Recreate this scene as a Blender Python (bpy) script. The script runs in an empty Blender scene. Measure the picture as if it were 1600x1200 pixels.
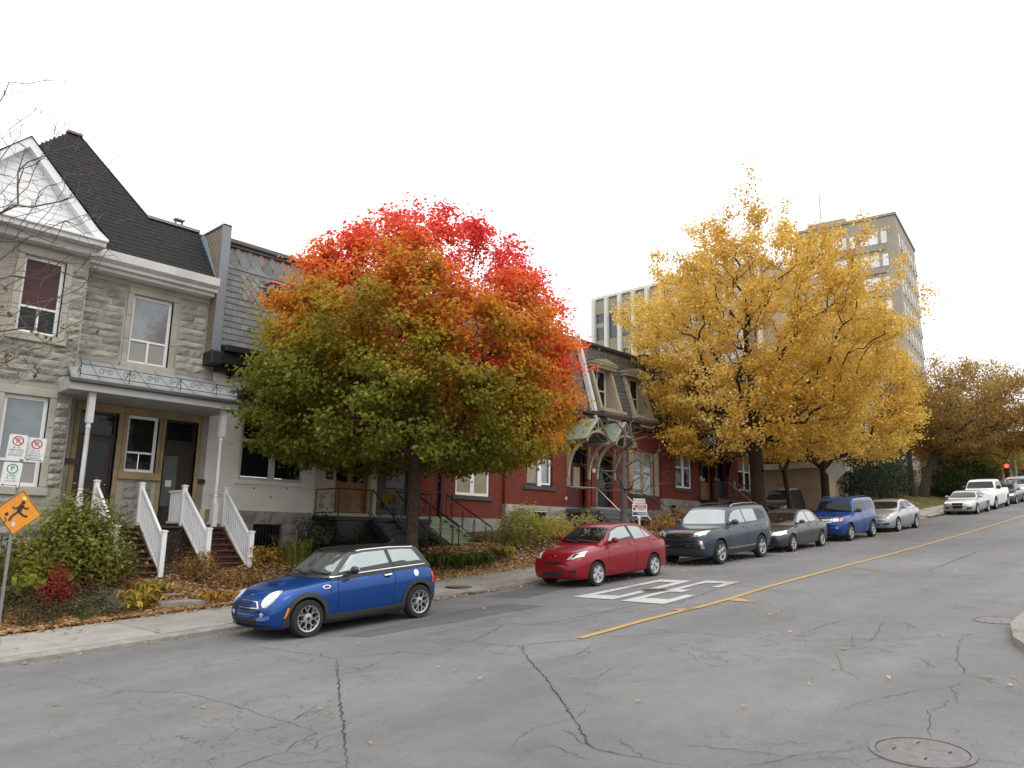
import bpy, bmesh, math, random
import numpy as np
from math import sin, cos, pi, radians, atan, sqrt, hypot
from mathutils import Vector, Matrix
from mathutils.bvhtree import BVHTree

SC = bpy.context.scene
COL = SC.collection

# ------------------------------------------------------------------ camera
# X runs uphill along the street, Y from the street towards the houses, Z up; the origin is at eye height
cam_d = bpy.data.cameras.new('camera')
cam_d.sensor_width = 36.0
cam_d.lens = 27.0
cam_d.clip_start = 0.1
cam_d.clip_end = 2000.0
cam = bpy.data.objects.new('camera', cam_d)
COL.objects.link(cam)
yaw, pit, rol = radians(43.486), radians(11.127), radians(1.0)
fw = Vector((cos(yaw) * cos(pit), sin(yaw) * cos(pit), sin(pit)))
rt = Vector((sin(yaw), -cos(yaw), 0.0))
up = rt.cross(fw)
r2 = rt * cos(rol) + up * sin(rol)
u2 = up * cos(rol) - rt * sin(rol)
m = Matrix((r2, u2, -fw)).transposed().to_4x4()
cam.matrix_world = m
SC.camera = cam

# ------------------------------------------------------------------ sky, sun, exposure (white overcast)
SUN_EL, SUN_AZ = radians(48), radians(250)      # azimuth measured from +X towards +Y
W = bpy.data.worlds.new('World')
SC.world = W
W.use_nodes = True
nt = W.node_tree
for n in list(nt.nodes):
    nt.nodes.remove(n)
def wn(t, **k):
    n = nt.nodes.new(t)
    for a, b in k.items():
        setattr(n, a, b)
    return n
out = wn('ShaderNodeOutputWorld'); bg = wn('ShaderNodeBackground'); bg.inputs['Strength'].default_value = 0.1
sky = wn('ShaderNodeTexSky', sky_type='NISHITA', sun_disc=False)
sky.sun_elevation = SUN_EL
sky.sun_rotation = radians(90) - SUN_AZ
hsv = wn('ShaderNodeHueSaturation'); hsv.inputs['Saturation'].default_value = 0.15
tc = wn('ShaderNodeTexCoord'); sep = wn('ShaderNodeSeparateXYZ')
mr = wn('ShaderNodeMapRange'); mr.inputs['From Min'].default_value = 0.0; mr.inputs['From Max'].default_value = 1.0
mr.inputs['To Min'].default_value = 11.0; mr.inputs['To Max'].default_value = 27.0
cmb = wn('ShaderNodeCombineColor')
mix = wn('ShaderNodeMixRGB'); mix.inputs[0].default_value = 0.93
nt.links.new(tc.outputs['Generated'], sep.inputs[0]); nt.links.new(sep.outputs['Z'], mr.inputs['Value'])
for i in range(3):
    nt.links.new(mr.outputs[0], cmb.inputs[i])
nt.links.new(sky.outputs[0], hsv.inputs['Color']); nt.links.new(hsv.outputs[0], mix.inputs[1]); nt.links.new(cmb.outputs[0], mix.inputs[2])
nt.links.new(mix.outputs[0], bg.inputs['Color']); nt.links.new(bg.outputs[0], out.inputs[0])

sun_d = bpy.data.lights.new('sun', 'SUN')
sun_d.energy = 0.5
sun_d.angle = radians(25)
sun_d.color = (1.0, 0.97, 0.93)
sun = bpy.data.objects.new('sun', sun_d)
COL.objects.link(sun)
sd = Vector((cos(SUN_AZ) * cos(SUN_EL), sin(SUN_AZ) * cos(SUN_EL), sin(SUN_EL)))
sun.rotation_euler = sd.to_track_quat('Z', 'Y').to_euler()

SC.view_settings.view_transform = 'Standard'
SC.view_settings.look = 'None'
SC.view_settings.exposure = 0.0
SC.view_settings.gamma = 1.0
SC.view_settings.use_curve_mapping = False
SC.cycles.use_denoising = True
SC.cycles.max_bounces = 6
SC.cycles.diffuse_bounces = 3
SC.cycles.transparent_max_bounces = 6
SC.cycles.sample_clamp_indirect = 4.0

# ------------------------------------------------------------------ materials
MATS = {}
def mat(name, col, rough=.8, metal=0., var=.18, vs=2.5, bump=0., bs=30., rnd=0., col2=None, spec=.5, coat=0., emis=0., dirt=0., coords='world'):
    """procedural principled material: colour broken by two noises, optional fine relief, per-object variation"""
    if name in MATS:
        return MATS[name]
    M = bpy.data.materials.new(name); M.use_nodes = True
    t = M.node_tree; N = t.nodes; L = t.links
    b = N['Principled BSDF']
    b.inputs['Roughness'].default_value = rough
    b.inputs['Metallic'].default_value = metal
    b.inputs['Specular IOR Level'].default_value = spec
    if coat:
        b.inputs['Coat Weight'].default_value = coat
        b.inputs['Coat Roughness'].default_value = .04
    if coords == 'world':
        g = N.new('ShaderNodeNewGeometry'); P = g.outputs['Position']
    else:
        g = N.new('ShaderNodeTexCoord'); P = g.outputs['Object']
    n1 = N.new('ShaderNodeTexNoise'); n1.inputs['Scale'].default_value = vs; n1.inputs['Detail'].default_value = 6.; n1.inputs['Roughness'].default_value = .65
    L.new(P, n1.inputs['Vector'])
    r = N.new('ShaderNodeMapRange'); r.inputs['From Min'].default_value = .3; r.inputs['From Max'].default_value = .7
    L.new(n1.outputs['Fac'], r.inputs['Value'])
    mx = N.new('ShaderNodeMixRGB'); L.new(r.outputs[0], mx.inputs[0])
    c2 = col2 if col2 else tuple(min(1., c * (1 + var)) for c in col)
    c1 = tuple(c * (1 - var) for c in col)
    mx.inputs[1].default_value = (*c1, 1); mx.inputs[2].default_value = (*c2, 1)
    last = mx.outputs[0]
    if rnd:
        oi = N.new('ShaderNodeObjectInfo')
        rr = N.new('ShaderNodeMapRange'); rr.inputs['To Min'].default_value = 1 - rnd; rr.inputs['To Max'].default_value = 1 + rnd
        L.new(oi.outputs['Random'], rr.inputs['Value'])
        h = N.new('ShaderNodeHueSaturation'); L.new(last, h.inputs['Color']); L.new(rr.outputs[0], h.inputs['Value'])
        last = h.outputs[0]
    if dirt:
        n3 = N.new('ShaderNodeTexNoise'); n3.inputs['Scale'].default_value = .9; n3.inputs['Detail'].default_value = 8.
        L.new(P, n3.inputs['Vector'])
        r3 = N.new('ShaderNodeMapRange'); r3.inputs['From Min'].default_value = .5; r3.inputs['From Max'].default_value = .75
        r3.inputs['To Max'].default_value = dirt
        L.new(n3.outputs['Fac'], r3.inputs['Value'])
        m3 = N.new('ShaderNodeMixRGB'); L.new(r3.outputs[0], m3.inputs[0]); L.new(last, m3.inputs[1]); m3.inputs[2].default_value = (.06, .05, .04, 1)
        last = m3.outputs[0]
    L.new(last, b.inputs['Base Color'])
    if bump:
        n2 = N.new('ShaderNodeTexNoise'); n2.inputs['Scale'].default_value = bs; n2.inputs['Detail'].default_value = 4.
        L.new(P, n2.inputs['Vector'])
        bp = N.new('ShaderNodeBump'); bp.inputs['Strength'].default_value = bump; bp.inputs['Distance'].default_value = .02
        L.new(n2.outputs['Fac'], bp.inputs['Height']); L.new(bp.outputs[0], b.inputs['Normal'])
    if emis:
        b.inputs['Emission Color'].default_value = (*col, 1); b.inputs['Emission Strength'].default_value = emis
    MATS[name] = M
    return M

def brick_mat(name, c1, c2, mortar, bw=.21, bh=.072, ms=.008, rough=.85, bump=.35, dirt=.25):
    if name in MATS:
        return MATS[name]
    M = bpy.data.materials.new(name); M.use_nodes = True
    t = M.node_tree; N = t.nodes; L = t.links
    b = N['Principled BSDF']; b.inputs['Roughness'].default_value = rough; b.inputs['Specular IOR Level'].default_value = .25
    g = N.new('ShaderNodeNewGeometry'); s = N.new('ShaderNodeSeparateXYZ'); L.new(g.outputs['Position'], s.inputs[0])
    a = N.new('ShaderNodeMath'); L.new(s.outputs[0], a.inputs[0]); L.new(s.outputs[1], a.inputs[1])
    c = N.new('ShaderNodeCombineXYZ'); L.new(a.outputs[0], c.inputs[0]); L.new(s.outputs[2], c.inputs[1])
    br = N.new('ShaderNodeTexBrick'); L.new(c.outputs[0], br.inputs['Vector'])
    br.inputs['Color1'].default_value = (*c1, 1); br.inputs['Color2'].default_value = (*c2, 1); br.inputs['Mortar'].default_value = (*mortar, 1)
    br.inputs['Scale'].default_value = 1.; br.inputs['Brick Width'].default_value = bw; br.inputs['Row Height'].default_value = bh
    br.inputs['Mortar Size'].default_value = ms; br.inputs['Mortar Smooth'].default_value = .3; br.inputs['Bias'].default_value = -.1
    n = N.new('ShaderNodeTexNoise'); n.inputs['Scale'].default_value = 1.3; n.inputs['Detail'].default_value = 8.
    L.new(g.outputs['Position'], n.inputs['Vector'])
    r = N.new('ShaderNodeMapRange'); r.inputs['From Min'].default_value = .42; r.inputs['From Max'].default_value = .75; r.inputs['To Max'].default_value = dirt
    L.new(n.outputs['Fac'], r.inputs['Value'])
    mx = N.new('ShaderNodeMixRGB'); L.new(r.outputs[0], mx.inputs[0]); L.new(br.outputs['Color'], mx.inputs[1]); mx.inputs[2].default_value = (.05, .035, .03, 1)
    L.new(mx.outputs[0], b.inputs['Base Color'])
    bp = N.new('ShaderNodeBump'); bp.inputs['Strength'].default_value = bump; bp.inputs['Distance'].default_value = .01; bp.invert = True
    L.new(br.outputs['Fac'], bp.inputs['Height']); L.new(bp.outputs[0], b.inputs['Normal'])
    MATS[name] = M
    return M

def leaf_mat(name, trans=.5, rough=.6):
    """leaf colour comes from the leaves' own colour attribute"""
    if name in MATS:
        return MATS[name]
    M = bpy.data.materials.new(name); M.use_nodes = True
    t = M.node_tree; N = t.nodes; L = t.links
    o = N['Material Output']; b = N['Principled BSDF']; b.inputs['Roughness'].default_value = rough; b.inputs['Specular IOR Level'].default_value = .25
    at = N.new('ShaderNodeAttribute'); at.attribute_name = 'leaf_colour'
    tr = N.new('ShaderNodeBsdfTranslucent'); mxs = N.new('ShaderNodeMixShader'); mxs.inputs[0].default_value = trans
    L.new(at.outputs['Color'], b.inputs['Base Color']); L.new(at.outputs['Color'], tr.inputs['Color'])
    L.new(b.outputs[0], mxs.inputs[1]); L.new(tr.outputs[0], mxs.inputs[2]); L.new(mxs.outputs[0], o.inputs['Surface'])
    MATS[name] = M
    return M

def paint(name, col, flake=.25):
    if name in MATS:
        return MATS[name]
    M = mat(name, col, rough=.30, metal=flake, var=.03, vs=1.5, coat=.6, spec=.2, coords='object')
    return M

# ------------------------------------------------------------------ mesh building
class MB:
    def __init__(s):
        s.v = []; s.f = []; s.m = []
    def add(s, vs, fs, mi=0):
        o = len(s.v); s.v.extend([tuple(map(float, p)) for p in vs])
        for f in fs:
            s.f.append(tuple(i + o for i in f)); s.m.append(mi)
        return s
    def box(s, x0, x1, y0, y1, z0, z1, mi=0):
        v = [(x0, y0, z0), (x1, y0, z0), (x1, y1, z0), (x0, y1, z0), (x0, y0, z1), (x1, y0, z1), (x1, y1, z1), (x0, y1, z1)]
        return s.add(v, [(3, 2, 1, 0), (4, 5, 6, 7), (0, 1, 5, 4), (1, 2, 6, 5), (2, 3, 7, 6), (3, 0, 4, 7)], mi)
    def bar(s, a, b, w, h, mi=0, upv=(0, 0, 1)):
        """box from a to b, w across and h along upv"""
        a = Vector(a); b = Vector(b); d = (b - a).normalized(); u = Vector(upv)
        sd = d.cross(u)
        if sd.length < 1e-4:
            sd = d.cross(Vector((1, 0, 0)))
        sd.normalize(); u = sd.cross(d)
        p = []
        for q in (a, b):
            for i, j in ((-1, -1), (1, -1), (1, 1), (-1, 1)):
                p.append(q + sd * (i * w / 2) + u * (j * h / 2))
        return s.add(p, [(0, 1, 2, 3), (7, 6, 5, 4), (0, 4, 5, 1), (1, 5, 6, 2), (2, 6, 7, 3), (3, 7, 4, 0)], mi)
    def tube(s, pts, r, n=6, mi=0, cap=True):
        pts = [Vector(p) for p in pts]
        rs = r if hasattr(r, '__len__') else [r] * len(pts)
        rings = []; ref = None; vs = []
        for i, p in enumerate(pts):
            d = (pts[min(i + 1, len(pts) - 1)] - pts[max(i - 1, 0)])
            if d.length < 1e-9:
                d = Vector((0, 0, 1))
            d.normalize()
            if ref is None:
                ref = d.orthogonal().normalized()
            ref = (ref - d * ref.dot(d))
            if ref.length < 1e-6:
                ref = d.orthogonal()
            ref.normalize(); bi = d.cross(ref)
            for k in range(n):
                a = 2 * pi * k / n
                vs.append(p + (ref * cos(a) + bi * sin(a)) * rs[i])
        fs = []
        for i in range(len(pts) - 1):
            for k in range(n):
                a = i * n + k; b = i * n + (k + 1) % n
                fs.append((a, b, b + n, a + n))
        if cap:
            fs.append(tuple(range(n - 1, -1, -1))); fs.append(tuple((len(pts) - 1) * n + k for k in range(n)))
        return s.add(vs, fs, mi)
    def lathe(s, prof, c=(0, 0, 0), axis='z', n=16, mi=0):
        """prof: (radius, along) pairs"""
        vs = []
        for r, h in prof:
            for k in range(n):
                a = 2 * pi * k / n; x, y = r * cos(a), r * sin(a)
                p = {'z': (x, y, h), 'y': (x, h, y), 'x': (h, x, y)}[axis]
                vs.append((c[0] + p[0], c[1] + p[1], c[2] + p[2]))
        fs = []
        for i in range(len(prof) - 1):
            for k in range(n):
                a = i * n + k; b = i * n + (k + 1) % n
                fs.append((a, b, b + n, a + n))
        return s.add(vs, fs, mi)
    def prism(s, poly, a, b, plane='xz', mi=0):
        """polygon in a plane extruded from a to b along the third axis"""
        def P(q, t):
            return {'xz': (q[0], t, q[1]), 'yz': (t, q[0], q[1]), 'xy': (q[0], q[1], t)}[plane]
        n = len(poly); vs = [P(q, a) for q in poly] + [P(q, b) for q in poly]
        fs = [tuple(range(n)), tuple(range(2 * n - 1, n - 1, -1))] + [(i, i + n, (i + 1) % n + n, (i + 1) % n) for i in range(n)]
        return s.add(vs, fs, mi)
    def ball(s, c, r, n=10, k=6, mi=0):
        rx, ry, rz_ = r if hasattr(r, '__len__') else (r, r, r)
        vs = []; fs = []
        for i in range(k + 1):
            th = pi * i / k
            for j in range(n):
                a = 2 * pi * j / n
                vs.append((c[0] + rx * sin(th) * cos(a), c[1] + ry * sin(th) * sin(a), c[2] + rz_ * cos(th)))
        for i in range(k):
            for j in range(n):
                fs.append((i * n + j, (i + 1) * n + j, (i + 1) * n + (j + 1) % n, i * n + (j + 1) % n))
        return s.add(vs, fs, mi)

ORG = {}
def org(o):
    v = Vector((0, 0, 0))
    while o is not None:
        v += ORG.get(o.name, Vector((0, 0, 0))); o = o.parent
    return v
def mesh_of(name, mb, mats, smooth=False, ang=40, shift=(0, 0, 0), fix=True):
    me = bpy.data.meshes.new(name)
    v = np.array(mb.v, dtype=np.float64).reshape(-1, 3) - np.array(shift)
    me.from_pydata(v.tolist(), [], mb.f)
    if not isinstance(mats, (list, tuple)):
        mats = [mats]
    for q in mats:
        me.materials.append(q)
    if len(mats) > 1:
        me.polygons.foreach_set('material_index', mb.m)
    if fix:
        bm = bmesh.new(); bm.from_mesh(me); bmesh.ops.recalc_face_normals(bm, faces=bm.faces); bm.to_mesh(me); bm.free()
    if smooth:
        me.polygons.foreach_set('use_smooth', [True] * len(me.polygons))
        if ang < 180:
            me.set_sharp_from_angle(angle=radians(ang))
    me.update()
    return me
def put(name, me, parent=None):
    o = bpy.data.objects.new(name, me); COL.objects.link(o)
    if parent is not None:
        o.parent = parent
    return o
def link(name, mb, mats, parent=None, smooth=False, ang=40, bevel=0., fix=True):
    """one mesh object; with a parent the coordinates are world coordinates shifted to the parent's base"""
    me = mesh_of(name, mb, mats, smooth, ang, org(parent) if parent is not None else (0, 0, 0), fix)
    o = put(name, me, parent)
    if bevel:
        md = o.modifiers.new('bevel', 'BEVEL'); md.width = bevel; md.segments = 1; md.limit_method = 'ANGLE'; md.angle_limit = radians(50)
    return o
def part_at(name, mb, mats, parent, loc, **k):
    """part with its own base point, so that it may have sub-parts in world coordinates as well"""
    o = link(name, mb, mats, parent, **k)
    return o
def tag(o, label, cat, group=None, kind=None):
    if label: o['label'] = label
    if cat: o['category'] = cat
    if group: o['group'] = group
    if kind: o['kind'] = kind
    return o
def thing(name, label, cat, loc=(0, 0, 0), group=None, world=True):
    o = bpy.data.objects.new(name, None); COL.objects.link(o); o.location = loc
    o.empty_display_size = .2
    if world:
        ORG[o.name] = Vector(loc)
    return tag(o, label, cat, group)
def structure(name, mb, mats, label=None, parent=None, smooth=False, **k):
    o = link(name, mb, mats, parent, smooth=smooth, **k)
    if parent is None:
        o['kind'] = 'structure'
        if label: o['label'] = label
    return o
def text_mesh(name, body, size, mt, parent, M, extrude=.002, align='CENTER'):
    """lettering turned into a mesh; M places its plane in the parent's frame"""
    c = bpy.data.curves.new(name, 'FONT'); c.body = body; c.size = size; c.extrude = extrude; c.align_x = align; c.align_y = 'CENTER'; c.resolution_u = 2
    o = bpy.data.objects.new(name, c); COL.objects.link(o)
    dg = bpy.context.evaluated_depsgraph_get(); dg.update()
    me = bpy.data.meshes.new_from_object(o.evaluated_get(dg))
    bpy.data.objects.remove(o); bpy.data.curves.remove(c)
    me.materials.clear(); me.materials.append(mt); me.transform(M)
    return put(name, me, parent)
def frame(o, x, y):
    """matrix with origin o, text right = x, text up = y"""
    x = Vector(x).normalized(); y = Vector(y).normalized(); z = x.cross(y)
    m4 = Matrix((x, y, z)).transposed().to_4x4(); m4.translation = Vector(o)
    return m4

rng = random.Random(7)
NR = np.random.default_rng(11)

# ------------------------------------------------------------------ terrain heights
def rz(x):
    """height of the road along the street: 7 % uphill, a little steeper further on, then level"""
    x = np.asarray(x, float)
    xx = np.minimum(x, 95.)
    z = -2.29 + .069 * xx + .00036 * np.maximum(xx - 25, 0) ** 2
    return z + .03 * np.maximum(x - 95, 0) * (x < 200) + (x >= 200) * 3.15
def sm(a, b, x):
    t = np.clip((np.asarray(x, float) - a) / (b - a), 0, 1)
    return t * t * (3 - 2 * t)
def gz(x, y):
    """garden ground behind the pavement"""
    rise = np.where(np.asarray(x) < 46, .62, .5)
    return rz(x) + .095 + rise * sm(16.4, 18.6, y) + .25 * sm(18.5, 21, y)
def F(v):
    return float(v)

# ================================================================== the ground
def asphalt(name, base, amt=.22, patch=.5):
    M = bpy.data.materials.new(name); M.use_nodes = True
    t = M.node_tree; N = t.nodes; L = t.links
    b = N['Principled BSDF']; b.inputs['Roughness'].default_value = .86; b.inputs['Specular IOR Level'].default_value = .3
    g = N.new('ShaderNodeNewGeometry')
    def noise(sc, det, lo, hi, a, c, rough=.6):
        n = N.new('ShaderNodeTexNoise'); n.inputs['Scale'].default_value = sc; n.inputs['Detail'].default_value = det; n.inputs['Roughness'].default_value = rough
        L.new(g.outputs['Position'], n.inputs['Vector'])
        r = N.new('ShaderNodeMapRange'); r.inputs['From Min'].default_value = lo; r.inputs['From Max'].default_value = hi
        r.inputs['To Min'].default_value = a; r.inputs['To Max'].default_value = c
        L.new(n.outputs['Fac'], r.inputs['Value']); return n, r
    n1, r1 = noise(.22, 5, .35, .65, 1 - amt * patch, 1 + amt * patch)
    n2, r2_ = noise(70, 3, .25, .75, 1 - amt, 1 + amt, .7)
    n3, r3 = noise(3.0, 6, .35, .7, .93, 1.06)
    mpg = N.new('ShaderNodeMapping'); mpg.inputs['Scale'].default_value = (.05, .75, 1.); L.new(g.outputs['Position'], mpg.inputs['Vector'])
    n7 = N.new('ShaderNodeTexNoise'); n7.inputs['Scale'].default_value = 1.; n7.inputs['Detail'].default_value = 4.; L.new(mpg.outputs[0], n7.inputs['Vector'])
    r7 = N.new('ShaderNodeMapRange'); r7.inputs['From Min'].default_value = .35; r7.inputs['From Max'].default_value = .65; r7.inputs['To Min'].default_value = .90; r7.inputs['To Max'].default_value = 1.07; L.new(n7.outputs['Fac'], r7.inputs['Value'])
    n4, r4 = noise(220, 2, .66, .72, 0, .35)
    m1 = N.new('ShaderNodeMath'); m1.operation = 'MULTIPLY'; L.new(r1.outputs[0], m1.inputs[0]); L.new(r2_.outputs[0], m1.inputs[1])
    m0 = N.new('ShaderNodeMath'); m0.operation = 'MULTIPLY'; L.new(m1.outputs[0], m0.inputs[0]); L.new(r7.outputs[0], m0.inputs[1])
    m2 = N.new('ShaderNodeMath'); m2.operation = 'MULTIPLY'; L.new(m0.outputs[0], m2.inputs[0]); L.new(r3.outputs[0], m2.inputs[1])
    m3 = N.new('ShaderNodeMath'); m3.operation = 'ADD'; L.new(m2.outputs[0], m3.inputs[0]); L.new(r4.outputs[0], m3.inputs[1])
    # fine crazing: thin lines between cells, only where the surface is worn
    vo = N.new('ShaderNodeTexVoronoi'); vo.feature = 'DISTANCE_TO_EDGE'; vo.inputs['Scale'].default_value = 1.7
    wv = N.new('ShaderNodeTexNoise'); wv.inputs['Scale'].default_value = 3.5; wv.inputs['Detail'].default_value = 4
    L.new(g.outputs['Position'], wv.inputs['Vector'])
    wa = N.new('ShaderNodeVectorMath'); wa.operation = 'MULTIPLY_ADD'; wa.inputs[1].default_value = (.5, .5, .5)
    L.new(wv.outputs['Color'], wa.inputs[0]); L.new(g.outputs['Position'], wa.inputs[2]); L.new(wa.outputs[0], vo.inputs['Vector'])
    cr = N.new('ShaderNodeMapRange'); cr.inputs['From Min'].default_value = .0; cr.inputs['From Max'].default_value = .012; cr.inputs['To Min'].default_value = .62; cr.inputs['To Max'].default_value = 0
    L.new(vo.outputs['Distance'], cr.inputs['Value'])
    n5, r5 = noise(.33, 3, .50, .62, 0, 1)
    cm = N.new('ShaderNodeMath'); cm.operation = 'MULTIPLY'; L.new(cr.outputs[0], cm.inputs[0]); L.new(r5.outputs[0], cm.inputs[1])
    n6, r6 = noise(.9, 6, .55, .8, 0, .22)
    ca = N.new('ShaderNodeMath'); ca.operation = 'ADD'; L.new(cm.outputs[0], ca.inputs[0]); L.new(r6.outputs[0], ca.inputs[1])
    cs = N.new('ShaderNodeMath'); cs.operation = 'SUBTRACT'; cs.inputs[0].default_value = 1.; L.new(ca.outputs[0], cs.inputs[1])
    m4 = N.new('ShaderNodeMath'); m4.operation = 'MULTIPLY'; L.new(m3.outputs[0], m4.inputs[0]); L.new(cs.outputs[0], m4.inputs[1]); m3 = m4
    vm = N.new('ShaderNodeVectorMath'); vm.operation = 'SCALE'; vm.inputs[0].default_value = base; L.new(m3.outputs[0], vm.inputs['Scale'])
    L.new(vm.outputs[0], b.inputs['Base Color'])
    bp = N.new('ShaderNodeBump'); bp.inputs['Strength'].default_value = .5; bp.inputs['Distance'].default_value = .006
    L.new(n2.outputs['Fac'], bp.inputs['Height']); L.new(bp.outputs[0], b.inputs['Normal'])
    MATS[name] = M
    return M
M_ROAD = asphalt('asphalt_aged', (.150, .149, .146), .30)
M_PATCH = asphalt('asphalt_patch', (.104, .104, .102), .25, .3)
M_CONC = mat('concrete_pavement', (.30, .285, .255), .9, var=.16, vs=1.1, bump=.25, bs=60, rnd=.06, dirt=.35, spec=.25)
M_KERB = mat('concrete_kerb', (.24, .225, .20), .9, var=.25, vs=4, bump=.3, bs=40, dirt=.5, spec=.25)
M_SOIL = mat('garden_soil', (.085, .058, .036), .95, var=.4, vs=3, bump=.6, bs=18, spec=.1)
M_GRASS = mat('verge_grass', (.085, .095, .03), .95, var=.45, vs=2.2, bump=.6, bs=30, spec=.1, col2=(.16, .12, .045))
M_WHITE_LINE = mat('road_paint_white', (.60, .60, .58), .8, vs=11, col2=(.33, .33, .32), dirt=.7)
M_YEL_LINE = mat('road_paint_yellow', (.50, .29, .08), .8, vs=9, col2=(.33, .22, .10), dirt=.35)
M_CRACK = mat('crack_filler', (.055, .052, .047), .95, var=.3, vs=9, spec=.1)
M_IRON = mat('cast_iron', (.14, .135, .13), .6, metal=.3, var=.25, vs=12, bump=.3, bs=60)

def sheet(xs, ys, zf, dz=0.):
    mb = MB(); nx, ny = len(xs), len(ys)
    X, Y = np.meshgrid(xs, ys, indexing='ij'); Z = zf(X, Y) + dz
    mb.v = [tuple(p) for p in np.stack([X, Y, Z], -1).reshape(-1, 3).tolist()]
    for i in range(nx - 1):
        for j in range(ny - 1):
            a = i * ny + j
            mb.f.append((a, a + ny, a + ny + 1, a + 1)); mb.m.append(0)
    return mb
XS = np.concatenate([[-400, -200, -80, -40], np.arange(-20, 100, 2.), [110, 130, 160, 200, 300, 500, 900]])
structure('terrain', sheet(XS, np.array([-900, -300, -80, -20, 0, 13., 16, 30, 80, 300, 900.]), lambda x, y: rz(x) - .3 - .0 * y), M_GRASS, 'grassy ground rising away beyond the street', smooth=True)
road = structure('road', sheet(XS[1:-1], np.array([-120, -40, -10, -2, 1.4, 4, 8.4, 11, 13.8]), lambda x, y: rz(x) - .002 * np.minimum(abs(y - 8.4), 7)), M_ROAD, 'cracked grey asphalt street climbing to the right', smooth=True)
def roadz(x, y):
    return F(rz(x)) - .002 * min(abs(y - 8.4), 7)

def ribbon(pts, w, dz, jit=0., taper=True, sub=.25, seed=0):
    """thin strip laid on the road along a polyline"""
    rr = random.Random(seed); P = []
    for (a, b) in zip(pts[:-1], pts[1:]):
        n = max(1, int(hypot(b[0] - a[0], b[1] - a[1]) / sub))
        for i in range(n):
            t = i / n; P.append((a[0] + (b[0] - a[0]) * t, a[1] + (b[1] - a[1]) * t))
    P.append(pts[-1])
    P = [(x + rr.uniform(-jit, jit), y + rr.uniform(-jit, jit)) if 0 < i < len(P) - 1 else (x, y) for i, (x, y) in enumerate(P)]
    mb = MB(); vs = []
    for i, p in enumerate(P):
        a = P[max(i - 1, 0)]; b = P[min(i + 1, len(P) - 1)]
        d = hypot(b[0] - a[0], b[1] - a[1]) or 1; nx, ny = -(b[1] - a[1]) / d, (b[0] - a[0]) / d
        ww = w / 2 * (rr.uniform(.4, 1.4) if jit else 1)
        if taper: ww *= min(1, .25 + 4 * min(i, len(P) - 1 - i) / len(P))
        for s in (1, -1):
            x, y = p[0] + nx * ww * s, p[1] + ny * ww * s
            vs.append((x, y, roadz(x, y) + dz))
    mb.add(vs, [(2 * i, 2 * i + 1, 2 * i + 3, 2 * i + 2) for i in range(len(P) - 1)])
    return mb
def flat(poly, dz, holes=None):
    """polygon sheet on the road, cut into thin slices so that it follows the slope"""
    bm = bmesh.new(); vs = [bm.verts.new((x, y, 0)) for x, y in poly]
    es = [bm.edges.new((vs[i], vs[(i + 1) % len(vs)])) for i in range(len(vs))]
    if holes:
        hv = [bm.verts.new((x, y, 0)) for x, y in holes]
        es += [bm.edges.new((hv[i], hv[(i + 1) % len(hv)])) for i in range(len(hv))]
    bmesh.ops.triangle_fill(bm, use_beauty=True, use_dissolve=False, edges=es)
    for y in np.arange(2, 14, .6):
        g = bm.verts[:] + bm.edges[:] + bm.faces[:]
        bmesh.ops.bisect_plane(bm, geom=g, plane_co=(0, y, 0), plane_no=(0, 1, 0))
    mb = MB(); idx = {}
    for i, v in enumerate(bm.verts):
        idx[v] = i; mb.v.append((v.co.x, v.co.y, roadz(v.co.x, v.co.y) + dz))
    for f in bm.faces:
        mb.f.append(tuple(idx[v] for v in f.verts)); mb.m.append(0)
    bm.free()
    return mb
def up_normals(o):
    me = o.data
    if len(me.polygons) and me.polygons[0].normal.z < 0:
        me.flip_normals()
    return o
PATCH = [(8.0, 11.5), (9.42, 11.65), (10.9, 11.88), (11.9, 11.82), (12.37, 11.72), (12.48, 10.86), (11.92, 10.82), (11.02, 10.95), (10.1, 10.84), (9.38, 11.0), (8.2, 11.02)]
up_normals(link('asphalt_patch', flat(PATCH, .004), M_PATCH, road))
up_normals(link('asphalt_patch', flat([(12.9, 13.1), (16.2, 13.3), (15.6, 12.4), (13.2, 12.0)], .004), M_PATCH, road))
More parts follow.
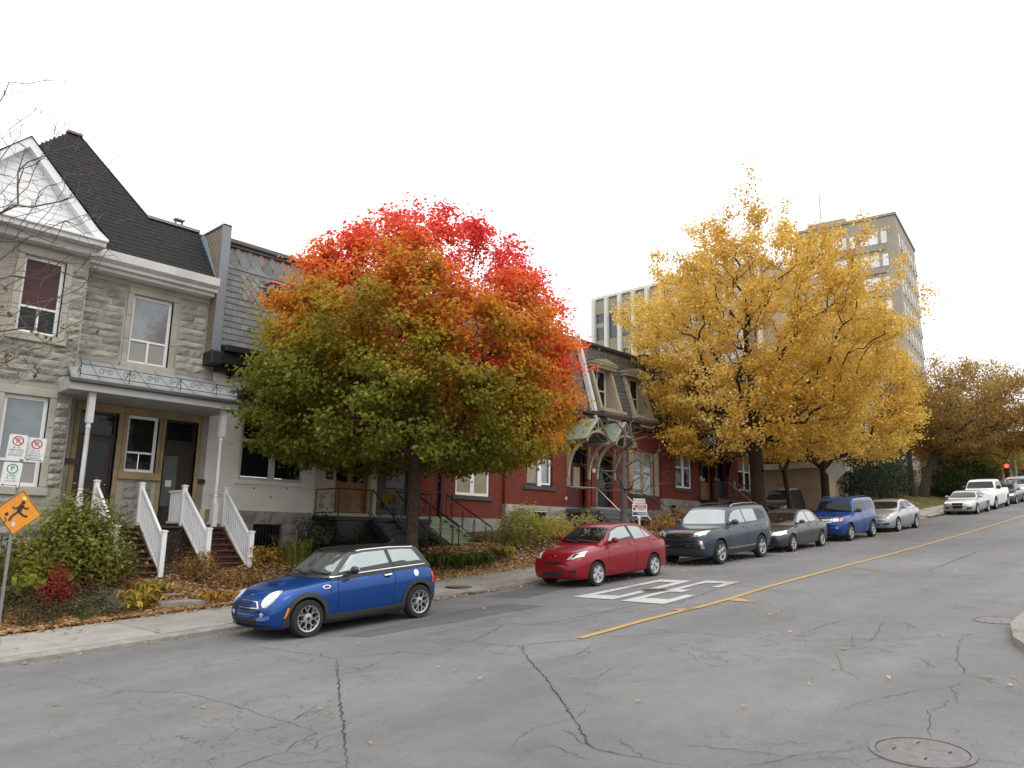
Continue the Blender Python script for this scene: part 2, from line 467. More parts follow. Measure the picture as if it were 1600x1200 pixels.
CRACKS = [
 (0.02, [(6.62,12.13),(6.73,11.07),(6.85,9.95),(7.26,9.74),(7.69,9.52),(7.89,8.67)]),
 (0.035, [(6.85,9.95),(5.94,8.54),(5.27,7.51),(4.76,6.7),(4.25,5.91),(4.16,5.77)]),
 (0.014, [(3.24,10.81),(3.45,10.23),(3.78,10.4),(4.12,10.51),(4.56,9.77),(4.58,9.31),(4.65,8.35),(4.64,7.85),(4.67,7.52),(4.65,7.01),(4.73,6.74)]),
 (0.018, [(4.65,7.01),(4.23,6.84),(4.12,6.72),(3.85,6.75),(3.62,6.71),(3.48,6.65)]),
 (0.01, [(4.7,7.58),(5.09,7.76),(5.39,7.72)]),
 (0.01, [(4.68,7.42),(4.96,7.43),(5.13,7.3)]),
 (0.012, [(4.18,6.75),(4.43,6.84),(4.6,6.82),(4.82,6.79)]),
 (0.01, [(4.15,6.71),(4.25,6.44),(4.64,6.53)]),
 (0.009, [(4.43,6.84),(4.42,6.59),(4.6,6.47)]),
 (0.009, [(3.89,6.7),(3.97,6.4),(4.22,6.28),(4.29,5.99)]),
 (0.01, [(3.89,12.24),(4.0,11.17),(4.01,10.53)]),
 (0.015, [(6.25,8.99),(6.6,8.98),(7.24,9.32),(8.07,9.76)]),
 (0.01, [(6.2,10.43),(6.47,10.81),(6.36,10.02),(6.83,9.52)]),
 (0.035, [(9.12,8.42),(8.3,7.42),(7.83,6.78),(7.12,5.91),(6.54,5.22),(6.05,4.7),(5.95,4.46),(6.02,4.03),(6.08,3.63)]),
 (0.022, [(9.01,8.45),(9.68,8.05),(10.38,7.64),(11.33,7.05),(11.43,6.75),(11.55,5.72)]),
 (0.015, [(9.96,7.64),(9.54,7.37),(8.96,7.21),(8.48,7.34)]),
 (0.015, [(11.42,7.48),(11.29,7.02)]),
 (0.012, [(10.25,6.52),(10.08,6.28),(10.15,6.06),(9.6,5.56)]),
 (0.018, [(12.14,5.31),(13.0,5.31),(14.11,5.25)]),
 (0.016, [(11.44,5.56),(11.85,5.04),(12.18,4.55),(12.47,4.33),(12.6,4.0),(13.0,3.68),(13.43,3.35),(13.72,3.25),(14.08,2.85)]),
 (0.014, [(11.62,4.3),(11.89,4.31),(12.5,4.29),(13.99,4.63),(14.18,4.33),(13.3,3.8)]),
 (0.011, [(11.28,4.4),(10.28,3.94),(9.84,3.54)]),
 (0.011, [(11.62,4.3),(12.72,4.68),(13.14,4.55),(13.07,4.15)]),
 (0.011, [(14.18,4.33),(13.45,4.07),(13.4,3.65),(12.94,3.49)]),
 (0.016, [(13.72,3.25),(13.03,3.26),(11.64,2.97),(10.85,2.68),(10.72,2.45),(10.28,2.05)]),
 (0.01, [(11.64,2.97),(11.46,3.23),(11.04,3.17),(10.95,3.05)]),
 (0.012, [(10.6,2.62),(10.12,2.64),(9.64,2.94),(8.94,3.21),(8.23,3.35)]),
 (0.014, [(9.57,2.57),(9.22,2.51),(8.94,2.59),(8.56,2.46),(8.17,2.38),(8.0,2.31)]),
 (0.012, [(9.22,2.51),(9.15,2.43)]),
 (0.014, [(6.31,3.34),(6.59,3.16),(6.84,3.1),(7.05,2.97),(7.44,2.67)]),
 (0.01, [(5.49,5.13),(5.76,5.3),(6.14,5.39),(6.59,5.26)]),
 (0.01, [(5.47,5.03),(5.77,4.91),(6.01,4.67)]),
 (0.01, [(7.81,6.65),(8.07,6.14),(8.14,5.71),(8.78,5.39)]),
 (0.009, [(7.15,5.94),(7.4,5.77),(7.78,5.87),(7.87,6.29)]),
 (0.03, [(10.43,9.79),(10.79,9.34),(12.11,9.28),(13.62,9.22),(14.21,8.68),(15.77,8.97),(17.99,9.34),(19.06,9.1)]),
 (0.03, [(17.41,9.04),(16.85,7.61)]),
 (0.035, [(21.56,10.19),(22.89,8.42),(21.37,6.67),(21.22,3.88)]),
 (0.045, [(22.63,6.27),(26.54,6.44),(30.11,6.56)]),
 (0.03, [(27.1,6.57),(25.81,5.45),(25.57,4.78)]),
 (0.014, [(8.0,2.31),(7.94,2.09),(7.71,1.84),(7.79,1.56)]),
 (0.014, [(7.44,2.67),(7.76,2.59),(8.0,2.31)]),
 (0.02, [(8.75,10.26),(9.51,10.35),(10.18,10.35)]),
 (0.02, [(10.46,10.51),(10.52,10.17),(10.53,9.44),(11.0,9.06),(11.61,9.07),(12.53,9.07)]),
 (0.022, [(8.83,9.75),(8.87,9.23),(9.62,9.54),(10.38,9.91)]),
 (0.015, [(7.98,8.46),(8.38,8.54),(8.49,8.46),(8.46,8.04),(8.52,7.67)]),
 (0.015, [(8.61,9.89),(8.51,9.59),(8.73,9.35),(8.87,9.23)]),
 (0.02, [(8.87,9.23),(8.95,8.51),(9.07,8.32)]),
 (0.015, [(9.07,8.32),(9.44,8.21),(9.71,7.97),(9.94,7.72)]),
 (0.02, [(8.9,8.49),(9.03,8.39)]),
 (0.012, [(8.54,8.16),(8.8,8.0)]),
]

for i, (w, p) in enumerate(CRACKS):
    up_normals(link('crack', ribbon(p, w * .45, .008, jit=.022, seed=i, sub=.07), M_CRACK, road, fix=False))
for i in range(40):      # short hairline branches
    w, p = CRACKS[rng.randrange(len(CRACKS))]; a = p[rng.randrange(len(p))]; an = rng.uniform(0, 6.3); l = rng.uniform(.3, 1.1)
    up_normals(link('crack', ribbon([a, (a[0] + l * cos(an), a[1] + l * sin(an))], .007, .008, jit=.03, seed=90 + i, sub=.07), M_CRACK, road, fix=False))
YEL = [(10.04, 7.95), (10.84, 7.98), (11.92, 8.05), (13.16, 8.06), (13.97, 8.02), (15.51, 8.1), (17.53, 8.28), (19.92, 8.39), (22.86, 8.5), (27.89, 8.66), (37.15, 8.93), (52.42, 9.26), (80, 9.5), (95, 9.6)]
up_normals(link('centre_line', ribbon(YEL, .14, .012, taper=False), M_YEL_LINE, road, fix=False))
up_normals(link('paint_tick', flat([(13.35, 8.38), (13.78, 7.98), (13.3, 8.02)], .012), M_YEL_LINE, road))
up_normals(link('paint_tick', flat([(15.0, 7.98), (15.45, 8.0), (15.05, 7.42)], .012), M_YEL_LINE, road))
ZERO = [(13.85, 11.15), (17.68, 11.3), (17.77, 10.42), (13.94, 10.12)]
up_normals(link('painted_numeral', flat(ZERO, .012, [(14.4, 10.92), (17.2, 11.06), (17.25, 10.62), (14.5, 10.36)]), M_WHITE_LINE, road))
THREE = [(13.86, 9.86), (15.5, 9.95), (16.0, 9.98), (17.95, 10.14), (18.14, 9.3), (16.85, 9.16), (16.79, 9.38), (17.62, 9.46), (17.55, 9.92), (16.15, 9.82), (16.15, 9.5), (15.68, 9.48), (15.62, 9.78), (14.5, 9.68), (14.55, 9.12), (15.36, 9.18), (15.36, 8.95), (13.9, 8.82)]
up_normals(link('painted_numeral', flat(THREE, .012), M_WHITE_LINE, road))

def manhole(x, y, r, label, ribs=False):
    z = roadz(x, y)
    t = thing('manhole_cover', label, 'manhole cover', (x, y, z))
    mb = MB(); mb.lathe([(r * 1.16, -.01), (r * 1.16, .012), (r * 1.03, .014), (r * 1.03, -.01)], (x, y, z), n=40)
    link('frame', mb, M_IRON, t, smooth=True)
    mb = MB(); mb.lathe([(r, -.01), (r, .009), (r * .93, .013), (0.001, .014)], (x, y, z), n=40)
    for k in range(4):
        a = k * pi / 2 + .4
        mb.box(x + .6 * r * cos(a) - .03, x + .6 * r * cos(a) + .03, y + .6 * r * sin(a) - .008, y + .6 * r * sin(a) + .008, z + .012, z + .017, 1)
    if ribs:
        for k in range(-4, 5):
            h = sqrt(max(.01, .8 - (k / 5) ** 2)) * r
            mb.box(x - h, x + h, y + k * r / 5 - .012, y + k * r / 5 + .012, z + .012, z + .018, 1)
    link('cover', mb, [M_IRON, M_CRACK], t, smooth=True)
    t.rotation_euler = (0, -atan(.069), 0)
manhole(7.62, 2.28, .36, 'large round iron manhole cover in the near asphalt')
manhole(15.68, 10.2, .30, 'ribbed manhole cover between the painted numerals', True)
manhole(15.2, 3.2, .33, 'flat round manhole cover near the kerb corner')

# pavement beside the houses: kerb, slabs with joints
def strip(xs, prof, zf):
    """profile (y, dz) swept along x"""
    mb = MB(); n = len(prof)
    for x in xs:
        for y, dz in prof:
            mb.v.append((x, y, F(zf(x)) + dz))
    for i in range(len(xs) - 1):
        for k in range(n - 1):
            a = i * n + k; mb.f.append((a, a + n, a + n + 1, a + 1)); mb.m.append(0)
    return mb
sw = structure('sidewalk', strip(np.arange(-30, 130, 1.5), [(13.74, -.12), (13.76, .05), (13.80, .075), (13.98, .085), (14.0, .06), (16.3, .06), (16.42, .085), (16.5, -.1)], rz), M_KERB, 'pale concrete sidewalk with kerb beside the gardens', smooth=True, ang=30)
slab_mb = MB(); L_ = 1.5
slab_mb.add([(0, 14.0, 0), (L_ - .012, 14.0, .069 * L_), (L_ - .012, 16.36, .069 * L_), (0, 16.36, 0), (0, 14.0, -.05), (L_ - .012, 14.0, -.05), (L_ - .012, 16.36, -.05), (0, 16.36, -.05)],
            [(0, 1, 2, 3), (0, 4, 5, 1), (1, 5, 6, 2), (2, 6, 7, 3), (3, 7, 4, 0)])
slab_me = mesh_of('slab', slab_mb, M_CONC)
for i in range(-14, 44):
    x = i * L_; o = put('slab', slab_me, sw); o.location = (x, 0, F(rz(x)) + .088 + rng.uniform(-.003, .003))
    o.rotation_euler = (0, -(atan((F(rz(x + L_)) - F(rz(x))) / L_) - atan(.069)), 0)
# right-hand pavement corner
arc = [(10.2, -14), (10.3, -3), (10.45, -.5), (10.8, .6), (11.4, 1.55), (12.2, 2.2), (13.1, 2.6), (14.3, 2.86), (16, 2.93)] + [(x, 2.98) for x in range(20, 130, 4)]
mb = MB(); n = len(arc)
for (x, y) in arc:
    d = (.35, -.95)
    z = roadz(x, y)
    px, py = (x + .18, y - .12) if x < 13 else (x, y - .2)
    mb.v += [(x, y, z - .05), (x, y, z + .12), (x + (px - x) * .2, y + (py - y) * .2, z + .135), (px, py, z + .14)]
for i in range(n - 1):
    for k in range(3):
        a = i * 4 + k; mb.f.append((a, a + 4, a + 5, a + 1)); mb.m.append(0)
kc = structure('kerb', mb, M_KERB, 'rounded concrete kerb at the right street corner', smooth=True, ang=40)
mb = MB()
for i, (x, y) in enumerate(arc):
    px, py = (x + .18, y - .12) if x < 13 else (x, y - .2)
    qx, qy = (max(px + 2.2, 11.9), min(py, .6) if x < 13 else py - 2.4)
    mb.v += [(px + .004, py, roadz(px, py) + .138), (qx, qy, roadz(qx, qy) + .14)]
for i in range(n - 1):
    mb.f.append((2 * i, 2 * i + 2, 2 * i + 3, 2 * i + 1)); mb.m.append(0)
up_normals(structure('corner_pavement', mb, M_CONC, 'concrete pavement corner at the right edge'))

# front gardens
gx = np.arange(-30, 46.01, .5); gy = np.concatenate([[16.37], np.arange(16.45, 22.6, .3)])
def gardenz(x, y):
    return gz(x, y) + .05 * np.sin(x * 2.1 + y * 3) * np.sin(y * 2.3 + x) * sm(16.4, 17, y)
structure('garden_bed', sheet(gx, gy, gardenz, .0), M_SOIL, 'dark garden soil banked up in front of the houses', smooth=True)
structure('verge', sheet(np.arange(50, 130, 1.), np.arange(16.4, 40, 1.2), lambda x, y: gz(x, y) + .6 * sm(18, 28, y)), M_GRASS, 'leaf strewn grass bank beyond the houses', smooth=True)
mb = sheet(np.arange(50.4, 56.8, .8), np.arange(13.6, 17.5, .6), lambda x, y: rz(x) + .10 + .02 * (y - 13.6)); structure('driveway', mb, M_CONC, 'concrete driveway apron between sidewalk and parking wall', smooth=True)
structure('parking_yard', sheet(np.arange(43.4, 51, .8), np.arange(17.2, 26, .8), lambda x, y: rz(x) + .18), M_PATCH, 'asphalt parking yard beside the red houses', smooth=True)
# storm drain in the kerb
t = thing('storm_drain', 'dark storm drain slot in the kerb between blue hatchback and red sedan', 'drain', (13.3, 13.6, F(rz(13.3))))
mb = MB(); z = F(rz(13.3)); mb.box(12.95, 13.75, 13.55, 13.78, z - .04, z + .012); link('grate', mb, M_CRACK, t, bevel=.01)
mb = MB(); mb.lathe([(.33, .10), (.33, .112), (.29, .116), (.001, .116)], (13.3, 14.3, z - .0), n=24); link('lid', mb, mat('rusty_iron', (.13, .07, .04), .8, var=.3, vs=8), t, smooth=True)

# ================================================================== houses
M_ASHLAR = brick_mat('dressed_sandstone', (.40, .375, .32), (.36, .335, .285), (.25, .23, .19), .62, .30, .006, bump=.12, dirt=.45)
M_ROCK = mat('rock_faced_sandstone', (.335, .32, .28), .95, var=.35, vs=2.6, bump=.8, bs=22, rnd=.26, spec=.15, coords='world', dirt=.3)
M_SURROUND = mat('smooth_sandstone', (.40, .375, .315), .9, var=.12, vs=2, bump=.1, bs=50, dirt=.35, spec=.2)
M_OCHRE = mat('ochre_stone', (.33, .25, .14), .9, var=.2, vs=2, bump=.1, bs=50, dirt=.5, spec=.2)
M_GREYSTONE = mat('grey_limestone', (.30, .285, .26), .95, var=.25, vs=3, bump=.6, bs=16, rnd=.14, dirt=.4, spec=.15)
M_WHITEP = mat('white_paint', (.60, .60, .585), .6, var=.08, vs=3, dirt=.25)
M_WHITEV = mat('white_vinyl', (.80, .81, .815), .45, var=.03, vs=2)
M_CREAMBR = brick_mat('painted_cream_brick', (.80, .785, .73), (.77, .755, .70), (.68, .655, .60), .21, .072, .006, bump=.25, dirt=.18)
M_CREAM2 = brick_mat('painted_ivory_brick', (.60, .55, .42), (.57, .52, .39), (.42, .37, .28), .21, .072, .007, bump=.3, dirt=.2)
M_RED = brick_mat('red_brick', (.195, .040, .024), (.155, .032, .020), (.12, .045, .034), .21, .072, .006, bump=.3, dirt=.35)
M_YBRICK = brick_mat('buff_brick', (.34, .29, .21), (.28, .235, .17), (.10, .085, .065), .19, .075, .014, bump=.4, dirt=.2)
M_SHINGLE = mat('dark_shingle', (.030, .029, .030), .95, var=.25, vs=14, bump=.3, bs=90, spec=.15)
M_SLATE = mat('grey_slate', (.155, .168, .172), .7, var=.2, vs=4, bump=.2, bs=40, rnd=.2, spec=.3)
M_SLATE_TAN = mat('tan_slate', (.235, .225, .17), .7, var=.15, vs=4, rnd=.1, spec=.3)
M_SLATE_PINK = mat('pink_slate', (.22, .145, .135), .7, var=.15, vs=4, rnd=.08, spec=.3)
M_SLATE_DK = mat('dark_slate', (.085, .085, .082), .75, var=.3, vs=5, bump=.2, bs=40, spec=.3)
M_METAL = mat('grey_sheet_metal', (.20, .225, .25), .5, metal=.3, var=.1, vs=1.5)
M_METAL_B = mat('blue_flashing', (.27, .36, .42), .5, metal=.2, var=.12, vs=3)
M_BLACKP = mat('black_paint', (.016, .016, .018), .5, var=.2, vs=4)
M_IRONP = mat('black_wrought_iron', (.014, .014, .015), .5, var=.2, vs=6)
M_ZINC = mat('weathered_porch_metal', (.31, .335, .33), .6, metal=.1, var=.12, vs=1.6, dirt=.15)
M_SOFFIT = mat('grey_soffit_paint', (.42, .42, .41), .7, var=.06, vs=2)
M_DKWOOD = mat('dark_brown_door', (.035, .018, .012), .45, var=.25, vs=8)
M_OAK = mat('varnished_oak', (.25, .12, .038), .45, var=.25, vs=6)
M_TREAD = mat('brown_stained_treads', (.085, .032, .018), .6, var=.3, vs=7)
M_GLASS = mat('window_glass', (.010, .012, .013), .04, var=.3, vs=.8, spec=.3)
M_GLASS_L = mat('window_glass_sky_and_blind', (.20, .225, .235), .06, metal=.25, var=.3, vs=.9, spec=.8)  # pale grey base stands for reflected sky as well as blinds behind
M_BLIND = mat('slatted_blind', (.30, .295, .27), .5, var=.1, vs=3)
M_CURTAIN = mat('beige_curtain', (.30, .255, .18), .8, var=.2, vs=5)
M_CURTAIN_R = mat('maroon_curtain', (.06, .018, .02), .6, var=.3, vs=4)
M_TAN = mat('tan_paint', (.36, .30, .205), .6, var=.08, vs=3, dirt=.15)
M_DKTRIM = mat('dark_sill_stone', (.065, .062, .06), .8, var=.2, vs=5)
M_GREENROOF = mat('green_copper_roof', (.17, .225, .175), .7, var=.25, vs=4, dirt=.2)
M_GREENSTEP = mat('sage_green_steps', (.27, .30, .19), .7, var=.12, vs=4, dirt=.25)

M_CHROME = mat('chrome', (.62, .62, .63), .14, metal=1., var=.04, vs=3, coords='object')
def wall(mb, x0, x1, z0, z1, y, ops=(), depth=.14, mi=0, back=.25):
    """street-facing wall with openings and their reveals"""
    xs = sorted({x0, x1, *[o[0] for o in ops], *[o[1] for o in ops]}); zs = sorted({z0, z1, *[o[2] for o in ops], *[o[3] for o in ops]})
    for a, b in zip(xs[:-1], xs[1:]):
        for c_, d in zip(zs[:-1], zs[1:]):
            cx, cz = (a + b) / 2, (c_ + d) / 2
            if any(o[0] < cx < o[1] and o[2] < cz < o[3] for o in ops):
                continue
            mb.add([(a, y, c_), (b, y, c_), (b, y, d), (a, y, d)], [(0, 1, 2, 3)], mi)
    for o in ops:
        a, b, c_, d = o[:4]; q = y + depth
        mb.add([(a, y, c_), (a, y, d), (a, q, d), (a, q, c_)], [(0, 1, 2, 3)], mi)
        mb.add([(b, y, c_), (b, q, c_), (b, q, d), (b, y, d)], [(0, 1, 2, 3)], mi)
        mb.add([(a, y, d), (b, y, d), (b, q, d), (a, q, d)], [(0, 1, 2, 3)], mi)
        mb.add([(a, y, c_), (a, q, c_), (b, q, c_), (b, y, c_)], [(0, 1, 2, 3)], mi)
    # ends and top
    mb.add([(x0, y, z0), (x0, y, z1), (x0, y + back, z1), (x0, y + back, z0)], [(0, 1, 2, 3)], mi)
    mb.add([(x1, y, z0), (x1, y + back, z0), (x1, y + back, z1), (x1, y, z1)], [(0, 1, 2, 3)], mi)
    return mb
def frame_mb(x0, x1, z0, z1, y, w=.06, t=.07, mull=(), rails=()):
    """window frame: border, vertical mullions at fractions, rails at fractions"""
    mb = MB(); y0, y1 = y, y + t
    mb.box(x0, x0 + w, y0, y1, z0, z1); mb.box(x1 - w, x1, y0, y1, z0, z1)
    mb.box(x0 + w, x1 - w, y0 + .002, y1, z1 - w, z1); mb.box(x0 + w, x1 - w, y0 + .002, y1, z0, z0 + w)
    for m_ in mull:
        f, ww = m_ if isinstance(m_, tuple) else (m_, w)
        x = x0 + (x1 - x0) * f; mb.box(x - ww / 2, x + ww / 2, y0 - .006, y1 - .004, z0 + w, z1 - w)
    for r_ in rails:
        f, ww, fa, fb = (*r_, 0, 1)[:4] if isinstance(r_, tuple) and len(r_) < 4 else (r_ if isinstance(r_, tuple) else (r_, w, 0, 1))
        z = z0 + (z1 - z0) * f; mb.box(x0 + w + (x1 - x0 - 2 * w) * fa, x1 - w - (x1 - x0 - 2 * w) * (1 - fb), y0 + .004, y1 - .006, z - ww / 2, z + ww / 2)
    return mb
def window(parent, x0, x1, z0, z1, y, fm, panes, w=.06, mull=(), rails=(), sill=None, t=.07, name='window'):
    """window part with panes (fractions x0 x1 z0 z1, material) and a sill"""
    o = link(name, frame_mb(x0, x1, z0, z1, y, w, t, mull, rails), fm, parent)
    for (a, b, c_, d, mt) in panes:
        mb = MB(); mb.box(x0 + (x1 - x0) * a, x0 + (x1 - x0) * b, y + .035, y + .045, z0 + (z1 - z0) * c_, z0 + (z1 - z0) * d)
        link('pane', mb, mt, o)
    if sill:
        sm_, ext, h, dpt = sill
        mb = MB(); mb.box(x0 - ext, x1 + ext, y - dpt, y + .02, z0 - h, z0 - .002); link('sill', mb, sm_, o, bevel=.008)
    return o
ROCKS = []
def rock_meshes():
    for k in range(7):
        rr = random.Random(k); mb = MB(); nx, nz = 6, 4
        for i in range(nx):
            for j in range(nz):
                e = i in (0, nx - 1) or j in (0, nz - 1)
                mb.v.append((i / (nx - 1) - .5 + (0 if e else rr.uniform(-.05, .05)), -(.15 if e else rr.uniform(.35, 1.0)), j / (nz - 1) - .5 + (0 if e else rr.uniform(-.08, .08))))
        for i in range(nx - 1):
            for j in range(nz - 1):
                a = i * nz + j; mb.f.append((a, a + nz, a + nz + 1, a + 1)); mb.m.append(0)
        loop = [i * nz for i in range(nx)] + [(nx - 1) * nz + j for j in range(1, nz)] + [i * nz + nz - 1 for i in range(nx - 2, -1, -1)] + [j for j in range(nz - 2, 0, -1)]
        o = len(mb.v); mb.v += [(mb.v[i][0], .3, mb.v[i][2]) for i in loop]
        for q in range(len(loop)):
            b = (q + 1) % len(loop); mb.f.append((loop[q], o + q, o + b, loop[b])); mb.m.append(0)
        ROCKS.append(mesh_of('stone', mb, M_ROCK))
rock_meshes()
ROCKS_G = []
for me in ROCKS:
    q = me.copy(); q.materials.clear(); q.materials.append(M_GREYSTONE); ROCKS_G.append(q)
def stones(parent, x0, x1, z0, z1, y, h=.19, wl=(.28, .75), d=.045, set_=None, skip=()):
    z = z0; row = 0; n_rows = max(1, round((z1 - z0) / h)); h = (z1 - z0) / n_rows
    og = org(parent)
    for row in range(n_rows):
        x = x0
        while x < x1 - .02:
            ww = rng.uniform(*wl); 
            if x1 - x - ww < wl[0]: ww = x1 - x if x1 - x < wl[1] * 1.3 else (x1 - x) / 2
            cx, cz = x + ww / 2, z + h / 2
            if not any(a < cx < b and c_ < cz < dd for a, b, c_, dd in skip):
                o = put('stone', (set_ or ROCKS)[rng.randrange(7)], parent)
                o.location = Vector((cx, y, cz)) - og; o.scale = (ww - .014, d * rng.uniform(.75, 1.35), h - .014)
                if rng.random() < .5: o.rotation_euler = (0, pi, 0)
            x += ww
        z += h
def tiles(parent, x_of, z0, z1, y_of, k, row=.2, wl=(.28, .34), mt=None, thick=.012, name='slate', joined=True, skip=()):
    """courses of tiles on a roof plane that leans back by k per metre of height; x_of(z) gives the limits of the course"""
    n = max(1, round((z1 - z0) / row)); row = (z1 - z0) / n; mb = MB(); og = org(parent)
    s_ = sqrt(1 + k * k); up_ = Vector((0, k, 1)) / s_; nr = Vector((0, -1, k)) / s_
    for i in range(n):
        z = z0 + i * row; zm = z + row * .5; xa, xb = x_of(zm)
        x = xa - (wl[0] * .5 if i % 2 else 0)
        while x < xb:
            ww = rng.uniform(*wl); a, b = max(x, xa), min(x + ww - .008, xb)
            if b - a > .03 and not any(h[0] - .02 < (a + b) / 2 < h[1] + .02 and h[2] - .1 < zm < h[3] for h in skip):
                p0 = Vector((0, y_of(z), z)); ln = row * s_ * 1.12
                lo = nr * (thick + rng.uniform(0, .006)); hi = nr * .002
                v = [p0 + Vector((a, 0, 0)) + lo, p0 + Vector((b, 0, 0)) + lo, p0 + Vector((b, 0, 0)) + up_ * ln + hi, p0 + Vector((a, 0, 0)) + up_ * ln + hi,
                     p0 + Vector((a, 0, 0)) - nr * .004, p0 + Vector((b, 0, 0)) - nr * .004]
                fs = [(0, 1, 2, 3), (4, 5, 1, 0), (4, 0, 3), (5, 2, 1)]
                if joined:
                    mb.add(v, fs)
                else:
                    q = MB(); q.add(v, fs); link(name, q, mt, parent, fix=False)
            x += ww
    if joined:
        o = link(name, mb, mt, parent, fix=False); o['kind'] = 'stuff'
        return o
def scroll(c, r, ax, n=14, turns=1.4, flip=1):
    """spiral of wrought iron in the plane of ax and z"""
    c = Vector(c); ax = Vector(ax); P = []
    for i in range(n + 1):
        t = i / n; a = turns * 2 * pi * t; rr = r * (1 - .75 * t)
        P.append(c + ax * (rr * cos(a) * flip) + Vector((0, 0, rr * sin(a))))
    return P
def white_rail(parent, x, y0, z0, y1, z1, h=.95, label=None):
    """white picket stair railing from the top post (y0, z0) to the foot post (y1, z1)"""
    def post(y, zb, zt):
        mb = MB(); mb.box(x - .055, x + .055, y - .055, y + .055, zb, zt); mb.box(x - .072, x + .072, y - .072, y + .072, zt, zt + .03); mb.box(x - .05, x + .05, y - .05, y + .05, zt + .03, zt + .045)
        link('post', mb, M_WHITEV, parent, bevel=.006)
    post(y0, z0, z0 + h + .06); post(y1, z1, z1 + h + .08)
    for dz in (h - .05, .12):
        mb = MB(); mb.bar((x, y0 - .05, z0 + dz), (x, y1 + .05, z1 + dz), .06, .06, upv=(0, 0, 1)); link('rail', mb, M_WHITEV, parent)
    n = int(abs(y1 - y0) / .105)
    bal = MB(); bal.box(-.016, .016, -.016, .016, 0, h - .2)
    me = mesh_of('baluster', bal, M_WHITEV); og = org(parent)
    for i in range(1, n):
        t = i / n; o = put('baluster', me, parent); o.location = Vector((x, y0 + (y1 - y0) * t, z0 + (z1 - z0) * t + .13)) - og
def stair(name, label, x0, x1, y0, z0, y1, z1, n, mt, riser=None, thick=.045, closed=False, side=None):
    """straight flight from the top (y0, z0) down to (y1, z1)"""
    t = thing(name, label, 'stairs', ((x0 + x1) / 2, y1, z1))
    for i in range(n):
        f = (i + 1) / (n + 1) if not closed else (i + 1) / (n + .0)
        z = z0 + (z1 - z0) * (i + 1) / (n + 1); ya = y0 + (y1 - y0) * i / n; yb = y0 + (y1 - y0) * (i + 1) / n
        mb = MB(); mb.box(x0, x1, yb - .025, ya, z - thick, z); link('tread', mb, mt, t, bevel=.006)
        if riser:
            zl = z0 + (z1 - z0) * (i + 2) / (n + 1); mb = MB(); mb.box(x0 + .01, x1 - .01, yb + (.0 if closed else .06), yb + (.03 if closed else .085), zl if closed else z - .13, z - thick - .002); link('riser', mb, riser, t)
    for x in (x0 - .03, x1 + .03):
        mb = MB(); mb.bar((x, y0, z0 - .12), (x, y1, z1 + .02), .04, .2); link('stringer', mb, side or mt, t)
    return t

# ---------------------------------------------------------------- stone house with gable
A = thing('stone_house', 'grey brown stone house with white gable and porch at the left edge', 'house', (6, 21, -.8))
ops = [(7.36, 8.42, 4.31, 6.18), (6.42, 7.34, .08, 2.92), (7.58, 8.38, 1.45, 2.93), (8.56, 9.45, .08, 2.93)]
mb = MB(); wall(mb, 5.6, 9.72, -1.2, 6.75, 21, ops, .2); w_ = link('wall', mb, M_ASHLAR, A)
bops = [(4.56, 5.45, 4.45, 6.32), (4.56, 5.48, .9, 2.98), (2.9, 3.75, 4.45, 6.32), (2.9, 3.75, .9, 2.98)]
mb = MB(); wall(mb, 1.9, 5.95, -1.2, 6.75, 20.2, bops, .2, back=.9); link('bay_wall', mb, M_ASHLAR, A)
sx = []
stones(A, 5.98, 7.16, 4.32, 6.28, 21, .185)
stones(A, 8.62, 9.70, 4.32, 4.95, 21, .185)
stones(A, 8.62, 9.40, 4.98, 6.28, 21, .185)
stones(A, 3.9, 5.9, 3.32, 4.28, 20.2, .185)
stones(A, 5.62, 5.93, 3.0, 6.2, 20.2, .2, (.2, .35))
stones(A, 5.62, 5.93, .9, 2.9, 20.2, .17, (.15, .3), .075)
stones(A, 3.9, 5.92, -.7, .72, 20.2, .24, (.4, .9))
stones(A, 6.0, 6.2, .95, 2.95, 20.99, .165, (.1, .2), .08)
stones(A, 7.62, 8.34, .1, 1.36, 21, .22, (.3, .5), .05, ROCKS_G)
def surround(x0, x1, z0, z1, y, w=.15, mt=M_SURROUND, sill=True, p=.03):
    for (a, b) in ((x0 - w, x0), (x1, x1 + w)):
        nz = max(2, int((z1 - z0) / .62)); h = (z1 - z0) / nz
        for i in range(nz):
            mb = MB(); mb.box(a, b, y - p, y + .15, z0 + i * h + .004, z0 + (i + 1) * h - .004); link('jamb_stone', mb, mt, A, bevel=.008)
    mb = MB(); mb.box(x0 - w, x1 + w, y - p - .003, y + .15, z1 + .004, z1 + .2); link('lintel', mb, mt, A, bevel=.01)
    if sill:
        mb = MB(); mb.box(x0 - w - .04, x1 + w + .04, y - .10, y + .1, z0 - .2, z0 - .006); link('window_sill', mb, mt, A, bevel=.012)
surround(7.36, 8.42, 4.31, 6.18, 21); surround(4.56, 5.45, 4.45, 6.32, 20.2); surround(4.56, 5.48, .9, 2.98, 20.2)
surround(2.9, 3.75, 4.45, 6.32, 20.2); surround(2.9, 3.75, .9, 2.98, 20.2)
surround(6.42, 7.34, .08, 2.92, 21, .12, M_OCHRE, False); surround(7.58, 8.38, 1.45, 2.93, 21, .10, M_OCHRE, True); surround(8.56, 9.45, .08, 2.93, 21, .11, M_OCHRE, False)
mb = MB(); mb.box(5.95, 9.70, 20.955, 21, 3.16, 3.62); link('ochre_band', mb, M_OCHRE, A)
mb = MB(); mb.box(5.96, 9.70, 20.95, 21.02, 6.36, 6.6); link('frieze', mb, M_SURROUND, A)
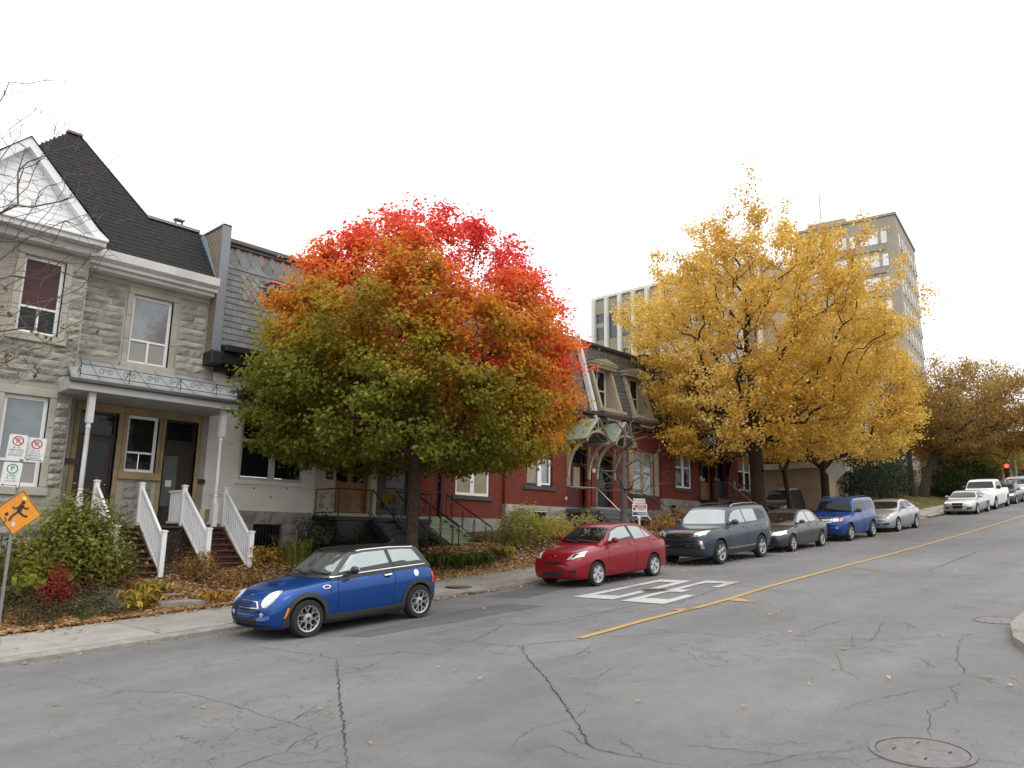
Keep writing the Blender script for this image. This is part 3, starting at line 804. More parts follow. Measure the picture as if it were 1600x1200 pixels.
def upper_sash(x0, x1, z0, z1, y, top, lo):
    return window(A, x0, x1, z0, z1, y + .1, M_WHITEV, [(.04, .96, .36, .98, top), (.04, .49, .03, .33, lo), (.51, .96, .03, .33, lo)], .075, [], [(.345, .05), ], None, .08)
o = upper_sash(7.36, 8.42, 4.31, 6.18, 21, M_GLASS_L, M_BLIND); mb = MB(); mb.box(7.86, 7.91, 21.085, 21.15, 4.38, 4.95); link('mullion', mb, M_WHITEV, o)
o = upper_sash(4.56, 5.45, 4.45, 6.32, 20.2, M_CURTAIN_R, M_GLASS); mb = MB(); mb.box(4.98, 5.03, 20.285, 20.35, 4.52, 5.1); link('mullion', mb, M_WHITEV, o)
mb = MB(); mb.box(5.02, 5.34, 20.40, 20.41, 5.15, 6.25); link('curtain', mb, M_BLIND, o)
window(A, 4.56, 5.48, .9, 2.98, 20.3, M_WHITEV, [(.05, .95, .30, .98, M_GLASS_L), (.05, .95, .03, .27, M_BLIND)], .085, [], [(.285, .06)], None, .08)
for z0_, z1_ in ((4.45, 6.32), (.9, 2.98)):
    window(A, 2.9, 3.75, z0_, z1_, 20.3, M_WHITEV, [(.05, .95, .03, .98, M_GLASS)], .085, [], [(.4, .06)], None, .08)
window(A, 7.58, 8.38, 1.45, 2.93, 21.1, M_WHITEV, [(.05, .95, .36, .98, M_GLASS), (.05, .49, .03, .33, M_GLASS), (.51, .95, .03, .33, M_GLASS)], .075, [(.5, .04)] if 0 else [], [(.345, .05)], None, .08)
def door(parent, x0, x1, z0, z1, y, mt, glass=None, kn=M_CHROME, trans=.55, leaves=1, panel=None):
    o = None
    mb = MB(); mb.box(x0, x0 + .06, y - .02, y + .1, z0, z1); mb.box(x1 - .06, x1, y - .02, y + .1, z0, z1); mb.box(x0 + .06, x1 - .06, y - .018, y + .1, z1 - .06, z1); mb.box(x0 + .06, x1 - .06, y - .018, y + .1, z1 - .06 - trans, z1 - trans)
    link('door_frame', mb, mt, parent)
    mb = MB(); mb.box(x0 + .06, x1 - .06, y + .05, y + .06, z1 - trans, z1 - .06); link('transom_pane', mb, M_GLASS, parent)
    wd = (x1 - x0 - .12) / leaves; zt_ = z1 - trans - .06
    for i in range(leaves):
        a = x0 + .06 + i * wd + .006; b = a + wd - .012
        mb = MB(); mb.box(a, b, y + .03, y + .075, z0, zt_)
        for (c_, d) in ((.06, .30), (.34, .44)):
            mb.box(a + .1, b - .1, y + .018, y + .032, z0 + (zt_ - z0) * c_, z0 + (zt_ - z0) * d)
        o = link('door', mb, mt, parent, bevel=.008)
        if glass:
            mb = MB(); mb.box(a + .1, b - .1, y + .015, y + .035, z0 + (zt_ - z0) * .48, z0 + (zt_ - z0) * .94); link('door_pane', mb, glass, o)
        mb = MB(); kx = (b - .06) if i == 0 else (a + .06); mb.ball((kx, y - .005, z0 + 1.0), .03, 8, 6); link('knob', mb, kn, o, smooth=True)
    return o
d1_ = door(A, 6.42, 7.34, .08, 2.92, 21.13, M_DKWOOD, M_GLASS)
d2_ = door(A, 8.56, 9.45, .08, 2.93, 21.13, M_DKWOOD, None)
mb = MB(); mb.box(8.64, 9.02, 21.11, 21.15, .6, 1.95); link('storm_panel', mb, mat('grey_door_panel', (.085, .088, .085), .5), d2_)
mb = MB(); mb.box(8.73, 8.89, 21.095, 21.112, 1.12, 1.3); link('paper_notice', mb, M_WHITEP, d2_)
for (x, z) in ((6.12, 1.55), (9.55, 1.25)):
    mb = MB(); mb.box(x, x + .36 if x < 9 else x + .2, 20.93, 20.965, z, z + .12); link('number_plate', mb, M_DKWOOD, A)
# eaves and gutter
mb = MB(); mb.box(5.6, 9.41, 20.50, 21.05, 6.60, 6.74); mb.box(5.6, 9.39, 20.62, 21.0, 6.50, 6.60); link('fascia', mb, M_WHITEP, A, bevel=.01)
mb = MB(); mb.prism([(20.34, 6.98), (20.36, 6.76), (20.46, 6.70), (20.62, 6.70), (20.62, 6.98), (20.60, 6.98), (20.60, 6.74), (20.38, 6.80), (20.365, 6.98)], 5.75, 9.38, 'yz'); link('gutter', mb, M_WHITEP, A)
# main roof
KR = 1.5 / 1.85
yr = lambda z: 20.60 + (z - 6.95) * KR
poly = [(2.2, 6.95), (9.40, 6.95), (9.40, 8.80), (7.90, 8.83), (6.48, 11.65), (6.15, 11.65)]
mb = MB(); P = [(x, yr(z), z) for x, z in poly]; n = len(P)
back = [(2.2, 28, 6.95), (9.40, 28, 6.95), (9.40, 28, 8.80), (7.90, 28, 8.83), (6.48, 26, 11.65), (6.15, 26, 11.65)]
mb.add(P + back, [tuple(range(n))] + [(i, (i + 1) % n, (i + 1) % n + n, i + n) for i in range(n)] + [tuple(range(2 * n - 1, n - 1, -1))])
roof = link('roof', mb, M_SHINGLE, A)
def xa_(z):
    l = 2.2 + (z - 6.95) / (11.65 - 6.95) * (6.15 - 2.2); r = 9.39 if z < 8.82 else 7.9 - (z - 8.83) / (11.65 - 8.83) * (7.9 - 6.48)
    return l, r
tiles(roof, xa_, 6.97, 11.62, lambda z: yr(z) - .004, KR, .15, (.26, .34), M_SHINGLE, .008, 'shingles')
mb = MB(); mb.bar((7.86, yr(8.83), 8.86), (9.39, yr(8.80), 8.86), .16, .08); link('ridge_cap', mb, M_METAL, roof)
mb = MB(); mb.bar((6.10, yr(11.65), 11.68), (6.53, yr(11.65), 11.68), .2, .07); link('ridge_tile', mb, mat('terracotta_grey', (.25, .19, .16), .8), roof)
mb = MB(); mb.bar((6.5, yr(11.65) + .02, 11.66), (7.9, yr(8.83) + .02, 8.85), .09, .05); link('hip_cap', mb, M_SHINGLE, roof)
mb = MB(); mb.bar((9.05, 23.1, 8.8), (9.05, 23.1, 9.45), .05, .05); mb.bar((9.25, 23.1, 8.8), (9.25, 23.1, 9.45), .05, .05); mb.box(9.0, 9.3, 23.0, 23.2, 9.42, 9.47); link('roof_vent', mb, M_METAL, roof)
# gable over the bay: siding boards, rakes, cornice
gx0, gxa, gx1, gz0, gza = 2.36, 4.22, 6.02, 6.98, 8.86
def gable_x(z):
    t = (z - gz0) / (gza - gz0); return gx0 + (gxa - gx0) * t, gx1 - (gx1 - gxa) * t
nb = 9
for i in range(nb):
    z0_ = gz0 + (gza - .12 - gz0) * i / nb; z1_ = gz0 + (gza - .12 - gz0) * (i + 1) / nb; a0, b0 = gable_x(z0_); a1, b1 = gable_x(z1_)
    mb = MB(); v = [(a0, 19.90, z0_), (b0, 19.90, z0_), (b1, 19.914, z1_), (a1, 19.914, z1_)]; v += [(x, 20.1, z) for x, y, z in v]
    mb.add(v, [(0, 1, 2, 3), (0, 4, 5, 1), (1, 5, 6, 2), (2, 6, 7, 3), (3, 7, 4, 0)]); link('siding_board', mb, M_WHITEV, A)
for s_ in (-1, 1):
    e = gx0 - .1 if s_ < 0 else gx1 + .1
    mb = MB(); mb.prism([(gxa, gza + .13), (gxa, gza - .12), (e - s_ * -.0 - s_ * .28, gz0 - .0), (e, gz0 - .02), (e, gz0 + .06), (e - s_ * .22, gz0 + .22)], 19.70, 19.93, 'xz'); link('rake_board', mb, M_WHITEV, A)
    mb = MB(); ex = e; P = [(gxa, 19.66, gza + .15), (ex - s_ * .2, 19.66, gz0 + .26), (ex + s_ * .02, 19.66, gz0 + .06)]; Q = [(gxa, 22.6, gza + .15), (ex - s_ * .2, 21.0, gz0 + .26), (ex + s_ * .02, 20.8, gz0 + .06)]
    mb.add(P + Q, [(0, 1, 4, 3), (1, 2, 5, 4)]); link('gable_roof', mb, M_SHINGLE, A)
mb = MB(); mb.box(1.9, 6.10, 19.62, 20.3, 6.76, 6.93); mb.box(1.9, 5.99, 19.9, 20.22, 6.58, 6.76); link('cornice', mb, M_WHITEP, A, bevel=.012)
mb = MB(); mb.box(1.9, 6.12, 19.56, 19.66, 6.89, 6.97); link('cornice_cap', mb, M_WHITEV, A, bevel=.012)
# porch: roof, ribs, soffit, gutter, cresting, columns, deck
PA = A
mb = MB(); mb.add([(5.62, 19.32, 3.42), (9.72, 19.32, 3.42), (9.72, 20.98, 4.18), (5.90, 20.98, 4.18), (5.62, 19.32, 3.37), (9.72, 19.32, 3.37), (9.72, 20.98, 4.13), (5.90, 20.98, 4.13)],
                  [(0, 1, 2, 3), (7, 6, 5, 4), (0, 4, 5, 1), (1, 5, 6, 2), (2, 6, 7, 3), (3, 7, 4, 0)]); porch = link('porch_roof', mb, M_ZINC, A)
for i in range(8):
    t = i / 7; mb = MB(); mb.bar((5.66 + 4.0 * t, 19.34, 3.44), (5.93 + 3.75 * t, 20.95, 4.18), .03, .035); link('roof_rib', mb, M_ZINC, porch)
mb = MB(); mb.box(5.60, 9.74, 19.36, 20.97, 3.13, 3.20); mb.box(5.60, 9.74, 19.30, 19.40, 3.13, 3.36); mb.box(5.62, 5.70, 19.40, 20.97, 3.20, 3.42); link('porch_soffit', mb, M_SOFFIT, A, bevel=.01)
mb = MB(); mb.box(5.56, 9.78, 19.20, 19.31, 3.30, 3.40); link('porch_gutter', mb, mat('dark_gutter', (.07, .075, .08), .5, var=.2), A, bevel=.02)
mb = MB()
for dz in (.06, .30):
    mb.tube([(5.8, 19.36, 3.46 + dz), (9.7, 19.36, 3.46 + dz)], .010, 5)
    mb.tube([(5.8, 19.36, 3.46 + dz), (5.9, 19.8, 3.66 + dz)], .010, 5)
for x in (5.8, 6.9, 8.15, 9.1, 9.7):
    mb.tube([(x, 19.36, 3.42), (x, 19.36, 3.78)], .010, 5)
    mb.tube([(x, 19.36, 3.76), (x + .05, 19.75, 3.62)], .008, 4)
for i in range(7):
    x = 6.35 + i * .55
    for s_ in (-1, 1):
        mb.tube(scroll((x + s_ * .085, 19.36, 3.64), .08, (1, 0, 0), flip=-s_), .007, 4)
link('cresting', mb, M_IRONP, A)
for x in (6.16, 9.42):
    mb = MB(); mb.box(x - .07, x + .07, 19.44, 19.58, 2.42, 3.13)
    mb.lathe([(.06, 2.42), (.05, 2.36), (.065, 2.32), (.05, 2.28), (.052, 1.6), (.055, .95), (.045, .90), (.065, .86), (.05, .82), (.062, .78), (.062, .7)], (x, 19.51, 0), n=12); mb.box(x - .06, x + .06, 19.45, 19.57, .08, .7)
    link('column', mb, M_WHITEP, A, smooth=True, ang=35)
for i in range(8):
    mb = MB(); mb.box(5.98, 9.95, 19.92 + i * .134, 20.046 + i * .134, .03, .08); link('deck_board', mb, M_TREAD, A)
mb = MB(); mb.box(6.0, 9.9, 19.98, 20.9, -1.0, .028); link('deck_skirt', mb, mat('dark_lattice', (.03, .022, .016), .9), A)
# stairs and railings
s1 = stair('wooden_stairs', 'brown wooden front stairs nearest the large green shrub', 6.72, 7.66, 20.0, .08, 18.42, -1.12, 7, M_TREAD, M_TREAD)
s2 = stair('wooden_stairs', 'brown wooden front stairs beside the cream house', 8.96, 9.86, 20.0, .08, 18.42, -1.08, 7, M_TREAD, M_TREAD)
white_rail(s1, 6.66, 20.0, .08, 18.42, -1.0); white_rail(s1, 7.72, 20.0, .08, 18.42, -1.1)
white_rail(s2, 8.80, 20.0, .08, 18.42, -1.02); white_rail(s2, 9.92, 20.0, .08, 18.42, -1.08)
def porch_fence(parent, x, ya, yb, z0, h=.95):
    for dz in (h - .05, .10):
        mb = MB(); mb.box(x - .03, x + .03, ya, yb, z0 + dz - .03, z0 + dz + .03); link('rail', mb, M_WHITEV, parent)
    n = int((yb - ya) / .1)
    for i in range(1, n):
        mb = MB(); y = ya + (yb - ya) * i / n; mb.box(x - .016, x + .016, y - .016, y + .016, z0 + .1, z0 + h - .05); link('baluster', mb, M_WHITEV, parent)
porch_fence(s2, 8.80, 20.06, 20.9, .08); porch_fence(s2, 9.92, 20.06, 20.9, .08)
for i, (xa, xb, y, z) in enumerate(((7.6, 8.9, 18.2, -1.22), (7.35, 8.62, 17.6, -1.38), (7.1, 8.3, 17.05, -1.5))):
    mb = MB(); mb.box(xa, xb, y - .32, y + .32, z - .14, z); o = link('stone_step', mb, M_GREYSTONE, bevel=.02)
    tag(o, ['flat grey stone step at the foot of the white railings', 'middle grey stone step half buried in fallen leaves', 'lowest grey stone step next to the sidewalk'][i], 'step', 'stone steps through the garden')

# ---------------------------------------------------------------- party wall and cream house
Wh = thing('cream_house', 'cream painted brick house with slate mansard roof and oak doors', 'house', (12.7, 21, -.6))
ops = [(10.75, 12.88, 1.45, 3.45), (13.98, 15.34, .62, 3.2)]
mb = MB(); wall(mb, 9.74, 13.30, .56, 4.8, 21, ops[:1], .16); link('wall', mb, M_CREAMBR, Wh)
mb = MB(); wall(mb, 13.30, 15.6, .5, 4.8, 20.9, ops[1:], .3); link('entrance_wall', mb, M_CREAM2, Wh)
mb = MB(); wall(mb, 9.95, 15.6, -1.4, .56, 20.94, [(11.3, 12.25, -.75, .22)], .2); mb.add([(9.95, 20.94, .56), (15.6, 20.94, .56), (15.6, 21.1, .56), (9.95, 21.1, .56)], [(0, 1, 2, 3)]); link('foundation', mb, M_GREYSTONE, Wh)
stones(Wh, 9.97, 13.3, .18, .56, 20.94, .36, (.5, .9), .06, ROCKS_G)
stones(Wh, 9.97, 11.26, -.9, .16, 20.94, .3, (.4, .8), .05, ROCKS_G); stones(Wh, 12.3, 13.3, -.9, .16, 20.94, .3, (.4, .8), .05, ROCKS_G)
mb = MB(); mb.box(11.3, 12.25, 21.08, 21.1, -.75, .22); o = link('basement_window', mb, M_GLASS, Wh)
mb = MB()
for i in range(9):
    mb.tube([(11.36 + i * .1, 20.98, -.75), (11.36 + i * .1, 20.98, .2)], .012, 5)
link('window_grille', mb, M_IRONP, o)
o = window(Wh, 10.75, 12.88, 1.45, 3.45, 21.06, M_WHITEP, [(.04, .455, .05, .55, M_GLASS), (.545, .96, .05, .55, M_GLASS), (.04, .455, .60, .96, M_GLASS), (.545, .96, .60, .96, M_GLASS)], .085, [(.5, .19)], [(.575, .09)], (M_CREAMBR, .14, .13, .14), .09)
mb = MB(); mb.box(10.6, 13.02, 20.95, 21.05, 3.45, 3.72); link('lintel', mb, M_CREAMBR, Wh, bevel=.015)
for (x0, x1, z) in ((9.76, 13.28, 2.15),):
    mb = MB(); mb.box(12.9, 13.28, 20.985, 21, z, z + .03); link('string_course', mb, M_CREAMBR, Wh)
door(Wh, 13.98, 15.34, .62, 3.2, 21.08, M_OAK, M_GLASS, leaves=2, trans=.5)
mb = MB(); mb.box(13.62, 13.86, 20.86, 20.9, 1.62, 1.86); o = link('number_plate', mb, M_DKWOOD, Wh)
text_mesh('numerals', '600', .13, mat('plate_numerals', (.55, .5, .42), .5), o, frame(Vector((13.74, 20.855, 1.74)) - org(o), (1, 0, 0), (0, 0, 1)))
# peeling patches of bare brick
M_BARE = mat('bare_mortar', (.20, .18, .15), .95, var=.3, vs=12)
for i in range(16):
    x = rng.choice([rng.uniform(13.32, 13.7), rng.uniform(10.2, 12.9)]); z = rng.uniform(.7, 1.3); y = 20.9 if x > 13.3 else 21
    mb = MB(); n = 7; P = [(x + rng.uniform(.3, 1) * .07 * cos(2 * pi * k / n), z + rng.uniform(.3, 1) * .035 * sin(2 * pi * k / n)) for k in range(n)]
    mb.prism(P, y - .003, y + .01, 'xz'); link('peeled_patch', mb, M_BARE, Wh)
# black cornice with brackets, window hood
mb = MB(); mb.box(9.71, 15.62, 20.28, 21.0, 4.95, 5.14); mb.box(9.71, 15.6, 20.45, 21.0, 4.62, 4.95); mb.box(9.71, 15.58, 20.7, 21.0, 4.42, 4.62); link('cornice', mb, M_BLACKP, Wh, bevel=.02)
for i in range(9):
    x = 10.1 + i * .66; mb = MB(); mb.prism([(20.32, 4.95), (20.98, 4.95), (20.98, 4.3), (20.85, 4.35), (20.7, 4.7)], x, x + .1, 'yz'); link('bracket', mb, M_BLACKP, Wh)
mb = MB(); mb.add([(10.5, 21, 4.02), (13.1, 21, 4.02), (13.1, 21, 3.78), (10.5, 21, 3.78), (10.3, 20.3, 3.92), (13.3, 20.3, 3.92), (13.3, 20.3, 3.84), (10.3, 20.3, 3.84)],
                  [(0, 1, 5, 4), (4, 5, 6, 7), (7, 6, 2, 3), (0, 4, 7, 3), (1, 2, 6, 5)]); link('window_hood', mb, M_BLACKP, Wh)
mb = MB()
for i in range(10):
    x = 10.4 + i * .3; mb.tube([(x, 20.35, 3.92), (x, 20.35, 4.2)], .009, 4); mb.tube(scroll((x + .08, 20.35, 4.06), .07, (1, 0, 0)), .006, 4)
mb.tube([(10.4, 20.35, 4.2), (13.1, 20.35, 4.2)], .009, 4); link('hood_cresting', mb, M_IRONP, Wh)
# mansard
KM = .30; ym = lambda z: 20.62 + (z - 5.15) * KM
mb = MB(); mb.add([(9.65, ym(5.15), 5.15), (15.6, ym(5.15), 5.15), (15.6, ym(8.62), 8.62), (9.65, ym(8.62), 8.62), (9.65, 27, 5.15), (15.6, 27, 5.15), (15.6, 27, 8.62), (9.65, 27, 8.62)], [(0, 1, 2, 3), (3, 2, 6, 7), (0, 3, 7, 4), (1, 5, 6, 2), (4, 7, 6, 5)])
mans = link('mansard_roof', mb, M_SLATE_DK, Wh)
tiles(mans, lambda z: (9.66, 15.6), 5.17, 7.95, lambda z: ym(z) - .004, KM, .205, (.36, .46), M_SLATE, .022, 'slate', joined=False)
def slate_hex(x, z, w, h, mt, name, lift=.02):
    s_ = sqrt(1 + KM * KM); up_ = Vector((0, KM, 1)) / s_; nr = Vector((0, -1, KM)) / s_; c0 = Vector((x, ym(z), z)) + nr * lift
    P = [(0, -h), (w, -h * .45), (w, h * .45), (0, h), (-w, h * .45), (-w, -h * .45)] if name != 'diamond_slate' else [(0, -h), (w, 0), (0, h), (-w, 0)]
    mb = MB(); n = len(P); v = [c0 + Vector((a, 0, 0)) + up_ * b for a, b in P]; v += [q - nr * .03 for q in v]
    mb.add(v, [tuple(range(n))] + [(i, i + n, (i + 1) % n + n, (i + 1) % n) for i in range(n)]); link(name, mb, mt, mans)
for i in range(16):
    x = 9.86 + i * .38
    slate_hex(x, 8.12, .17, .34, M_SLATE, 'pointed_slate', .022); slate_hex(x + .19, 8.30, .15, .24, M_SLATE_PINK if i % 2 else M_SLATE, 'diamond_slate', .032)
for xc in (10.75, 13.6):
    for a in range(-2, 3):
        for b in range(-2, 3):
            if abs(a) + abs(b) <= 2:
                slate_hex(xc + (a - b) * .11, 7.2 + (a + b) * .165, .098, .15, M_SLATE_PINK if (a, b) == (0, 0) or abs(a + b) == 2 and a == b else M_SLATE_TAN, 'diamond_slate', .036)
mb = MB(); mb.box(9.66, 15.6, ym(8.62) - .18, 22.3, 8.60, 8.74); mb.box(9.66, 15.6, ym(8.62) - .10, 22.2, 8.50, 8.60); link('roof_cornice', mb, mat('grey_green_cornice', (.10, .11, .105), .6), Wh, bevel=.02)
# party wall clad in sheet metal, buff brick on its side
mb = MB(); mb.box(9.42, 9.63, 20.62, 24, 4.95, 8.66); pw = link('party_wall', mb, M_YBRICK, Wh)
mb = MB(); mb.box(9.40, 9.66, 20.52, 20.617, 4.96, 8.72); mb.box(9.39, 9.66, 20.52, 24, 8.662, 8.72); link('metal_cladding', mb, M_METAL, pw, bevel=.008)
mb = MB(); mb.add([(9.39, 20.66, 6.98), (9.39, 21.0, 7.2), (9.39, 22.3, 8.9), (9.39, 21.7, 8.64), (9.415, 20.66, 6.98), (9.415, 21.0, 7.2), (9.415, 22.3, 8.9), (9.415, 21.7, 8.64)], [(0, 1, 2, 3), (0, 4, 5, 1), (1, 5, 6, 2), (2, 6, 7, 3), (3, 7, 4, 0)]); link('flashing', mb, M_METAL_B, pw)
mb = MB(); mb.box(9.36, 9.70, 20.4, 20.98, 4.55, 4.94); link('corbel', mb, M_BLACKP, pw, bevel=.03)
# birdhouse on the mansard
bt = thing('bird_house', 'tiny white birdhouse with red roof on the slate mansard', 'birdhouse', (11.45, 21.0, 7.2))
mb = MB(); mb.box(11.22, 11.66, 20.78, 21.1, 7.18, 7.42); o = link('box', mb, M_WHITEP, bt, bevel=.01)
for x in (11.28, 11.40, 11.52):
    mb = MB(); mb.box(x, x + .07, 20.765, 20.785, 7.24, 7.36); link('opening', mb, M_BLACKP, o)
mb = MB(); mb.add([(11.14, 20.7, 7.42), (11.74, 20.7, 7.42), (11.74, 21.2, 7.42), (11.14, 21.2, 7.42), (11.3, 20.95, 7.58), (11.58, 20.95, 7.58)], [(0, 1, 5, 4), (1, 2, 5), (2, 3, 4, 5), (3, 0, 4), (0, 3, 2, 1)]); link('roof', mb, mat('red_birdhouse_roof', (.35, .05, .04), .6), bt)
mb = MB(); mb.bar((11.45, 20.95, 7.18), (11.45, 21.3, 7.0), .05, .05); link('bracket', mb, M_WHITEP, bt)
# gas meter
t = thing('gas_meter', 'grey gas meter with bent pipe on the cream house foundation', 'gas meter', (12.9, 20.7, -.6))
mb = MB(); mb.ball((12.95, 20.72, -.15), (.16, .11, .17), 12, 8); link('meter', mb, mat('meter_grey', (.30, .31, .31), .5, metal=.3), t, smooth=True)
mb = MB(); mb.tube([(12.62, 20.74, -.9), (12.62, 20.74, .25), (12.70, 20.74, .33), (12.88, 20.74, .30), (12.9, 20.74, .02)], .025, 8); mb.tube([(12.98, 20.74, 0), (12.98, 20.74, .3), (12.8, 20.9, .45)], .022, 8); link('pipe', mb, mat('meter_grey', (0, 0, 0)), t, smooth=True)

def iron_rail(parent, pts, h=.9, n_bal=0, scrolls=0, ax=(1, 0, 0), posts=(), r=.014, hand=None, lanterns=0):
    """wrought-iron railing along points at floor level"""
    P = [Vector(p) for p in pts]; mb = MB()
    for dz in (h, .12):
        mb.tube([p + Vector((0, 0, dz)) for p in P], r * (1.5 if dz == h else 1), 6)
    for p in P:
        mb.tube([p, p + Vector((0, 0, h))], r * 1.3, 6)
    link('railing', mb, hand or M_IRONP, parent)
    for a, b in zip(P[:-1], P[1:]):
        d = b - a; L_ = d.length; n = int(L_ * n_bal)
        for i in range(1, n):
            q = a + d * (i / n); mb = MB(); mb.tube([q + Vector((0, 0, .12)), q + Vector((0, 0, h))], r * .6, 4); link('baluster', mb, M_IRONP, parent)
        m_ = int(L_ * scrolls); u = d.normalized()
        for i in range(m_):
            q = a + d * ((i + .5) / m_); mb = MB()
            for s_, zz in ((1, .62), (-1, .34)):
                mb.tube(scroll(q + Vector((0, 0, zz * h / .9)), .13, (u.x, u.y, 0), flip=s_), .009, 4)
            link('scroll', mb, M_IRONP, parent)
        for i in range(lanterns):
            q = a + d * ((i + .5) / lanterns); mb = MB()
            for k in range(4):
                a_ = k * pi / 2
                mb.tube([q + Vector((.0, 0, .1)), q + Vector((.05 * cos(a_), .05 * sin(a_), .3)), q + Vector((.05 * cos(a_), .05 * sin(a_), h - .3)), q + Vector((0, 0, h - .12))], .007, 4)
            mb.tube([q, q + Vector((0, 0, h))], .012, 5); link('cage_baluster', mb, M_IRONP, parent)
# black landing and flight before the oak doors
t = thing('front_landing', 'black wooden landing with scrolled iron railing before the oak doors', 'landing', (14.4, 20, -.6))
mb = MB(); mb.box(13.2, 16.9, 19.55, 20.88, .34, .46); mb.box(13.25, 16.85, 19.6, 19.66, -.3, .34); link('deck', mb, M_BLACKP, t, bevel=.01)
for x in (13.3, 14.9, 16.8):
    mb = MB(); mb.box(x - .06, x + .06, 19.62, 19.74, -1.1, .34); link('post', mb, M_BLACKP, t)
iron_rail(t, [(13.25, 20.8, .46), (13.25, 19.58, .46), (14.4, 19.58, .46)], .82, 0, 2.2)
iron_rail(t, [(15.3, 19.58, .46), (16.85, 19.58, .46), (16.85, 20.8, .46)], .82, 0, 2.2)
s3 = stair('black_stairs', 'black wooden stairs half hidden behind the blue hatchback', 14.45, 15.25, 19.55, .46, 17.95, -.78, 6, M_BLACKP, M_BLACKP, closed=True)
iron_rail(s3, [(14.4, 19.5, .46), (14.4, 17.95, -.75)], .85, 0, 1.2); iron_rail(s3, [(15.3, 19.5, .46), (15.3, 17.95, -.75)], .85, 0, 1.2)
t = thing('planter', 'black planter of yellow flowers hanging on the landing rail', 'planter', (15.1, 19.5, .8))
mb = MB(); mb.box(14.75, 15.35, 19.36, 19.54, .72, .92); link('trough', mb, M_BLACKP, t, bevel=.01)
FLOWER_SPOT = (15.05, 19.45, .9); FLOWER_PARENT = t

# ---------------------------------------------------------------- red brick row
def mansard(parent, x0, x1, zb, zt, y0, k=.30, slates=True, cornice=True, holes=()):
    yf = lambda z: y0 + (z - zb) * k
    mb = MB(); mb.add([(x0, yf(zb), zb), (x1, yf(zb), zb), (x1, yf(zt), zt), (x0, yf(zt), zt), (x0, 28, zb), (x1, 28, zb), (x1, 28, zt), (x0, 28, zt)], [(3, 2, 6, 7), (0, 3, 7, 4), (1, 5, 6, 2), (4, 7, 6, 5)])
    xs = sorted({x0, x1, *[h[0] for h in holes], *[h[1] for h in holes]}); zs = sorted({zb, zt, *[h[2] for h in holes], *[h[3] for h in holes]})
    for a, b in zip(xs[:-1], xs[1:]):
        for c_, d in zip(zs[:-1], zs[1:]):
            if not any(h[0] < (a + b) / 2 < h[1] and h[2] < (c_ + d) / 2 < h[3] for h in holes):
                mb.add([(a, yf(c_), c_), (b, yf(c_), c_), (b, yf(d), d), (a, yf(d), d)], [(0, 1, 2, 3)])
    r_ = link('mansard_roof', mb, M_SLATE_DK, parent)
    if slates:
        tiles(r_, lambda z: (x0, x1), zb + .02, zt - .55, lambda z: yf(z) - .003, k, .19, (.26, .36), M_SLATE_DK, .02, 'slates', skip=holes)
        s_ = sqrt(1 + k * k); up_ = Vector((0, k, 1)) / s_; nr = Vector((0, -1, k)) / s_; mb = MB(); mb2 = MB()
        n = int((x1 - x0) / .3)
        for i in range(n):
            for (B, dx, zc, w, h, lf) in ((mb, 0, zt - .38, .13, .26, .02), (mb2, .15, zt - .22, .11, .17, .03)):
                x = x0 + .15 + i * .3 + dx
                if x > x1 - .1: continue
                c0 = Vector((x, yf(zc), zc)) + nr * lf
                v = [c0 - up_ * h, c0 + Vector((w, 0, 0)), c0 + up_ * h, c0 - Vector((w, 0, 0))]; v += [q - nr * .028 for q in v]
                B.add(v, [(0, 1, 2, 3), (0, 4, 5, 1), (1, 5, 6, 2), (2, 6, 7, 3), (3, 7, 4, 0)])
        o = link('pointed_slates', mb, M_SLATE_DK, r_); o['kind'] = 'stuff'; o = link('diamond_slates', mb2, mat('brown_slate', (.115, .08, .068), .7, var=.2), r_); o['kind'] = 'stuff'
    if cornice:
        mb = MB(); mb.box(x0, x1, yf(zt) - .16, yf(zt) + .3, zt - .04, zt + .12); mb.box(x0, x1, yf(zt) - .09, yf(zt) + .3, zt - .16, zt - .04); link('roof_cornice', mb, mat('black_cornice', (.03, .03, .032), .5), parent, bevel=.015)
        mb = MB(); mb.box(x0 - .0, x1, y0 - .28, y0 + .3, zb - .18, zb); mb.box(x0, x1, y0 - .14, y0 + .3, zb - .42, zb - .18); link('eaves_cornice', mb, mat('dark_brown_cornice', (.05, .036, .028), .6), parent, bevel=.015)
    return yf
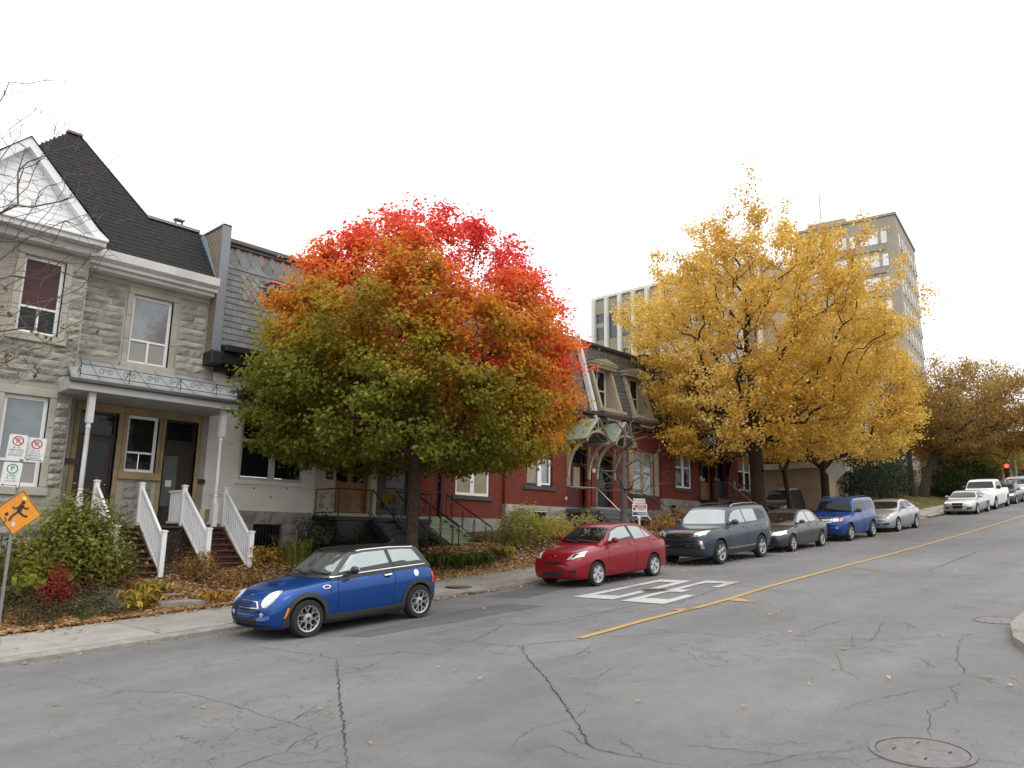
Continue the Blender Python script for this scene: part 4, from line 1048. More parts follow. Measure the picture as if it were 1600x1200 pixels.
def dormer(parent, x0, x1, zb, zt, yf):
    d = None; fr = yf(zb) - .18                 # pilasters follow the roof slope, the window stands upright at the back of the niche
    yw = yf(zt) + .12
    d = None
    for x in (x0, x1 - .16):
        mb = MB(); v = [(x, yf(zb) - .16, zb), (x + .16, yf(zb) - .16, zb), (x + .16, yf(zt) - .16, zt), (x, yf(zt) - .16, zt)]
        v += [(a, b + .3, c_) for a, b, c_ in v]; mb.add(v, [(0, 1, 2, 3), (0, 4, 5, 1), (1, 5, 6, 2), (2, 6, 7, 3), (3, 7, 4, 0)])
        if d is None: d = link('dormer', mb, M_TAN, parent)
        else: link('pilaster', mb, M_TAN, d)
    mb = MB()
    for x in (x0 + .16, x1 - .18):
        mb.add([(x, yf(zb) - .1, zb), (x + .02, yf(zb) - .1, zb), (x + .02, yf(zt) - .1, zt), (x, yf(zt) - .1, zt), (x, yw + .2, zb), (x + .02, yw + .2, zb), (x + .02, yw + .2, zt), (x, yw + .2, zt)], [(0, 1, 2, 3), (0, 3, 7, 4), (1, 5, 6, 2), (0, 4, 5, 1)])
    mb.box(x0 + .16, x1 - .16, yf(zb) - .16, yw + .2, zb - .02, zb + .05); link('cheek', mb, M_TAN, d)
    window_o = link('sash', frame_mb(x0 + .18, x1 - .18, zb + .05, zt, yw, .07, .06, [(.5, .05)], [(.5, .05)]), M_WHITEP, d)
    mb = MB(); mb.box(x0 + .2, x1 - .2, yw + .03, yw + .04, zb + .07, zt - .02); link('pane', mb, M_GLASS, d)
    mb = MB(); yo = yf(zt) - .42
    mb.box(x0 - .14, x1 + .14, yo, yw + .5, zt + .16, zt + .26); mb.box(x0 - .08, x1 + .08, yo + .08, yw + .5, zt, zt + .16)
    mb.add([(x0 - .16, yo - .03, zt + .26), (x1 + .16, yo - .03, zt + .26), (x1 + .16, yw + .6, zt + .36), (x0 - .16, yw + .6, zt + .36), ((x0 + x1) / 2, yo - .03, zt + .46), ((x0 + x1) / 2, yw + .6, zt + .5)], [(0, 1, 4), (0, 4, 5, 3), (1, 2, 5, 4), (2, 3, 5)])
    for i in range(10):
        a = x0 - .04 + i * (x1 - x0 + .02) / 10; mb.box(a, a + .06, yo + .03, yo + .08, zt + .06, zt + .16)
    link('hood', mb, M_TAN, d)
    mb = MB(); mb.box(x0 - .06, x1 + .06, yf(zb) - .34, yf(zb) + .1, zb - .16, zb - .02); mb.prism([(x0 + .05, zb - .16), (x1 - .05, zb - .16), (x1 - .35, zb - .55), (x0 + .35, zb - .55)], yf(zb) - .28, yf(zb) + .12, 'xz'); link('sill_corbel', mb, M_TAN, d)
def red_house(name, label, x0, x1, zf, y, ops, mans_zb, mans_zt, slates=True, dorm=()):
    H = thing(name, label, 'house', ((x0 + x1) / 2, 21, zf - 1.6), 'red brick row houses')
    mb = MB(); wall(mb, x0, x1, zf, mans_zb, y, [(o[0], o[1], max(o[2], zf), o[3]) for o in ops if o[3] > zf], .16, back=6); link('wall', mb, M_RED, H)
    mb = MB(); wall(mb, x0, x1, zf - 2.4, zf - .004, y - .06, [o for o in ops if o[3] <= zf], .16); mb.add([(x0, y - .06, zf - .004), (x1, y - .06, zf - .004), (x1, y + .1, zf - .004), (x0, y + .1, zf - .004)], [(0, 1, 2, 3)]); link('foundation', mb, M_GREYSTONE, H)
    yf = mansard(H, x0, x1, mans_zb, mans_zt, 20.8, .30, slates, True, [(a + .1, b - .1, c_, d) for a, b, c_, d in dorm])
    for q in dorm: dormer(H, *q, yf)
    return H, yf
# first red house
op = [(19.22, 20.98, 1.42, 3.5), (16.0, 17.1, .58, 3.1)]
H1, _ = red_house('red_brick_house', 'red brick house with green front steps behind the maple trunk', 15.6, 21.7, .6, 21.0, op, 5.4, 8.8, False)
window(H1, 19.22, 20.98, 1.42, 3.5, 21.05, M_WHITEV, [(.06, .44, .04, .66, M_CURTAIN), (.56, .94, .04, .66, M_CURTAIN), (.06, .44, .70, .96, M_GLASS), (.56, .94, .70, .96, M_GLASS)], .1, [(.5, .19)], [(.68, .07)], (M_DKTRIM, .16, .16, .12), .09)
door(H1, 16.0, 17.1, .58, 3.1, 21.12, mat('slate_grey_door', (.05, .05, .055), .5), M_GLASS)
mb = MB(); mb.box(15.62, 15.92, 20.92, 21.0, .6, 4.6); link('pilaster', mb, mat('purple_brown_paint', (.085, .045, .045), .6), H1)
mb = MB(); mb.box(18.35, 18.62, 20.985, 21.0, .62, 4.9); link('recess_shadow_strip', mb, mat('recess_shadow_brown', (.035, .018, .015), .9), H1)  # thin dark strip paints the shadow of a recess, no cavity is cut
mb = MB(); mb.tube([(18.46, 20.93, .3), (18.46, 20.93, 5.2)], .05, 8); link('downspout', mb, mat('brown_pipe', (.04, .02, .017), .5), H1, smooth=True)
s4 = stair('green_stairs', 'sage green front steps beside the maple trunk', 17.05, 18.35, 20.6, .52, 18.15, -.72, 7, M_GREENSTEP, M_GREENSTEP, closed=True, side=M_GREENSTEP)
mb = MB(); mb.box(16.9, 18.4, 20.6, 20.98, -.6, .52); link('landing', mb, M_GREENSTEP, s4)
iron_rail(s4, [(16.95, 20.6, .52), (16.95, 18.3, -.62)], .85, 0, 0, lanterns=4, r=.016); iron_rail(s4, [(18.45, 20.6, .52), (18.45, 18.3, -.62)], .85, 0, 0, lanterns=4, r=.016)
mb = MB(); mb.tube([(15.3, 20.1, 1.42), (18.4, 20.55, 1.42)], .018, 6); link('handrail', mb, M_IRONP, s4)
# second red house
op = [(22.92, 24.55, 1.98, 3.9), (25.48, 26.92, 1.22, 3.75), (23.35, 24.2, .1, .98)]
H2, _ = red_house('red_brick_house', 'red brick house with stone base left of the first arched canopy', 21.7, 27.15, 1.19, 20.86, op, 5.5, 8.95, False)
window(H2, 22.92, 24.55, 1.98, 3.9, 20.92, M_BLACKP, [(.07, .45, .05, .95, M_CURTAIN), (.55, .93, .05, .95, M_GLASS_L)], .1, [(.5, .14)], [(.62, .06)], (M_DKTRIM, .16, .16, .12), .09)
mb = MB(); mb.box(23.62, 23.85, 20.87, 20.915, 1.9, 3.1); link('white_mullion', mb, M_WHITEV, H2)
mb = MB(); mb.box(23.85, 24.42, 20.88, 20.918, 2.05, 2.12); mb.box(24.34, 24.42, 20.88, 20.918, 2.12, 3.1); link('white_sash', mb, M_WHITEV, H2)
mb = MB(); mb.box(23.35, 24.2, 20.93, 20.94, .1, .98); o = link('basement_window', mb, M_GLASS, H2)
mb = MB(); mb.box(23.33, 23.39, 20.80, 20.93, .06, 1.0); mb.box(24.16, 24.22, 20.80, 20.93, .06, 1.0); mb.box(23.39, 24.16, 20.80, 20.93, .94, 1.0); link('white_frame', mb, M_WHITEP, o)
stones(H2, 21.75, 23.3, -.3, 1.17, 20.80, .36, (.5, 1.0), .06, ROCKS_G); stones(H2, 24.28, 25.45, -.3, 1.17, 20.80, .36, (.5, 1.0), .06, ROCKS_G)
M_RBDOOR = mat('oxblood_door', (.07, .014, .012), .45)
door(H2, 25.48, 26.92, 1.22, 3.75, 21.15, M_RBDOOR, M_CURTAIN, leaves=2, trans=.6)
mb = MB(); mb.tube([(25.3, 20.75, 1.5), (25.3, 20.75, 1.62)], .05, 8); link('vent_cap', mb, M_WHITEP, H2)
# third red house, with dormers
op = [(27.55, 28.85, 1.25, 3.6), (30.45, 32.25, 2.0, 4.05)]
H3, yf3 = red_house('red_brick_house', 'red brick house with tan dormers and tan shuttered window', 27.15, 32.75, 1.3, 20.9, op, 5.5, 8.95, True, [(27.75, 29.45, 5.75, 7.75), (30.45, 32.15, 5.75, 7.75)])
window(H3, 30.45, 32.25, 2.0, 4.05, 20.95, M_TAN, [(.07, .44, .05, .47, M_GLASS_L), (.56, .93, .05, .47, M_GLASS_L), (.07, .44, .53, .95, M_GLASS_L), (.56, .93, .53, .95, M_GLASS_L)], .1, [(.5, .16)], [(.5, .07)], (M_DKTRIM, .12, .16, .12), .1)
for x in (30.1, 32.28):
    mb = MB(); mb.box(x, x + .33, 20.84, 20.9, 1.98, 4.05)
    for i in range(12): mb.box(x + .05, x + .28, 20.825, 20.842, 2.1 + i * .155, 2.2 + i * .155)
    link('shutter', mb, M_TAN, H3)
door(H3, 27.55, 28.85, 1.25, 3.6, 21.1, M_BLACKP, M_GLASS, leaves=1, trans=.45)
mb = MB(); mb.box(27.16, 27.52, 20.80, 20.9, 1.3, 3.3); link('brick_pier', mb, M_RED, H3)
mb = MB(); mb.box(27.18, 27.38, 20.77, 20.8, 2.78, 2.95); link('number_plate', mb, M_WHITEP, H3)
mb = MB(); mb.prism([(20.55, 5.2), (20.68, 5.2), (21.62, 8.6), (24, 8.8), (24, 9.15), (21.55, 9.15), (20.55, 5.6)], 27.06, 27.24, 'yz'); link('party_wall', mb, mat('white_clad_party', (.55, .55, .53), .6, var=.08), H3)
# arched canopies
def canopy(name, label, x0, x1, z0, zt, y0, y1, mtrim, mroof):
    t = thing(name, label, 'canopy', ((x0 + x1) / 2, y1, z0), 'gabled door canopies')
    xm = (x0 + x1) / 2; h = zt - z0; P = [(x0 - .12, y0 - .08, z0), (xm, y0 - .08, zt), (x1 + .12, y0 - .08, z0)]; Q = [(a, y1, c_) for a, b, c_ in P]
    mb = MB(); v = P + Q; v2 = [(a, b, c_ - .05) for a, b, c_ in v]; mb.add(v + v2, [(0, 1, 4, 3), (1, 2, 5, 4), (6, 9, 10, 7), (7, 10, 11, 8), (0, 6, 7, 1), (1, 7, 8, 2), (0, 3, 9, 6), (2, 8, 11, 5)]); link('roof', mb, mroof, t)
    mb = MB()
    for s_, xe in ((-1, x0), (1, x1)):
        mb.bar((xe + s_ * .12, y0, z0 - .02), (xm, y0, zt - .02), .07, .12, upv=(0, 1, 0))
    link('rake_board', mb, mtrim, t)
    mb = MB(); n = 14; R = (x1 - x0) / 2; zc = z0 - .12
    pts = [(xm - R * cos(pi * i / n), y0, zc + .62 * R * sin(pi * i / n)) for i in range(n + 1)]
    for a, b in zip(pts[:-1], pts[1:]): mb.bar(a, b, .09, .10, upv=(0, 1, 0))
    link('arch', mb, mtrim, t)
    mb = MB(); zc2 = zc + .62 * R
    for a in (-.9, -.45, 0, .45, .9):
        e = Vector((xm + a * R * .62, y0, zt - .14 - abs(a) * R * .62 * h / R)); mb.bar((xm + a * .12, y0, zc2 + .02), e, .05, .045, upv=(0, 1, 0))
    link('fan_strut', mb, mtrim, t)
    for x in (x0 + .06, x1 - .06):
        mb = MB(); zb_ = z0 - 1.5; pts = [(x, y1 - .06 - (y1 - y0 - .1) * (1 - cos(pi / 2 * i / 10)), zb_ + (z0 - .1 - zb_) * sin(pi / 2 * i / 10)) for i in range(11)]
        for a, b in zip(pts[:-1], pts[1:]): mb.bar(a, b, .10, .13, upv=(1, 0, 0))
        mb.box(x - .06, x + .06, y1 - .11, y1 - .01, zb_ - .1, z0 - .05); mb.box(x - .05, x + .05, y0, y1, z0 - .12, z0 - .03); link('bracket', mb, mtrim, t)
    return t
canopy('arched_canopy', 'cream arched canopy with sunburst struts over the oxblood doors', 25.45, 27.0, 4.05, 5.0, 19.75, 20.86, M_TAN, M_GREENROOF)
canopy('arched_canopy', 'cream arched canopy with green roof over the black door', 27.5, 28.95, 4.1, 5.05, 19.75, 20.9, M_TAN, M_GREENROOF)
# grey stoop with steel rails under the canopies
t = thing('front_stoop', 'grey stoop with pale steel handrails under the arched canopies', 'stoop', (27, 20, .2))
mb = MB(); mb.box(25.3, 29.0, 19.7, 20.84, .96, 1.14); mb.box(25.5, 28.9, 19.75, 20.8, .0, .96); link('slab', mb, mat('slate_grey_paint', (.09, .10, .105), .6, var=.2), t, bevel=.01)
s5 = stair('grey_stairs', 'grey steps with pale handrails behind the red sedan', 26.1, 27.7, 19.7, 1.14, 18.1, -.15, 6, mat('slate_grey_paint', (0, 0, 0)), mat('slate_grey_paint', (0, 0, 0)), closed=True)
M_STEEL = mat('galvanised_rail', (.42, .42, .42), .35, metal=.7)
for x in (26.05, 27.75):
    mb = MB(); mb.tube([(x, 20.8, 2.0), (x, 19.7, 2.0), (x, 18.15, .72)], .026, 6); mb.tube([(x, 18.15, .72), (x, 18.15, -.1)], .024, 6); mb.tube([(x, 19.7, 2.0), (x, 19.7, 1.14)], .02, 6); link('handrail', mb, M_STEEL, s5, smooth=True)
mb = MB(); mb.tube([(24.9, 20.2, 2.0), (26.05, 19.75, 2.0)], .026, 6); link('handrail', mb, M_STEEL, s5)
# fourth and fifth red houses
op = [(34.05, 35.6, 2.5, 4.6), (36.5, 38.0, 2.0, 4.7), (33.4, 34.0, .85, 1.6)]
H4, yf4 = red_house('red_brick_house', 'red brick house with tall white sash windows behind slate blue car', 32.75, 38.1, 1.9, 20.78, op, 5.9, 9.2, True, [(33.5, 35.0, 6.35, 8.1), (35.9, 37.4, 6.35, 8.1)])
window(H4, 34.05, 35.6, 2.5, 4.6, 20.84, M_WHITEV, [(.06, .44, .04, .48, M_GLASS), (.56, .94, .04, .48, M_GLASS), (.06, .44, .52, .96, M_GLASS_L), (.56, .94, .52, .96, M_GLASS_L)], .09, [(.5, .17)], [(.5, .07)], (M_DKTRIM, .14, .16, .12), .09)
door(H4, 36.5, 38.0, 2.0, 4.7, 21.05, M_OAK, M_GLASS, leaves=1, trans=.5)
mb = MB(); mb.box(33.4, 34.0, 20.84, 20.86, .85, 1.6); link('basement_window', mb, M_GLASS, H4)
stones(H4, 32.78, 33.36, .2, 1.88, 20.72, .42, (.5, .9), .06, ROCKS_G); stones(H4, 34.05, 36.45, .2, 1.88, 20.72, .42, (.5, .9), .06, ROCKS_G)
op = [(41.2, 42.75, 2.75, 4.95), (38.5, 39.9, 2.2, 4.8)]
H5, yf5 = red_house('red_brick_house', 'red brick end house behind the thick yellow tree trunk', 38.1, 43.25, 2.1, 21.0, op, 6.1, 9.4, True, [(39.0, 40.5, 6.5, 8.25), (41.3, 42.8, 6.5, 8.25)])
window(H5, 41.2, 42.75, 2.75, 4.95, 21.05, M_WHITEV, [(.06, .44, .04, .48, M_GLASS), (.56, .94, .04, .48, M_GLASS), (.06, .44, .52, .96, M_GLASS_L), (.56, .94, .52, .96, M_GLASS_L)], .09, [(.5, .17)], [(.5, .07)], (M_DKTRIM, .14, .16, .12), .09)
door(H5, 38.5, 39.9, 2.2, 4.8, 21.25, M_BLACKP, M_GLASS, leaves=2, trans=.5)
mb = MB(); mb.box(40.3, 40.55, 20.85, 21.0, 2.75, 3.2); link('mailbox', mb, M_METAL, H5)
canopy('dark_canopy', 'dark door canopy under the yellow leaves, left one', 36.4, 38.05, 4.85, 5.7, 19.7, 20.78, M_BLACKP, M_GREENROOF)
canopy('dark_canopy', 'dark door canopy under the yellow leaves, right one', 38.4, 40.0, 4.95, 5.8, 19.7, 21.0, M_BLACKP, M_GREENROOF)
t = thing('front_stoop', 'dark stoop with thin iron rails behind the slate blue car', 'stoop', (38.2, 20, 1))
mb = MB(); mb.box(36.3, 40.2, 19.7, 20.75, 1.8, 2.0); mb.box(36.5, 40.0, 19.8, 20.7, .6, 1.8); link('slab', mb, M_BLACKP, t)
iron_rail(t, [(36.35, 20.7, 2.0), (36.35, 19.72, 2.0), (37.6, 19.72, 2.0)], .9, 8); iron_rail(t, [(38.6, 19.72, 2.0), (40.1, 19.72, 2.0), (40.1, 20.7, 2.0)], .9, 8)
s6 = stair('black_stairs', 'dark steps with pale rail behind the slate blue car', 37.65, 38.55, 19.7, 2.0, 18.0, .65, 7, M_BLACKP, M_BLACKP, closed=True)
for x in (37.6, 38.6):
    mb = MB(); mb.tube([(x, 19.7, 2.9), (x, 18.0, 1.5), (x, 18.0, .7)], .022, 6); link('handrail', mb, M_STEEL, s6)
t = thing('iron_stairs', 'thin black iron stair railing right of the bare sapling', 'stairs', (30.3, 19, .2))
for x in (29.2, 30.3):
    iron_rail(t, [(x, 20.6, 1.25), (x, 18.0, .05)], .9, 7)
for i in range(6):
    mb = MB(); mb.box(29.2, 30.3, 20.2 - i * .4, 20.6 - i * .4, 1.05 - i * .2, 1.12 - i * .2); link('tread', mb, M_BLACKP, t)

# ================================================================== office blocks behind
M_FIN = mat('white_precast_fin', (.62, .62, .59), .7, var=.06, vs=1, dirt=.15)
M_PANEL = mat('beige_spandrel', (.30, .265, .20), .7, var=.08, vs=2)
M_OFFGLASS = mat('office_glass', (.085, .10, .105), .05, metal=.3, var=.35, vs=.35, spec=.8)
M_OFFGLASS_L = mat('office_glass_lit', (.38, .43, .42), .06, metal=.5, var=.2, vs=.4)
M_BUFF = mat('buff_rendered_wall', (.44, .33, .235), .9, var=.1, vs=.8, bump=.1, bs=40, dirt=.2)
M_CONCT = mat('tower_concrete', (.34, .295, .24), .9, var=.1, vs=.3, bump=.1, bs=20, dirt=.15)
M_TOWERGL = mat('tower_glass', (.55, .57, .58), .05, metal=.75, var=.15, vs=.4)
M_DKGLASS = mat('dark_office_glass', (.03, .032, .035), .08, var=.2)
B = thing('office_building', 'white finned office block rising behind the red brick houses', 'building', (46, 28, 1))
X = 46.
mb = MB(); mb.box(X, 57, 21.0, 35.0, 6.2, 18.0); core = link('core', mb, M_PANEL, B)
mb = MB(); mb.box(X - .12, 57.2, 20.9, 35.1, 18.0, 18.2); link('parapet', mb, M_FIN, B)
bay = 1.22; n = int(13.9 / bay)
fin = MB(); fin.box(-.34, -.02, -.14, .14, 0, 11.8); fin_me = mesh_of('fin', fin, M_FIN); og = org(B)
for i in range(n + 1):
    o = put('fin', fin_me, B); o.location = Vector((X, 34.86 - i * bay, 6.2)) - og
for s_ in range(4):
    zt_ = 16.75 - s_ * 3.05
    for i in range(n):
        ya, yb = 34.86 - i * bay - .16, 34.86 - (i + 1) * bay + .16
        mb = MB(); mb.box(X - .06, X - .01, yb, ya, zt_ - 2.0, zt_); link('pane', mb, M_OFFGLASS_L if rng.random() < .35 else M_OFFGLASS, B)
        mb = MB(); mb.box(X - .10, X - .06, yb, ya, zt_ - .75 - rng.choice([0, .3, .6]), zt_ - .72 + .02); 
        if rng.random() < .3: link('blind', mb, M_BLIND, B)
        mb = MB(); mb.box(X - .12, X - .02, yb, ya, zt_ + .02, zt_ + 1.0); link('spandrel', mb, M_PANEL, B)
mb = MB(); mb.box(X - .5, 57, 19.8, 35.2, 5.9, 6.19); link('floor_band', mb, M_FIN, B)
mb = MB(); mb.box(X + .3, 50, 18.0, 35, 4.6, 5.9); link('recessed_storey', mb, M_DKGLASS, B)
for i in range(9):
    mb = MB(); y = 18.1 + i * 1.5; mb.box(X + .2, X + .32, y, y + .12, 4.6, 5.9); link('mullion', mb, M_METAL, B)
mb = MB(); mb.box(X - .35, 50.3, 17.8, 35, 4.25, 4.59); link('canopy_band', mb, M_FIN, B)
mb = MB(); mb.box(X, 50, 18.0, 30, .4, 4.24); link('podium_wall', mb, M_BUFF, B)
mb = MB(); mb.ball((X - .1, 20.6, 3.4), (.1, .1, .1), 8, 6); link('wall_lamp', mb, M_METAL, B)
# concrete tower, turned eight degrees from the street
T = thing('office_tower', 'tall brown concrete office tower at upper right behind yellow tree', 'building', (108, 30.3, 5), world=False)
T.rotation_euler = (0, 0, radians(7.9))
HT = 39.3; W_, D_ = 13.5, 17.
mb = MB(); mb.box(.0, D_, .0, W_, 0, HT); link_t = put('core', mesh_of('core', mb, M_CONCT), T)
mb = MB(); mb.box(-.15, D_ + .15, -.15, W_ + .15, HT, HT + .35); put('parapet', mesh_of('parapet', mb, M_CONCT), T)
mb = MB(); mb.box(4, 14, 7.2, 12.5, HT + .35, HT + 2.6); put('penthouse', mesh_of('penthouse', mb, M_CONCT), T)
mb = MB(); mb.tube([(6, 11, HT + 2), (6, 11, HT + 9)], .06, 5)
for i in range(12): mb.tube([(6, 10.6, HT + 3 + i * .45), (6, 11.4, HT + 3 + i * .45)], .03, 4)
put('mast', mesh_of('mast', mb, M_METAL), T)
st = 3.3; pane_w = MB(); pane_w.box(-.06, .02, 0, 2.3, 0, 1.75); PW = mesh_of('pane', pane_w, M_TOWERGL)
pane_n = MB(); pane_n.box(-.06, .02, 0, .75, 0, 1.75); PN = mesh_of('pane', pane_n, M_TOWERGL)
for k in range(9):
    z = HT - 2.1 - 1.75 - k * st
    for i in range(3):
        y = 1.2 + i * 4.1
        for (me, dy) in ((PN, 0), (PW, 1.15)):
            o = put('pane', me, T); o.location = (0, y + dy, z)
        mb = MB(); mb.box(-.10, .0, y - .1, y + 3.6, z + 1.76, z + 1.9); mb.box(-.22, .0, y + .78, y + 1.12, z - .1, z + 1.9)
        put('window_surround', mesh_of('window_surround', mb, M_DKTRIM if 0 else M_CONCT), T)
        mb = MB(); mb.box(-.075, -.061, y + 2.27, y + 2.33, z, z + 1.75); put('mullion', mesh_of('mullion', mb, M_METAL), T)
    mb = MB(); mb.box(-.18, 0, 1.6, W_, z - .95, z - .15); put('spandrel', mesh_of('spandrel', mb, M_CONCT), T)
    for i in range(6):     # street side: slanted concrete blades over narrow dark windows
        x = 1.6 + i * 2.6
        mb = MB(); mb.box(x, x + 1.2, -.03, .02, z - .2, z + 1.75); o = put('side_window', mesh_of('side_window', mb, M_DKGLASS), T)
        mb = MB(); mb.add([(x + 1.2, -.02, z - .3), (x + 1.2, -.02, z + 1.9), (x + 2.3, -.2, z - .3), (x + 2.3, -.02, z + 1.9), (x + 2.3, -.02, z - .3)], [(0, 2, 3, 1), (2, 4, 3), (0, 4, 2)])
        put('blade', mesh_of('blade', mb, M_CONCT), T)

# ================================================================== cars
M_TYRE = mat('tyre_rubber', (.022, .022, .022), .82, var=.2, vs=9, spec=.3, coords='object')
M_ALLOY = mat('alloy_wheel', (.42, .42, .43), .35, metal=.85, var=.08, vs=6, coords='object')
M_HUBCAP = mat('silver_hubcap', (.45, .45, .46), .4, metal=.5, var=.08, vs=6, coords='object')
M_WELL = mat('wheel_well', (.012, .012, .012), .95, var=.2, coords='object')
M_TRIM = mat('black_trim', (.028, .028, .03), .55, var=.12, vs=4, coords='object')
M_GLOSSBLK = mat('gloss_black', (.010, .010, .011), .35, var=.05, coat=.25, coords='object')
M_CHROME = mat('chrome', (.62, .62, .63), .14, metal=1., var=.04, vs=3, coords='object')
M_LENS = mat('headlamp_lens', (.60, .62, .64), .12, metal=.45, var=.45, vs=22, coat=1., coords='object')
M_AMBER = mat('amber_lens', (.75, .18, .03), .2, var=.15, vs=30, coat=1., coords='object')
M_REDLENS = mat('red_lens', (.45, .015, .012), .2, var=.15, vs=30, coat=1., coords='object')
M_PLATE = mat('plate_plastic', (.05, .05, .055), .6, var=.1, coords='object')
M_SEAM = mat('panel_gap', (.006, .006, .006), .9, var=.1, coords='object')
def car_glass(name, col, metal, rough=.03):
    return mat(name, col, rough, metal=metal, var=.12, vs=1.2, coat=1., coords='object')
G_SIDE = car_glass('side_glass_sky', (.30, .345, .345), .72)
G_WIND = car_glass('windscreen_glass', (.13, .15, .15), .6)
G_DARK = mat('tinted_glass', (.008, .009, .010), .03, var=.2, vs=1.2, spec=.3, coords='object')
G_INT = mat('cabin_interior', (.014, .014, .015), .6, var=.2, coords='object', coat=.5)

def pchip(xk, yk, x):
    xk = np.asarray(xk, float); yk = np.asarray(yk, float); x = np.asarray(x, float)
    h = np.diff(xk); d = np.diff(yk) / h; m_ = np.zeros_like(yk)
    for i in range(1, len(xk) - 1):
        if d[i - 1] * d[i] > 0:
            w1 = 2 * h[i] + h[i - 1]; w2 = h[i] + 2 * h[i - 1]
            m_[i] = (w1 + w2) / (w1 / d[i - 1] + w2 / d[i])
    m_[0] = d[0]; m_[-1] = d[-1]
    k = np.clip(np.searchsorted(xk, x) - 1, 0, len(xk) - 2)
    t = (x - xk[k]) / h[k]; t = np.clip(t, 0, 1)
    return ((2 * t ** 3 - 3 * t ** 2 + 1) * yk[k] + (t ** 3 - 2 * t ** 2 + t) * h[k] * m_[k] + (-2 * t ** 3 + 3 * t ** 2) * yk[k + 1] + (t ** 3 - t ** 2) * h[k] * m_[k + 1])
def keyed(keys, x):
    k = np.array(keys, float); return pchip(k[:, 0], k[:, 1], x)

def loft(us, halves, bow=None):
    """halves[i]: (y, z) points from bottom centre to top centre; mirrored, skinned and capped"""
    mb = MB(); n = len(halves[0]); ring = 2 * n - 2
    for u, h in zip(us, halves):
        pts = [(y, z) for y, z in h] + [(-y, z) for y, z in h[-2:0:-1]]
        for y, z in pts:
            mb.v.append((u + (bow(u, y) if bow else 0), y, z))
    for i in range(len(us) - 1):
        for k in range(ring):
            a = i * ring + k; b = i * ring + (k + 1) % ring
            mb.f.append((a, a + ring, b + ring, b)); mb.m.append(0)
    mb.f.append(tuple(range(ring))); mb.m.append(0)
    mb.f.append(tuple(reversed([(len(us) - 1) * ring + k for k in range(ring)]))); mb.m.append(0)
    return mb

